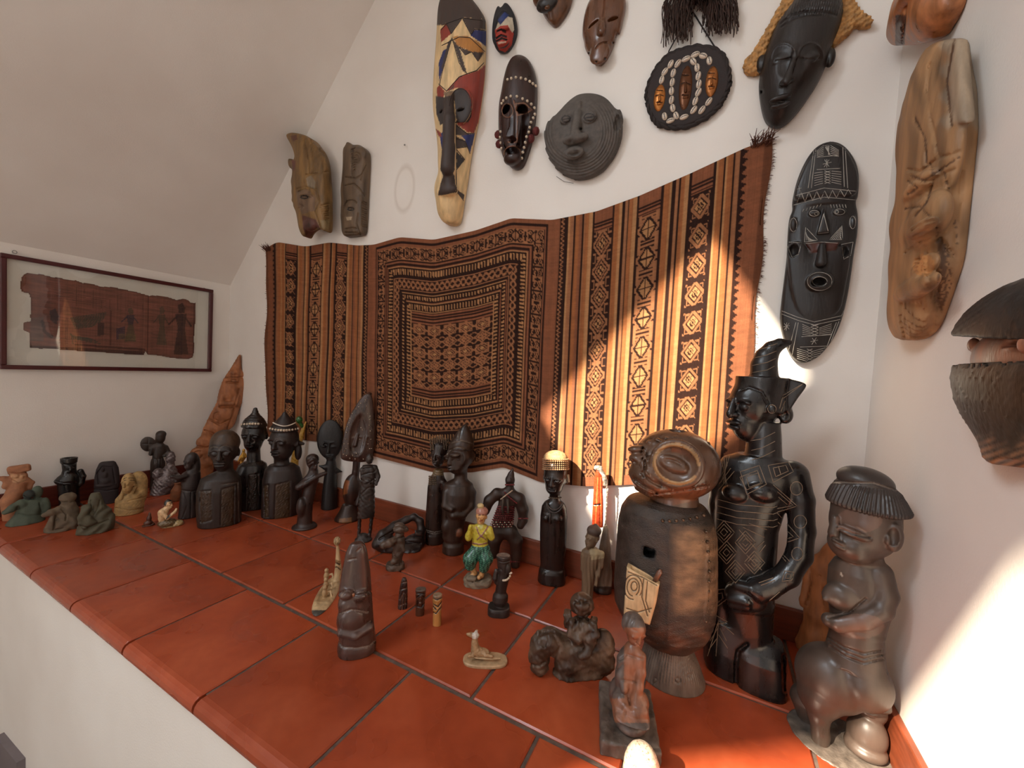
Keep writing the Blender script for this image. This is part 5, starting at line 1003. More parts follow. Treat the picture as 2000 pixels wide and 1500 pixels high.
def bust(name, label, at, body, headargs, extra, panels, col=(46, 38, 35), pcol=(62, 48, 33), mat=MATTE):
    f = Fig(name, label, 'bust', at, c); s = Sculpt(f, 12)
    s.L(body, p=2.4); s.head(*headargs[0], **headargs[1]); extra(s)
    for P in panels:
        Q = np.array(P, float)
        s.disp(lambda u, v, n, px, py, Q=Q: np.where(in_poly(px, py, Q), 3.6*np.sin(px*.28+np.sin(py*.25))*np.sin(py*.36)+1.5, 0)); s.paint(P, pcol); s.engrave([P], 4, 5, closed=True)
    s.build('body', mat, col, cells=7e5); return f
f = bust('bare_headed_bust', 'black wooden bust with brown hair, largest and nearest of three', (565, 1280),
         [(890, 602, 52, 46), (912, 590, 92, 70), (950, 566, 146, 108), (1030, 560, 165, 126), (1150, 555, 166, 128), (1290, 560, 160, 126), (1330, 565, 138, 112)],
         ((588, 768, 112, 130, 110), dict(yaw=-16, lips=1.3, eyes=1.5, nose=1.2, jaw=.85)),
         lambda s: s.C([(605, 850, 0, 48), (605, 920, 0, 50)]).E(600, 690, 114, 88, 108, -14, k=6, col=(72, 58, 46)).E(600, 650, 90, 50, 90, -10, k=8, col=(72, 58, 46)).disp(lambda u, v, n, px, py: np.where(py < 690, 1.6*np.sin(px*.3)*np.sin(py*.35), 0)).engrave([arc(520, 750, 40, 28, 180, 360), arc(600, 745, 48, 30, 180, 360), [(570, 1000), (690, 985)], [(690, 985), (700, 1330)]], 5, 5, (78, 66, 58)),
         [[(415, 1050), (500, 1040), (500, 1260), (420, 1280)], [(570, 1035), (668, 1010), (660, 1325), (568, 1330)]])
f = bust('white_band_bust', 'black bust in domed cap with one white shell band, standing at the back', (805, 1165),
         [(830, 805, 70, 60), (850, 800, 105, 80), (910, 795, 125, 95), (1050, 795, 125, 98), (1170, 800, 120, 95), (1205, 800, 105, 88)],
         ((812, 645, 96, 108, 98), dict(yaw=-22, lips=1.1)),
         lambda s: s.C([(808, 740, 0, 44), (808, 840, 0, 48)]).L([(435, 820, 12, 12), (460, 820, 22, 20), (480, 818, 30, 28), (520, 814, 74, 70), (560, 812, 98, 94), (575, 812, 98, 96)], k=4).disp(lambda u, v, n, px, py: np.where(py < 545, 2*np.sin(py*.35), 0)),
         [[(770, 930), (840, 920), (835, 1190), (765, 1200)]], (34, 28, 28), (44, 36, 30), EBONY)
f.beads('shell_band', [(722+k*20, 556-6*math.sin(k/8.6*3.14)+4, 92*math.sin((k+.8)/10*3.14)) for k in range(10)], 10, IVORY, (206, 186, 162))['kind'] = 'stuff'
f = bust('two_band_bust', 'black bust in pointed cap with two white bands and patterned chest panel', (1010, 1215),
         [(850, 1015, 90, 74), (880, 1020, 128, 98), (960, 1022, 148, 114), (1150, 1012, 145, 114), (1250, 1000, 136, 108), (1280, 1000, 120, 100)],
         ((1030, 690, 108, 130, 112), dict(yaw=-38, lips=1.2, eyes=1.3)),
         lambda s: s.C([(1010, 790, 0, 50), (1015, 870, 0, 54)]).L([(465, 1036, 9, 9), (495, 1036, 30, 28), (530, 1034, 62, 58), (570, 1032, 96, 90), (605, 1030, 112, 106)], k=4).E(1135, 760, 28, 60, 30, -10).C([(1130, 690, 0, 16), (1170, 700, 10, 12)]).engrave([arc(1000, 690, 52, 34, 180, 360), arc(1000, 690, 40, 20, 180, 360)], 4, 4, (70, 60, 54)),
         [[(970, 1000), (1075, 975), (1070, 1255), (960, 1270)], [(885, 1010), (915, 1000), (915, 1240), (888, 1240)]], (44, 34, 32), (66, 51, 32))
f.beads('shell_band', [(930+k*20, 590+12*math.sin(k/10*3.14), 104*math.sin((k+1)/12*3.14)) for k in range(11)], 10, IVORY, (210, 190, 166))['kind'] = 'stuff'
f.tube('white_band', [(948+k*8.4, 545+26*math.sin(k/20*3.14), 60+44*math.sin(k/20*3.14)) for k in range(21)], 4, IVORY, col=(214, 202, 186))
f = Fig('yellow_bird', 'yellow figurine with green tip mostly hidden behind the two-band bust', 'figurine', (1125, 1105), c)
s = Sculpt(f, 6); s.C([(1190, 540, 0, 5), (1172, 590, 0, 13), (1150, 660, 0, 20), (1120, 760, 0, 26), (1105, 850, 0, 28), (1110, 1105, 0, 32)]); s.build('body', GLAZE, (196, 146, 56))
s = Sculpt(f, 4); s.E(1142, 525, 26, 26, 24, 4).C([(1140, 530, 0, 16), (1165, 575, 0, 12)]); s.build('head', GLAZE, (46, 92, 38))
f = Fig('brass_deity', 'tiny brass idol glimpsed between the bare-headed and white-band busts', 'figurine', (735, 1025), c)
s = Sculpt(f, 4); s.E(735, 750, 12, 14, 12).L([(760, 733, 10, 10), (800, 730, 26, 18), (830, 720, 14, 12), (885, 728, 30, 22), (1030, 730, 32, 26)]).C([(715, 790, 5, 8), (695, 830, 10, 6)]).C([(745, 775, 5, 8), (755, 795, 10, 6)]); s.build('figure', carved('worked_brass'), (190, 140, 60))
f = Fig('horn_blower', 'dark kneeling figure on round foot raising one arm to the right', 'figurine', (1180, 1312), c)
s = Sculpt(f, 12); s.L([(1285, 1185, 70, 62), (1300, 1180, 92, 82), (1345, 1178, 100, 88)]).C([(1180, 1290, 0, 54), (1185, 1180, 0, 48), (1215, 1060, 0, 40), (1238, 960, 0, 44), (1245, 900, 0, 34)]).E(1155, 1165, 36, 70, 46, 30).head(1240, 845, 44, 58, 46, yaw=40, ears=0).E(1238, 810, 48, 36, 48).C([(1135, 1020, 30, 22), (1190, 990, 40, 24), (1260, 945, 40, 18), (1335, 915, 30, 14)]).C([(1225, 930, 10, 24), (1140, 1015, 30, 20)])
s.engrave([[(1205, 830), (1240, 800), (1280, 830)], [(1210, 850), (1245, 825), (1280, 860)], [(1220, 880), (1240, 850)]], 5, 5); s.build('figure', WOOD, (54, 42, 40))
f = Fig('disc_headed_doll', 'black doll with large flat disc head and cone arms', 'figurine', (1362, 1172), c)
s = Sculpt(f, 8); s.E(1368, 668, 98, 142, 22, 6, yaw=-10).L([(780, 1372, 34, 32), (800, 1374, 38, 34), (820, 1374, 32, 30), (840, 1374, 38, 34), (880, 1374, 42, 38), (950, 1370, 48, 44), (1060, 1364, 56, 50), (1150, 1360, 60, 54), (1195, 1360, 60, 54)]).C([(1375, 885, 0, 30), (1335, 872, 10, 20), (1288, 862, 10, 5)]).C([(1375, 890, 0, 30), (1415, 898, 10, 18), (1455, 905, 10, 4)])
s.C([(1358, 700, 30, 6), (1352, 765, 38, 10)]).C([(1300, 720, 22, 5), (1325, 690, 27, 6), (1352, 695, 30, 6)], k=4).C([(1362, 695, 30, 6), (1395, 688, 27, 6), (1425, 725, 20, 5)], k=4).E(1322, 720, 16, 7, 8, 26).E(1395, 722, 18, 7, 8, 26).E(1352, 795, 14, 5, 8, 26)
s.build('figure', MATTE, (28, 25, 25))

c = (560, 740, 4.4133)
f = Fig('studded_shrine_figure', 'dark figure under pointed arched headdress covered in shiny studs', 'figurine', (530, 1212), c)
s = Sculpt(f, 10)
s.E(565, 960, 82, 140, 76).L([(1080, 540, 60, 54), (1140, 530, 80, 70), (1200, 522, 112, 96), (1240, 515, 100, 88)]).C([(605, 690, 10, 32), (596, 800, 5, 30), (590, 850, 0, 34)]).C([(610, 900, 20, 28), (640, 980, 40, 24), (610, 1080, 50, 22)])
s.paint([(500, 870), (545, 880), (520, 990), (485, 1000)], (130, 72, 36)).paint([(450, 1205), (560, 1195), (560, 1240), (450, 1245)], (112, 74, 42))
s.build('body', WOOD, (50, 34, 28), cells=4e5)
s = Sculpt(f, 8); s.slab([(700, 120), (732, 135), (745, 200), (765, 400), (757, 560), (742, 690), (680, 715), (600, 716), (465, 698), (465, 640), (500, 430), (540, 320), (600, 220), (650, 150)], 0, 36, 10, dome=24).E(615, 490, 80, 195, 34, 68, rot=-6, neg=True)
s.C([(612, 480, 30, 12), (590, 570, 45, 16)]).E(600, 640, 34, 16, 16, 34).C([(650, 300, 36, 8), (690, 420, 40, 9), (680, 560, 40, 9), (620, 680, 30, 9)]).C([(690, 500, 40, 16), (640, 680, 34, 12)]).E(575, 510, 24, 10, 10, 30).E(640, 500, 24, 10, 10, 30).E(712, 130, 24, 16, 20)
s.build('arched_headdress', carved('lacquered_dark_wood', 0.3, 0.35, 60, 0.2, coat=0.4), (58, 36, 28), cells=5e5); sa = s
st = [(565, 300), (600, 260), (620, 240), (640, 210), (675, 200), (690, 235), (715, 350), (718, 320), (712, 400), (722, 450), (700, 300), (680, 180), (545, 340), (525, 410), (515, 460), (510, 520), (495, 560), (512, 600), (490, 650), (515, 660), (600, 640), (570, 660), (640, 420), (655, 440), (660, 560), (632, 520), (725, 520), (730, 600), (720, 650), (700, 560), (530, 560), (540, 380), (500, 620), (715, 600), (590, 690), (660, 690), (545, 685)]
f.beads('stud', [(x, y, sa.depth(x, y, 1)) for x, y in st], 6.5, carved('bright_stud', 0.25, 0.2, 100, 0.1, 300, None, metal=0.8), (190, 172, 150), parent=None)['kind'] = 'stuff'
f = Fig('thin_legged_walker', 'thin black figure in short robe on stick legs beside studded figure', 'figurine', (668, 1390), c)
s = Sculpt(f, 8); s.E(660, 1385, 74, 32, 66).E(655, 1360, 50, 30, 44).C([(628, 1160, 0, 16), (622, 1350, 0, 14)]).C([(738, 1150, 0, 16), (715, 1350, 0, 13)]).L([(830, 695, 62, 44), (900, 700, 62, 46), (1000, 692, 66, 48), (1100, 688, 70, 50), (1190, 684, 72, 46)], p=2.6).L([(745, 705, 52, 34), (790, 708, 64, 42), (870, 706, 60, 42)], p=2.6).E(715, 690, 34, 44, 34).C([(760, 765, 0, 24), (790, 840, 10, 18), (770, 910, 30, 13)]).C([(650, 780, 20, 18), (650, 880, 30, 14), (720, 890, 50, 12)])
s.engrave([[(640, 870), (700, 900), (760, 860)], [(640, 780), (740, 760)], [(640, 1000), (700, 940), (750, 930)], [(640, 830), (760, 800)]], 5, 6).disp(scribble(4, 2.0, .09)); s.build('figure', MATTE, (52, 46, 44))
c = (600, 980, 4.4133)
f = Fig('bone_canoe', 'small bone canoe with tall figurehead prow and carved paddlers', 'figurine', (175, 800), c)
s = Sculpt(f, 8); BN = (188, 158, 118)
s.E(172, 800, 92, 34, 330, 0, yaw=-14).E(172, 760, 68, 30, 270, 0, yaw=-14, neg=True, k=4)
s.C([(255, 680, -200, 34), (268, 600, -220, 32), (266, 500, -220, 24), (264, 420, -220, 15), (262, 385, -220, 13)]).E(258, 340, 36, 40, 36, -220)
for x, y, d in ((165, 640, -100), (160, 720, -20), (150, 790, 60)): s.E(x, y, 24, 40, 24, d, k=4).E(x+2, y-48, 20, 20, 18, d, k=4).C([(x+10, y-5, d, 10), (x+50, y-20, d, 8), (x+58, y+20, d+30, 7)], k=3)
s.engrave([[(225+k*16, 305), (228+k*15, 372)] for k in range(5)] + [[(240, 500+k*14), (285, 520+k*14)] for k in range(3)], 5, 7, (112, 84, 50))
s.engrave([[(235, 520), (280, 540)], [(205, 585), (255, 560), (285, 585)]], 6, 5, (70, 52, 34))
s.tint(lambda V, px, py, C: np.where((py > 935)[:, None], lin((70, 66, 60)), np.where(((px < 200) & (py > 560) & (py < 860))[:, None], C*np.array([.72, .66, .6]), C)))
s.build('canoe', IVORY, BN, cells=7e5)
f = Fig('glossy_seated_idol', 'glossy brown seated idol with tall rounded back, front of the bone canoe', 'figurine', (430, 1280), c)
s = Sculpt(f, 20)
s.L([(352, 432, 50, 36, -20), (370, 430, 68, 46, -20), (430, 425, 92, 58, -20), (600, 420, 124, 70, -20), (760, 415, 140, 80, -10), (900, 418, 146, 96, 0), (1050, 424, 150, 110, 0), (1180, 430, 158, 120, 0), (1230, 430, 166, 130, 0), (1310, 430, 160, 126, 0), (1335, 430, 150, 118, 0)], p=2.3)
s.E(392, 1010, 134, 140, 84, 56).E(388, 880, 118, 90, 62, 50).E(335, 800, 66, 36, 50, 80).E(455, 810, 70, 40, 50, 70).E(400, 800, 14, 18, 16, 135, k=4, col=(150, 86, 48)).C([(290, 1130, 100, 34), (420, 1160, 140, 30), (540, 1080, 90, 34)])
s.engrave([[(262, 1190), (300, 1250), (430, 1262), (540, 1240), (590, 1190)], [(275, 830), (330, 770), (420, 790), (545, 775)], [(360, 500), (420, 490)], [(430, 430), (460, 400)], [(290, 960), (380, 930), (520, 950)]], 8, 10, (110, 92, 82))
s.build('figure', carved('waxed_brown_wood'), (70, 48, 41), cells=6e5)
def peg(name, label, at, rows, col, eng, ecol, top=None):
    f = Fig(name, label, 'figurine', at, c); s = Sculpt(f, 4); s.L(rows, p=2.3)
    s.engrave(eng, 6, 7, ecol)
    if top: s.paint(top[0], top[1])
    y0, x0 = rows[0][0], rows[0][1]; s.E(x0, y0+60, rows[0][2]*.6, 14, 12, rows[0][3]*.9, k=3).E(x0-4, y0+90, 8, 18, 12, rows[0][3]*.95, k=3).E(x0, y0+125, 18, 7, 10, rows[0][3]*.95, k=3)
    s.build('figure', carved('waxed_brown_wood'), col)
peg('dark_carved_peg', 'smallest dark carved peg figure, left of the three pegs', (820, 915), [(655, 836, 16, 15), (690, 835, 28, 24), (760, 830, 36, 28), (840, 826, 40, 32), (935, 820, 42, 34)], (46, 28, 24), [[(810, 700), (860, 690)], [(800, 760), (865, 740)], [(800, 840), (830, 780), (860, 830)], [(790, 900), (855, 870)], [(825, 780), (815, 930)], [(845, 800), (840, 920)]], (92, 60, 44))
peg('brown_carved_peg', 'brown round-topped carved peg figure, middle of the three pegs', (972, 972), [(748, 980, 45, 36), (775, 978, 45, 36), (860, 975, 40, 33), (995, 970, 38, 32)], (76, 44, 28), [[(938, 830), (980, 800), (1018, 830)], [(940, 900), (985, 910), (1015, 860)], [(955, 850), (950, 900)], [(995, 830), (985, 900)], [(935, 790), (1020, 790)]], (36, 20, 16), ([(930, 735), (1025, 735), (1025, 772), (930, 785)], (92, 80, 72)))
peg('tan_carved_peg', 'tan carved peg figure with dark banded head, right of the three pegs', (1120, 1060), [(795, 1124, 38, 32), (830, 1123, 43, 35), (880, 1121, 40, 33), (960, 1120, 36, 31), (1085, 1118, 37, 31)], (172, 118, 62), [[(1082, 830), (1120, 845), (1166, 825)], [(1082, 880), (1130, 905), (1165, 850)], [(1085, 950), (1110, 965), (1160, 900)], [(1085, 900), (1110, 930)]], (44, 30, 26), ([(1075, 780), (1172, 780), (1172, 825), (1120, 842), (1078, 822)], (140, 116, 92)))
c = (720, 800, 3.947)
f = Fig('dark_crouching_carving', 'low black carving with open loop back crouching near the baseboard', 'figurine', (240, 1070), c)
s = Sculpt(f, 16)
s.C([(60, 1040, 30, 36), (110, 970, 10, 42), (200, 900, -40, 36), (290, 850, -70, 28), (350, 825, -80, 24), (395, 860, -70, 28), (405, 930, -50, 30), (385, 1030, -10, 44), (350, 1080, 10, 46)]).E(220, 1050, 165, 55, 90, 0).E(130, 1020, 90, 50, 70, 20).E(350, 1000, 66, 44, 50, 0).C([(320, 940, 20, 22), (390, 960, 10, 26)]).L([(1060, 330, 70, 60, 30), (1110, 320, 95, 80, 50), (1150, 310, 105, 90, 60)])
s.E(290, 930, 70, 40, 200, -30, neg=True, k=8).engrave([[(280, 970), (340, 985), (400, 980)], [(290, 1020), (400, 1030)], [(80, 1000), (180, 940), (260, 900)]] + [[(330, 1090), (260+24*k, 1200)] for k in range(6)], 7, 9); s.build('figure', WOOD, (44, 34, 32), cells=6e5)
f = Fig('small_hatted_rider', 'small brown figure in wide hat on a rounded block before the loop carving', 'figurine', (205, 1222), c)
s = Sculpt(f, 10); s.L([(1180, 205, 66, 56), (1200, 205, 72, 62), (1250, 205, 70, 60)], p=2.6).C([(212, 1190, 0, 38), (225, 1110, 0, 40), (232, 1050, 0, 40), (238, 1000, 0, 42)]).E(238, 960, 36, 28, 34).E(240, 918, 54, 32, 44, 5).E(285, 925, 24, 18, 26, 5).E(236, 888, 38, 14, 34).C([(215, 1000, 20, 26), (160, 1030, 50, 30), (115, 1045, 60, 28)]).C([(255, 1010, 15, 20), (265, 1080, 30, 18)]).E(195, 1170, 26, 24, 26, 50)
s.engrave([[(190, 925), (235, 900), (285, 915)], [(200, 1000), (270, 980)], [(200, 1130), (240, 1160), (240, 1200)]], 6, 7).disp(scribble(6, 2, .08)); s.build('figure', MATTE, (84, 66, 54))
f = Fig('braided_woman', 'slim black woman with beaded braids and gold neck rings', 'figurine', (508, 1024), c)
s = Sculpt(f, 10)
s.L([(460, 540, 36, 34), (500, 535, 44, 38), (530, 528, 62, 48), (600, 522, 68, 52), (750, 516, 72, 56), (920, 508, 74, 58), (945, 506, 70, 56), (960, 505, 74, 60), (1035, 503, 74, 62)]).head(540, 355, 62, 84, 66, yaw=-28, ears=0, lips=1.2).E(548, 300, 72, 70, 68, -14)
s.disp(lambda u, v, n, px, py: np.where((py > 445) & (py < 512), 3*np.sin(py*.75), 0)).engrave([[(432, 925), (505, 945), (585, 930)], [(432, 938), (505, 958), (585, 945)]], 4, 4, (110, 100, 92)).tint(lambda V, px, py, C: np.where(((py > 448) & (py < 508))[:, None], lin((104, 82, 54)), C)).E(590, 590, 26, 40, 24, 30).C([(570, 560, 20, 30), (595, 620, 30, 18)])
s.build('body', EBONY, (46, 33, 28), cells=4e5)
br = []
for k in range(9):
    x = 478+k*17
    for j in range(7 if k not in (2, 3, 4, 5) else 4): br.append((x + (3 if j > 3 else 0), 215+j*13 + abs(k-4)*4 - (8 if k in (3, 4, 5) else 0), 62*math.sin((k+1.2)/10.5*3.14)))
for k in range(5):
    for j in range(5): br.append((468+k*12, 515+j*15, 52))
f.beads('beaded_braids', br, 7.5, MATTE, (98, 78, 60))['kind'] = 'stuff'
f = Fig('pointed_cap_figure', 'stout dark brown figure in tall pointed cap with hands on belly', 'figurine', (650, 1095), c)
s = Sculpt(f, 16)
s.L([(540, 705, 60, 50), (570, 695, 110, 76), (640, 695, 122, 90), (720, 685, 118, 92), (800, 662, 96, 84), (900, 650, 84, 76), (985, 648, 80, 72), (1010, 650, 66, 62), (1035, 652, 82, 76), (1110, 650, 86, 80), (1130, 650, 80, 74)]).head(702, 380, 108, 112, 112, yaw=-42, nose=.8, ears=0, brow=1.4, jaw=.9).L([(112, 745, 8, 8), (135, 742, 30, 26), (180, 735, 58, 50), (230, 725, 84, 76), (270, 718, 96, 90), (300, 712, 98, 94)], k=10).C([(712, 470, 0, 48), (708, 560, 0, 52)]).C([(795, 640, 10, 36), (790, 740, 30, 30), (730, 810, 60, 25), (650, 820, 85, 22)]).C([(600, 640, 40, 30), (590, 740, 60, 26), (640, 770, 88, 20)]).E(600, 900, 40, 60, 40, 40).E(700, 950, 26, 30, 20, 60, col=(110, 62, 36))
s.slab([(600, 330), (640, 280), (700, 290), (735, 370), (720, 440), (640, 480), (600, 450)], 88, 110, 6, neg=True, k=6).E(660, 350, 40, 14, 20, 92).engrave([arc(690, 390, 90, 100, 200, 310), [(640, 255), (720, 240), (800, 260)], [(635, 355), (690, 350)], [(700, 160), (690, 230)]], 6, 7, (84, 70, 58))
s.build('figure', WOOD, (54, 40, 33), cells=7e5)
f = Fig('painted_dancer', 'painted ceramic dancer with yellow top and green trousers', 'figurine', (838, 1335), c)
YE, GR, SK = (196, 178, 62), (36, 84, 66), (204, 152, 96)
s = Sculpt(f, 8); s.L([(1290, 845, 100, 84), (1310, 842, 108, 92), (1330, 838, 104, 88), (1350, 836, 114, 98), (1385, 835, 116, 100)], p=2.8, k=3); s.E(790, 1300, 40, 20, 30, 60).disp(scribble(7, 4, .06)); s.build('base', STONE, (128, 112, 92))
s = Sculpt(f, 8)
s.C([(830, 1080, 0, 46), (785, 1150, 20, 56), (780, 1195, 20, 44)], col=GR, k=14).C([(890, 1080, 0, 46), (905, 1150, 20, 52), (890, 1215, 20, 40)], col=GR, k=14).E(860, 1070, 74, 56, 50, 0, col=GR).C([(800, 1210, 20, 26), (815, 1260, 20, 20), (790, 1290, 40, 18)], col=SK).C([(880, 1230, 20, 24), (870, 1280, 20, 18), (850, 1295, 50, 16)], col=SK)
s.L([(880, 865, 30, 28), (905, 865, 76, 42), (960, 862, 72, 46), (1020, 858, 60, 42), (1060, 862, 62, 44)], col=YE).C([(800, 915, 10, 28), (770, 975, 20, 26), (770, 990, 35, 24)], col=YE).C([(768, 985, 40, 20), (785, 900, 50, 15)], col=YE).C([(930, 925, 10, 28), (948, 985, 20, 25)], col=YE).C([(945, 990, 30, 20), (905, 955, 50, 14)], col=YE)
s.head(868, 828, 42, 58, 46, yaw=-12, col=SK, nose=.9).E(874, 785, 48, 36, 46, -4, k=4, col=(172, 118, 100)).E(862, 742, 27, 20, 25, k=4, col=(196, 170, 120)).engrave([[(830, 905), (850, 960), (900, 1000)], [(920, 900), (880, 960), (840, 1000)], [(800, 1030), (860, 1040), (910, 1028)]], 6, -4, (150, 96, 96)).engrave([[(845, 815), (862, 813)], [(878, 812), (895, 812)]], 4, 1, (50, 30, 24)).engrave([[(858, 858), (876, 857)]], 4, 1, (150, 60, 50)).paint([(840, 885), (890, 885), (868, 925)], (206, 204, 130))
s.tint(lambda V, px, py, C: np.where((((C[:, 1] > C[:, 0]*1.5) & (np.sin(px*.23+2*np.sin(py*.17))*np.sin(py*.21+px*.05) > .35)))[:, None], lin((92, 150, 122)), C)).tint(lambda V, px, py, C: np.where(((C[:, 1] > C[:, 0]*1.5) & (C[:, 0] < .1) & (np.sin(px*.31-py*.1)*np.sin(py*.27) > .55))[:, None], lin((24, 42, 44)), C))
s.build('dancer', GLAZE, YE, cells=6e5)
f = Fig('beaded_doll', 'dark wooden doll with red bead corset leaning on the wall', 'doll', (1105, 1200), c)
s = Sculpt(f, 14)
s.L([(600, 1085, 34, 30), (650, 1080, 66, 40), (740, 1062, 66, 44), (830, 1040, 72, 48), (910, 1025, 80, 52), (935, 1025, 84, 54)]).C([(1088, 600, 0, 30), (1090, 540, 0, 34), (1098, 500, 0, 22), (1110, 458, 0, 8)]).C([(1060, 645, 0, 36), (990, 650, 5, 42), (930, 700, 5, 40), (900, 780, 5, 34)]).C([(1100, 650, 0, 38), (1160, 690, 5, 45), (1188, 770, 5, 42), (1190, 850, 5, 34), (1172, 890, 10, 30)]).C([(1020, 940, 0, 55), (1090, 945, 10, 56), (1135, 1010, 15, 50), (1138, 1110, 15, 40), (1128, 1215, 15, 34)]).C([(1010, 950, 0, 54), (970, 1010, 10, 48), (965, 1110, 15, 38)]).E(1160, 895, 6, 14, 8, 14).E(1180, 900, 6, 14, 8, 16)
s.engrave([[(1075, 545), (1090, 510), (1108, 550)], [(1080, 570), (1110, 565)]], 5, 6); s.build('body', MATTE, (54, 40, 34), cells=6e5)
rd = []; wh = []
for j in range(10):
    y = 745+j*17; w = 62+j*3
    for k in range(15):
        t = (k+.5)/15; p = (1060-j*4 - w*math.cos(t*3.14), y+6*math.sin(t*3.14), (50+j*1)*math.sin(t*3.14)+2); (wh if (j > 6 and (k+j) % 2) else rd).append(p)
for t in np.linspace(0, 1, 12): rd.append((1050+90*t, 640+100*t-20*t*t, 52)); wh.append((1020+85*t, 690-65*t, 56))
for y, x, w in ((1172, 1130, 36), (840, 1190, 34), (580, 1088, 32)): rd += [(x-w*math.cos(t), y, (w+3)*math.sin(t)+12) for t in np.linspace(0, 3.14, 9)]
f.beads('red_beads', rd, 7, GLAZE, (112, 32, 32))['kind'] = 'stuff'; f.beads('white_beads', wh, 6, IVORY, (196, 170, 146))['kind'] = 'stuff'
for k in range(2): f.tube('cord', [(1040+k*30, 690, 58), (1030+k*45, 760, 66), (1035+k*42, 800, 66)], 9, FIBRE, col=(70, 56, 46))

c = (920, 860, 4.1667)
f = Fig('drum_headed_pipe', 'small dark figure with drum-like flat head on a squared foot', 'figurine', (225, 1405), c)
s = Sculpt(f, 8); s.L([(1345, 228, 84, 70), (1365, 226, 90, 76), (1430, 225, 90, 76), (1455, 225, 84, 72)], p=3).L([(1235, 240, 46, 40), (1260, 240, 62, 52), (1300, 236, 64, 54), (1330, 236, 50, 42), (1375, 240, 16, 16)], k=4).L([(935, 264, 56, 50), (975, 264, 58, 52), (985, 264, 52, 46), (1030, 270, 56, 48), (1080, 268, 50, 44), (1130, 258, 52, 46), (1190, 248, 46, 40), (1245, 240, 44, 38)], k=5).E(262, 930, 48, 10, 42, neg=True, k=3).E(300, 1045, 26, 44, 26, 20).C([(205, 1060, 20, 16), (195, 1120, 20, 20), (205, 1160, 10, 14)])
s.paint([(205, 905), (325, 905), (325, 940), (262, 962), (205, 940)], (122, 104, 92)).engrave([[(200, 975), (262, 995), (325, 975)], arc(225, 1090, 34, 50, 180, 320), [(290, 1010), (280, 1080)], [(200, 1060), (240, 1050)]], 5, 6); s.build('figure', MATTE, (50, 42, 40), cells=4e5)
f.beads('bead_string', [(262+k*11, 1140-(k/6)**3*60, 52+6*math.sin(k/7*3.14)) for k in range(7)] + [(318, 1085, 34)], 10, IVORY, (206, 182, 156))['kind'] = 'stuff'
f = Fig('polished_ebony_woman', 'tall polished black woman in beaded gold cap and necklace', 'figurine', (658, 1140), c)
s = Sculpt(f, 14)
s.L([(1035, 660, 96, 82), (1060, 658, 106, 92), (1130, 656, 114, 100), (1190, 655, 112, 98)], p=2.6, k=4).L([(480, 680, 44, 42), (505, 678, 80, 58), (540, 676, 100, 70), (620, 674, 110, 78), (760, 670, 110, 80), (900, 666, 104, 78), (1040, 660, 95, 74)]).C([(682, 420, 0, 42), (680, 510, 0, 44)]).head(684, 318, 98, 122, 104, yaw=-14, lips=1.3, nose=1.1, ears=.9).E(690, 225, 102, 90, 100, -8).E(612, 632, 30, 30, 30, 58).E(706, 638, 30, 30, 30, 58)
s.build('body', EBONY, (36, 28, 26), cells=7e5)
s = Sculpt(f, 6); s.E(690, 150, 100, 66, 96, -4).B(690, 260, 200, 105, 200, neg=True, k=2); s.disp(lambda u, v, n, px, py: 1.5*np.sin(px*.5)*np.sin(py*.5)); s.build('cap', FIBRE, (188, 152, 108), cells=1.5e5)
br = []
for k in range(19):
    t = (k+.3)/19*3.3 - .08; x, d = 690-104*math.cos(t), 104*math.sin(t)-4
    for j in range(6): br.append((x, 152+j*16+6*math.sin(t), d+2*j*.4, 8 if j == 5 else 6))
f.beads('bead_fringe', br, 6.5, IVORY, (186, 142, 104))['kind'] = 'stuff'
NK = carved('tarnished_silver')
f.tube('necklace', [(680-66*math.cos(t), 500+90*math.sin(t), 50+34*math.sin(t)) for t in np.linspace(.1, 3.04, 15)], 6, MATTE, col=(60, 48, 42)); f.tube('necklace', [(680-62*math.cos(t), 495+70*math.sin(t), 50+34*math.sin(t)) for t in np.linspace(.1, 3.04, 15)], 5, MATTE, col=(70, 56, 48)); f.tube('tassel', [(642, 590, 84, 5), (642, 630, 84, 9), (642, 680, 82, 13)], 8, MATTE, col=(50, 40, 36))
f.tube('earring', [(788, 280, 10), (792, 340, 10)], 11, IVORY, col=(190, 170, 140)); f.beads('collar', [(636+k*10.5, 465+7*math.sin(k/9*3.14), 46*math.sin((k+.5)/10*3.14)) for k in range(10)], 7, MATTE, (96, 76, 58))['kind'] = 'stuff'
f = Fig('red_staff_figure', 'grey draped figure holding a bright red-orange staff against the wall', 'figurine', (1065, 1225), c)
s = Sculpt(f, 10); s.L([(1195, 1068, 72, 60), (1210, 1066, 76, 64), (1262, 1066, 74, 62)], k=3).L([(690, 1096, 14, 12), (760, 1096, 30, 24), (900, 1088, 52, 42), (1050, 1080, 66, 50), (1195, 1072, 74, 54)]).disp(lambda u, v, n, px, py: np.where((py < 1190) & (py > 700), 3*np.sin(px*.16+py*.02), 0)).paint([(980, 1190), (1160, 1190), (1160, 1280), (980, 1280)], (62, 48, 42)); s.build('draped_body', MATTE, (122, 104, 88), cells=3e5)
s = Sculpt(f, 8); s.L([(250, 1040, 22, 16, 10), (330, 1036, 34, 22, 10), (520, 1034, 44, 26, 10), (700, 1030, 46, 28, 10)], k=3); s.engrave([[(1030, 300), (1010, 700)], [(1050, 300), (1055, 690)]], 6, 4, (206, 110, 60)).engrave([[(1005, 525), (1050, 522)]], 8, 6, (30, 22, 20)); s.build('red_staff', GLAZE, (186, 66, 34))
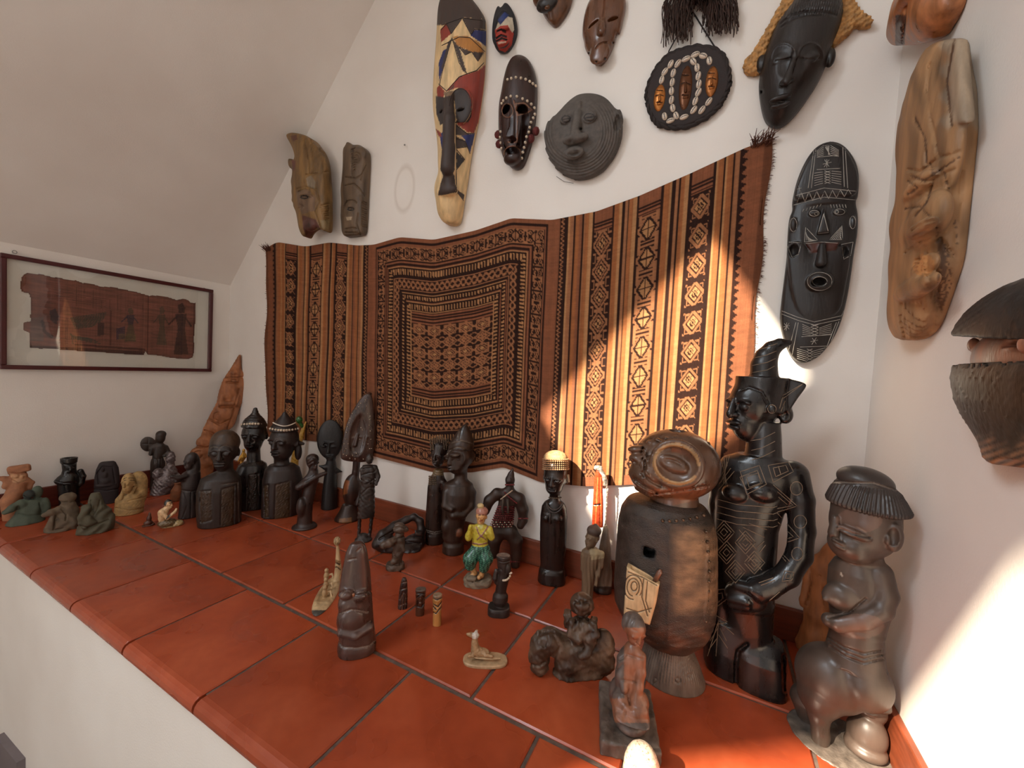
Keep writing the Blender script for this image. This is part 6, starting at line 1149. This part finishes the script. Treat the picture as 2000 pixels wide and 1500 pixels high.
s = Sculpt(f, 8); s.E(1035, 225, 34, 22, 20, 10).C([(1050, 235, 10, 20), (1085, 300, 10, 18), (1092, 360, 10, 12)]).C([(1080, 270, 10, 8), (1105, 330, 10, 7), (1102, 510, 6, 6), (1090, 700, 0, 6)]); s.disp(scribble(2, 3, .12)); s.build('silver_finial', METAL, (196, 188, 176))
f = Fig('bearded_bone_man', 'weathered small bearded man in cap with pale shoulders, before the red staff', 'figurine', (945, 1280), c)
s = Sculpt(f, 10); s.head(988, 800, 52, 72, 58, yaw=-52, nose=1.2, lips=1.3).E(1002, 735, 60, 44, 56, 0).L([(700, 1015, 26, 24), (680, 1015, 10, 10)]).E(955, 850, 22, 36, 24, 30).L([(870, 985, 40, 34), (905, 985, 84, 50), (960, 975, 78, 52), (1040, 962, 62, 46), (1150, 948, 48, 42), (1300, 940, 46, 42)]).C([(1060, 925, 5, 27), (1058, 1010, 10, 20), (1030, 1100, 20, 16), (1015, 1175, 30, 13)]).C([(915, 930, 5, 24), (905, 1050, 10, 16)])
s.paint([(960, 880), (1090, 890), (1085, 960), (980, 975)], (162, 142, 108)).disp(lambda u, v, n, px, py: np.where(py > 950, 2.6*np.sin(px*.22+np.sin(py*.02)), 0)).paint([(935, 680), (1070, 680), (1065, 800), (1030, 790), (950, 760)], (84, 66, 56)).engrave([[(960, 770), (1010, 790), (1050, 840)], [(935, 850), (965, 845)]], 5, 5); s.build('figure', RAW, (118, 94, 70), cells=4e5)

c = (880, 1120, 3.948)
f = Fig('lying_antelope', 'small bone antelope lying on a flat rounded plate', 'figurine', (268, 680), c)
s = Sculpt(f, 5); s.L([(655, 268, 165, 76), (662, 268, 172, 82), (682, 268, 168, 80)], p=2.8, k=2).E(280, 652, 110, 6, 16, 30, k=2); s.build('plate', IVORY, (170, 140, 106))
s = Sculpt(f, 8); s.E(235, 610, 68, 34, 36, 0).E(200, 600, 42, 40, 36).C([(192, 580, 0, 34), (186, 530, 0, 24), (188, 490, 0, 20)]).C([(188, 478, 0, 22), (155, 472, 5, 15), (128, 468, 8, 9)]).C([(200, 470, 0, 9), (206, 440, 0, 6)]).C([(190, 462, 0, 8), (196, 438, 0, 5)]).C([(270, 630, 30, 14), (320, 640, 40, 10)]).C([(170, 635, 35, 14), (140, 640, 45, 10)]).E(212, 478, 10, 14, 8)
s.paint([(165, 440), (215, 440), (215, 505), (165, 505)], (186, 176, 166)).disp(scribble(12, 1.8, .15)); s.build('antelope', IVORY, (150, 118, 84))
f = Fig('horse_rider', 'crude weathered wooden rider on a stubby bowed horse', 'figurine', (990, 770), c)
s = Sculpt(f, 22)
s.L([(700, 1000, 170, 70), (760, 990, 200, 84), (830, 960, 190, 80), (860, 940, 170, 74)], p=3, yaw=18).E(1020, 620, 190, 130, 95, 0, yaw=14).E(1170, 560, 96, 130, 80, -30).E(1180, 680, 90, 90, 76, -30).C([(850, 560, 20, 98), (770, 512, 50, 86), (702, 548, 70, 80), (682, 640, 80, 74), (690, 710, 85, 62)]).E(676, 728, 60, 36, 46, 92).E(900, 690, 100, 80, 80, 40).E(680, 470, 22, 34, 20, 60).E(760, 465, 20, 30, 20, 40).E(900, 800, 90, 60, 70, 50)
s.E(1010, 440, 105, 110, 84, 20).E(1012, 240, 92, 88, 82, 20, k=10).E(1010, 250, 60, 30, 26, 95).C([(1010, 225, 100, 10), (1012, 265, 112, 18)]).E(1010, 305, 46, 16, 26, 90).C([(940, 380, 60, 34), (930, 470, 90, 28), (990, 520, 110, 24)]).C([(1090, 390, 60, 34), (1120, 470, 80, 26), (1060, 520, 100, 22)]).C([(1090, 520, 70, 40), (1050, 620, 110, 30), (1010, 640, 120, 26)]).B(905, 345, 28, 52, 40, 0, rot=6, rd=6, k=4).B(1105, 375, 24, 30, 34, 0, rd=6, k=4)
s.E(715, 545, 22, 26, 18, 135, neg=True, k=6).E(715, 545, 14, 16, 12, 125).engrave([[(800, 480), (840, 560), (820, 640), (780, 690)], [(620, 700), (680, 715), (730, 680)], [(930, 300), (1000, 340), (1090, 300)], [(980, 340), (940, 430)], [(1000, 350), (1000, 440)], [(1050, 350), (1100, 430)], [(960, 220), (1000, 230)], [(1030, 228), (1070, 220)]] + [[(690+14*k, 480-5*k), (700+16*k, 440+2*k)] for k in range(7)], 9, 13).disp(scribble(1, 4, .06)).disp(scribble(13, 1.8, .2))
s.tint(lambda V, px, py, C: C*(1+.55*np.clip(np.sin(px*.02+1.1*np.sin(py*.03))*np.sin(py*.018), -.6, 1))[:, None])
s.build('figure', WORN, (76, 59, 46), cells=8e5)
c = (1160, 1160, 4.4125)
f = Fig('kneeling_wood_figure', 'brown wooden figure with bowed head kneeling on a thick grey block', 'figurine', (292, 1140), c)
s = Sculpt(f, 14); s.B(285, 1085, 232, 66, 330, 0, yaw=8, rd=24).disp(scribble(8, 3, .05)); s.build('block', WORN, (92, 80, 72), cells=3e5)
s = Sculpt(f, 26)
s.E(320, 1050, 150, 75, 190, 80).E(300, 960, 140, 120, 140, 40).E(210, 850, 80, 130, 100, -30).C([(300, 860, 0, 120), (300, 700, 0, 108), (320, 560, 0, 100), (335, 480, 0, 70)]).head(352, 310, 88, 118, 96, yaw=28, pitch=-18, d=10, ears=.8, k=12).E(335, 255, 98, 92, 100, -12, k=10).C([(405, 540, 40, 44), (402, 680, 70, 40), (385, 800, 110, 36), (350, 920, 150, 32)]).C([(240, 560, 40, 42), (235, 700, 80, 36), (260, 820, 130, 32)]).E(240, 920, 80, 80, 90, 110).E(390, 930, 80, 80, 90, 110).C([(280, 990, 190, 34), (360, 1030, 200, 34), (430, 1020, 180, 38)]).L([(1000, 320, 130, 60, 170), (1090, 330, 140, 60, 230), (1120, 330, 130, 50, 250)], p=2.6)
s.disp(lambda u, v, n, px, py: np.where((py < 300) & (px < 400), 3*np.sin(px*.12+py*.05), 0)).engrave([[(220, 580), (280, 520), (420, 560)], [(240, 740), (360, 760)], [(300, 900), (320, 1000)], [(200, 660), (250, 600)], [(330, 300), (370, 320)], [(270, 1010), (260, 1090)]], 8, 10)
s.tint(lambda V, px, py, C: np.where(((py < 290) | ((px < 260) & (py < 900)) | (py > 1110))[:, None], lin((86, 74, 68)), C))
s.build('figure', WOOD, (128, 84, 62), cells=7e5)
c = (1180, 1400, 12.5)
f = Fig('patterned_egg', 'pale egg with thin swirling lines standing in sunlight at the photo bottom', 'egg', (920, 1830), c)
s = Sculpt(f, 10); s.L([(660, 925, 40, 36), (690, 925, 170, 150), (760, 925, 260, 235), (900, 922, 345, 310), (1100, 920, 410, 370), (1350, 920, 440, 395), (1550, 920, 420, 380), (1750, 920, 330, 300), (1880, 920, 180, 170), (1910, 920, 80, 80)])
s.tint(lambda V, px, py, C: np.where(((np.abs(np.sin(px*.022+1.7*np.sin(py*.016)+.6*np.sin(px*.05))) < .09) | (np.abs(np.sin(py*.02+1.5*np.sin(px*.019))) < .07))[:, None], lin((150, 118, 90)), C)); s.build('shell', GLAZE, (222, 202, 178), cells=2.5e5)

# ------------------------------------------------------------------ the four large figures on the right
c = (1160, 800, 2.679)
f = Fig('drum_bodied_figure', 'large brown figure with barrel body and big-eyed round head', 'statue', (405, 1385), c)
s = Sculpt(f, 10)
s.L([(1190, 390, 110, 102), (1240, 394, 124, 116), (1310, 400, 148, 140), (1380, 404, 168, 156), (1430, 406, 170, 158), (1462, 406, 160, 150)])
s.disp(lambda u, v, n, px, py: 2.6*np.sin(np.arctan2(u, n+1e-3)*62)*np.clip((1448-py)/20, 0, 1)); s.engrave([arc(318, 1418, 14, 14, 0, 360), arc(438, 1418, 14, 14, 0, 360), arc(500, 1395, 12, 12, 0, 360)], 4, 5)
s.build('fluted_foot', MATTE, (98, 84, 74), h=4.4)
s = Sculpt(f, 14)
s.L([(468, 385, 150, 140), (485, 378, 205, 180), (540, 376, 240, 205), (620, 375, 256, 215), (800, 370, 262, 222), (950, 364, 264, 224), (1040, 360, 255, 218), (1110, 370, 226, 194), (1160, 382, 180, 160), (1205, 388, 134, 124)])
s.B(285, 755, 26, 22, 90, 215, rd=6, neg=True, k=2, col=(14, 11, 10))
s.disp(lambda u, v, n, px, py: np.where((px > 385) & (py > 600) & (py < 1110), 1.5*np.sin(py*.62), 0) + np.where(px <= 385, 1.6*np.sin(px*.4+np.sin(py*.3))*np.sin(py*.45), 0) + np.where(py > 1110, 3*np.sin(px*.05+py*.09)*np.sin(py*.1), 0))
s.engrave([[(200, 540), (330, 590), (480, 605), (610, 570)], [(110, 1150), (300, 1225), (500, 1250)], [(395, 620), (385, 1210)], [(600, 640), (590, 1100)]], 6, -6)
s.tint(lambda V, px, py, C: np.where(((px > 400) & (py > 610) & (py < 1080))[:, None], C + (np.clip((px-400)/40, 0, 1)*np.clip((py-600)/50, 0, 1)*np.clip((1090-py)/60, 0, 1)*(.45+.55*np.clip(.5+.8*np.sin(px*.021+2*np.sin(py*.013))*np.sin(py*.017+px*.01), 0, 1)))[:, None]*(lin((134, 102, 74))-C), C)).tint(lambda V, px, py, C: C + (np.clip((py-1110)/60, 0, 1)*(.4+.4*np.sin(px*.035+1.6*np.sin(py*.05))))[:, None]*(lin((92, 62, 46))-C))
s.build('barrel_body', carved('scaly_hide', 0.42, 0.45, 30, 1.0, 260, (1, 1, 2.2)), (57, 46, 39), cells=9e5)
s = Sculpt(f, 14)
s.L([(420, 420, 120, 112), (500, 418, 134, 122), (555, 412, 142, 128)]).E(425, 285, 232, 178, 190, 0).E(300, 330, 110, 110, 110, 90).E(330, 400, 90, 50, 70, 100)
s.E(432, 285, 136, 118, 40, 178, rot=-18, k=6).E(430, 285, 112, 92, 60, 220, rot=-18, neg=True, k=6).E(415, 285, 84, 40, 40, 168, rot=-18, k=4).E(420, 288, 62, 22, 40, 212, rot=-18, neg=True, k=3).E(425, 292, 50, 14, 20, 184, rot=-18, col=(126, 74, 42))
s.E(228, 252, 44, 26, 44, 118, rot=10).E(222, 205, 44, 18, 36, 108, rot=12).C([(262, 215, 150, 12), (266, 300, 172, 16), (276, 340, 188, 24)], k=5).C([(212, 330, 112, 30), (250, 380, 140, 32), (325, 412, 152, 26)], k=8).C([(232, 405, 112, 20), (290, 440, 132, 18)], k=6).engrave([[(212, 365), (262, 402), (330, 436)], [(250, 330), (300, 375), (350, 400)], [(255, 200), (268, 290), (262, 350)]], 8, 14).E(435, 116, 46, 14, 44, 6, neg=True, k=2)
for k in range(17): s.E(245+k*22, 182-34*math.sin(k/16*3.0)+ (k % 2)*14, 13, 10, 16, 120-10*abs(k-5), k=5)
for x, y, d in ((345, 402, 178), (412, 424, 180), (473, 420, 172), (530, 414, 150), (577, 385, 130), (290, 362, 182)): s.E(x, y, 10, 10, 10, d, k=3)
s.engrave([arc(432, 285, 128, 108, 0, 360, 30, 18), [(250, 260), (300, 230), (400, 200)], [(265, 300), (300, 350), (350, 390)], [(200, 260), (240, 300)], [(300, 445), (420, 430), (600, 400)]], 6, 7)
s.paint([(280, 420), (600, 400), (560, 470), (420, 500), (300, 470)], (112, 66, 42)).engrave([arc(432, 285, 118, 100, 20, 340, 30, 18)], 12, 0, (150, 114, 74))
s.build('head', carved('waxed_brown_wood'), (86, 60, 44), cells=8e5)
s = Sculpt(f, 5); s.slab([(175, 810), (345, 905), (328, 1000), (295, 1115), (158, 1060)], 196, 262, 14); s.slab([(195, 805), (330, 890), (320, 930), (190, 850)], 216, 248, 8, neg=True)
s.engrave([arc(205, 930, 32, 46, 100, 420, 20), arc(205, 930, 48, 64, 90, 400, 20), arc(210, 925, 16, 24, 0, 360, 14), [(170, 1040), (230, 1060), (300, 1040)], [(260, 880), (250, 980), (280, 1080)], [(180, 850), (260, 880), (330, 920)], [(280, 900), (270, 1000), (290, 1060)]], 4, 4, (110, 88, 62)); s.build('horn_pouch', IVORY, (196, 164, 124), cells=4e5)
f.tube('wooden_peg', [(318, 900, 228, 12), (345, 848, 228, 12), (348, 836, 228, 5)], 12, carved('waxed_brown_wood'), col=(110, 72, 54))
f.beads('nail_head', [(215+k*36, 548+34*math.sin((k+.5)/11*3.14), 205*math.sin((k+1.2)/13*3.14)+4) for k in range(11)] + [(606-abs(k-4)*4, 640+k*52, 130) for k in range(10)], 9, carved('tarnished_silver'), (96, 76, 60))['kind'] = 'stuff'

c = (1340, 640, 2.027)
f = Fig('horned_black_statue', 'tall glossy black statue with curved horn, engraved diamonds on body', 'statue', (235, 1375), c)
BK = (26, 24, 26); LN = (124, 106, 88)
s = Sculpt(f, 10)
s.L([(1225, 300, 78, 56, 0), (1265, 295, 94, 70, 18), (1300, 292, 98, 78, 28), (1445, 290, 98, 82, 34), (1465, 290, 94, 80, 34)], p=2.8).L([(1150, 170, 80, 70), (1260, 170, 95, 90), (1380, 190, 110, 90)], p=2.4).L([(1000, 150, 50, 50), (1160, 140, 62, 66), (1320, 145, 72, 70)], k=12).E(210, 1290, 130, 90, 100, -20)
s.L([(1060, 225, 115, 86), (1120, 235, 105, 82), (1200, 235, 100, 80), (1260, 235, 115, 86)]).L([(505, 290, 90, 72), (530, 292, 150, 84), (570, 285, 172, 96), (640, 270, 160, 104), (700, 245, 140, 104), (780, 232, 128, 100), (880, 228, 124, 98), (1000, 225, 120, 96), (1080, 222, 118, 94)], k=12)
s.C([(420, 585, 0, 62), (452, 680, 10, 50), (458, 800, 20, 47), (448, 900, 40, 46), (400, 980, 70, 44), (325, 1030, 95, 42)], k=10).C([(325, 1030, 95, 44), (290, 1040, 105, 46)], k=4)
s.E(235, 1065, 78, 50, 40, 100, rot=-4).C([(200, 1020, 120, 16), (260, 1035, 130, 20)]).C([(175, 1070, 125, 15), (240, 1085, 135, 17)]).C([(180, 1095, 118, 14), (240, 1105, 128, 16)]).C([(195, 1120, 105, 12), (250, 1122, 115, 14)])
s.C([(150, 580, -10, 48), (130, 700, -10, 40), (130, 900, 0, 36)])
s.L([(370, 312, 62, 56), (420, 310, 68, 60), (520, 304, 76, 66)], k=8)
s.head(268, 320, 98, 130, 112, yaw=-46, lips=1.3, nose=1.1, ears=0, eyes=1.3, jaw=.85, k=9)
s.L([(196, 300, 108, 92), (205, 300, 108, 92), (260, 292, 105, 96), (330, 310, 92, 86)], k=8).slab([(340, 196), (400, 200), (470, 218), (478, 232), (440, 280), (400, 345), (375, 350), (360, 300)], -22, 26, 8, k=6).E(395, 345, 30, 34, 28, 0).E(390, 350, 14, 18, 16, 28, neg=True).E(340, 322, 17, 17, 10, 84)
s.C([(308, 198, 0, 54), (308, 150, 0, 48), (318, 115, 0, 42), (340, 84, 0, 33), (370, 66, 0, 24), (408, 60, 0, 12)], k=8)
s.E(195, 655, 52, 34, 34, 84, k=8).E(300, 650, 60, 36, 36, 84, k=8)
ln = []
for j in range(3): ln += [[(215-j*2, 570+j*22), (290-j*8, 545+j*20), (318-j*16, 620-j*4), (240, 660-j*18), (215-j*2, 570+j*22)]] if j < 2 else []
ln += [[(238, 590), (285, 575), (295, 615), (250, 632), (238, 590)], [(325, 545), (405, 532), (425, 570), (345, 612), (325, 545)], [(345, 555), (395, 545), (405, 568), (355, 590), (345, 555)], [(365, 548), (375, 580)]]
ln += [[(135+j*14, 520+j*12), (130, 560+j*20)] for j in range(5)] + [[(175-j*12, 500+j*6), (140+j*8, 610+j*6)] for j in range(4)]
ln += [[(120, 678+k*26), (200, 700+k*26), (345, 712+k*26), (362, 706+k*26)] for k in range(4)]
for (x, y) in ((150, 810), (235, 850), (160, 890), (195, 965), (270, 930)):
    for r_ in (46, 32, 16): ln += [[(x, y-r_), (x+r_*.9, y), (x, y+r_), (x-r_*.9, y), (x, y-r_)]]
ln += [[(225, 790), (310, 830)], [(250, 775), (320, 800)], [(280, 870), (310, 845)], [(290, 890), (315, 860)], [(240, 900), (300, 960)], [(210, 800), (280, 880)]]
for (x, y, a, b) in ((437, 636, 24, 27), (452, 768, 25, 26), (440, 895, 22, 26)): ln += [arc(x, y, a, b, 0, 360, 18)]
ln += [[(345, 622), (440, 706), (362, 730)], [(362, 650), (425, 704), (362, 716)], [(365, 670), (400, 700)], [(362, 735), (450, 832), (370, 860)], [(364, 770), (425, 828), (366, 846)], [(366, 880), (410, 925)], [(374, 900), (395, 925)], [(390, 962), (428, 968), (418, 1000), (380, 1004), (390, 962)], [(398, 974), (414, 976), (410, 992), (394, 992), (398, 974)]]
ln += [[(255+k*3, 448+k*38), (300, 440+k*36), (352, 414+k*36)] for k in range(3)] + [[(262, 178-k*28), (320, 168-k*30), (350+k*4, 152-k*30)] for k in range(4)] + [[(385, 280), (458, 226)], [(370, 320), (384, 268), (462, 222)], [(372, 340), (392, 290)]] + [arc(340, 322, 17, 17, 0, 360, 14), [(288, 1010), (345, 990)], [(296, 1020), (352, 1000)], [(330, 1080), (372, 1045)]]
ln += [[(105, 1040), (150, 1035), (160, 1075), (115, 1110), (105, 1040)], [(115, 1055), (142, 1050), (146, 1072), (120, 1092), (115, 1055)], [(120, 1140), (165, 1165), (120, 1175)], [(85, 1300), (128, 1160), (190, 1215)], [(128, 1160), (118, 1300)], [(95, 1240), (125, 1190)], [(90, 1275), (122, 1230)], [(160, 1240), (135, 1190)], [(165, 1270), (128, 1215)]]
s.engrave([[(196, 1480), (198, 1330), (206, 1280), (240, 1255)], [(386, 1300), (392, 1440)]], 9, 12)
s.paint([(190, 1130), (270, 1130), (290, 1230), (230, 1230)], (64, 40, 32)).paint([(205, 1270), (290, 1310), (290, 1480), (195, 1480)], (52, 36, 32)).engrave([[(215, 250), (250, 235), (300, 255), (325, 300)]], 5, 5)
s.build('statue_body', EBONY, BK, h=3.7)
s.inlay('engraved_lines', ln, 2.8, carved('chalk', 0.8, 0.3, 90), LN, 8, 1.6)

c = (1540, 1000, 5.0)
f = Fig('raw_wood_torso', 'unpolished orange wood figure with long arm, behind the capped statue', 'statue', (250, 1378), c)
s = Sculpt(f, 30); s.C([(430, 300, 0, 40), (410, 390, 0, 70), (360, 500, 0, 100), (330, 640, 0, 100), (320, 800, 0, 95), (290, 1000, 0, 120), (270, 1180, 0, 125), (240, 1330, 0, 110)]).C([(260, 470, 10, 52), (190, 640, 30, 42), (150, 860, 40, 36), (140, 900, 40, 30)]).E(300, 560, 70, 60, 60, 60).L([(1180, 280, 150, 100), (1300, 220, 150, 110), (1400, 260, 170, 120)]).C([(430, 480, 0, 50), (470, 700, 20, 40)])
s.E(420, 360, 14, 12, 20, 75, neg=True).engrave([[(215, 520), (225, 700), (170, 900)], [(310, 625), (312, 630)], [(330, 700), (350, 900)]], 9, 12); s.build('figure', carved('orange_hardwood'), (164, 104, 62), cells=4e5)

c = (1500, 880, 2.4188)
f = Fig('capped_woman_statue', 'large dark brown woman statue in ribbed cap, arms folded, with child', 'statue', (375, 1400), c)
FB = (72, 59, 51)
s = Sculpt(f, 8); s.L([(1374, 338, 222, 188), (1386, 338, 238, 200), (1402, 338, 240, 202)]).disp(scribble(4, 2, .06)); s.build('base', MATTE, (98, 88, 80), h=5)
s = Sculpt(f, 14)
s.C([(255, 1160, 60, 80), (240, 1250, 70, 46), (248, 1340, 70, 36), (245, 1395, 75, 36)]).E(195, 1424, 70, 17, 36, 104).C([(190, 1180, -60, 80), (190, 1270, -60, 44), (200, 1330, -60, 36)]).E(150, 1345, 56, 18, 30, -40)
for k in range(4): s.E(128+k*7, 1412+k*9, 13, 10, 11, 84+k*14, k=3)
s.E(300, 1070, 165, 150, 150, 0, rot=-8).E(440, 1090, 140, 120, 140, 0).E(250, 1140, 105, 110, 120, 20).L([(830, 420, 118, 92), (900, 415, 124, 98), (960, 410, 132, 104), (1000, 400, 150, 115)])
s.L([(505, 425, 70, 62), (530, 425, 110, 76), (580, 430, 145, 88), (660, 432, 152, 94), (740, 428, 142, 94), (840, 420, 120, 90)]).E(345, 690, 82, 62, 50, 60).C([(280, 690, 80, 26), (270, 700, 95, 12)])
s.C([(520, 580, 0, 64), (552, 680, 20, 56), (535, 750, 50, 50), (450, 800, 80, 44), (330, 815, 95, 40), (290, 800, 95, 34)], k=10).E(450, 500, 95, 40, 80, 0)
s.E(455, 340, 172, 168, 158, 0).E(400, 440, 120, 85, 110, 40).E(460, 270, 168, 100, 150, 0)
s.C([(318, 320, 104, 18), (308, 390, 118, 24)], k=8).E(400, 388, 92, 32, 30, 148, rot=-12, neg=True, k=6).E(405, 390, 82, 22, 26, 126, rot=-12, k=2).E(330, 425, 44, 12, 30, 122, rot=-22, k=4).E(335, 448, 40, 12, 30, 118, rot=-22, k=4)
s.E(594, 410, 46, 64, 40, 84, k=4).E(592, 410, 28, 44, 40, 118, neg=True, k=4).E(566, 422, 15, 24, 16, 108, k=3)
s.engrave([[(340, 368), (400, 392), (480, 412)], [(300, 410), (345, 430)], [(288, 885), (360, 930), (450, 960), (535, 945)], [(292, 905), (370, 955), (450, 985), (540, 965)], [(295, 925), (370, 975), (450, 1004), (540, 985)], [(285, 790), (380, 770), (460, 700)]], 6, 8).engrave([[(345, 575), (350, 595)]], 4, 2, (150, 140, 128))
s.tint(lambda V, px, py, C: np.where(((np.hypot((px-430)/120, (py-830)/60) < 1) | (np.hypot((px-430)/110, (py-330)/60) < 1))[:, None], C*1.0+.5*(lin((112, 84, 72))-C), C))
s.build('woman', carved('smooth_brown_wood', 0.36, 0.3, 30, 0.12, 160), FB, h=5.0)
s = Sculpt(f, 8)
s.L([(150, 462, 132, 116), (175, 464, 160, 142), (215, 466, 184, 166), (252, 468, 204, 184), (266, 468, 200, 180), (276, 468, 170, 150)], shear=.03).E(458, 142, 142, 62, 122, 0, rot=-8, k=3)
s.disp(lambda u, v, n, px, py: np.where(py > 158+(px-330)*.12, 3.4*np.sin(np.arctan2(u-20, n+20)*58), 0)); s.engrave([[(315, 148), (400, 152), (500, 155), (600, 185)]], 5, 7, (110, 98, 88))
s.build('ribbed_cap', carved('smooth_brown_wood'), (56, 48, 44), h=3.6)
s = Sculpt(f, 12); s.E(492, 1225, 66, 60, 60, -40).L([(1165, 510, 66, 60, -40), (1200, 505, 72, 66, -40)]).E(470, 1335, 86, 90, 84, -20).E(460, 1400, 92, 40, 90, -10).C([(400, 1290, -20, 24), (390, 1390, 10, 22)]).E(470, 1240, 30, 12, 14, 18); s.disp(lambda u, v, n, px, py: np.where(py < 1195, 2.5*np.sin(px*.45), 0)); s.build('child', carved('smooth_brown_wood'), (76, 63, 55), h=4.4)
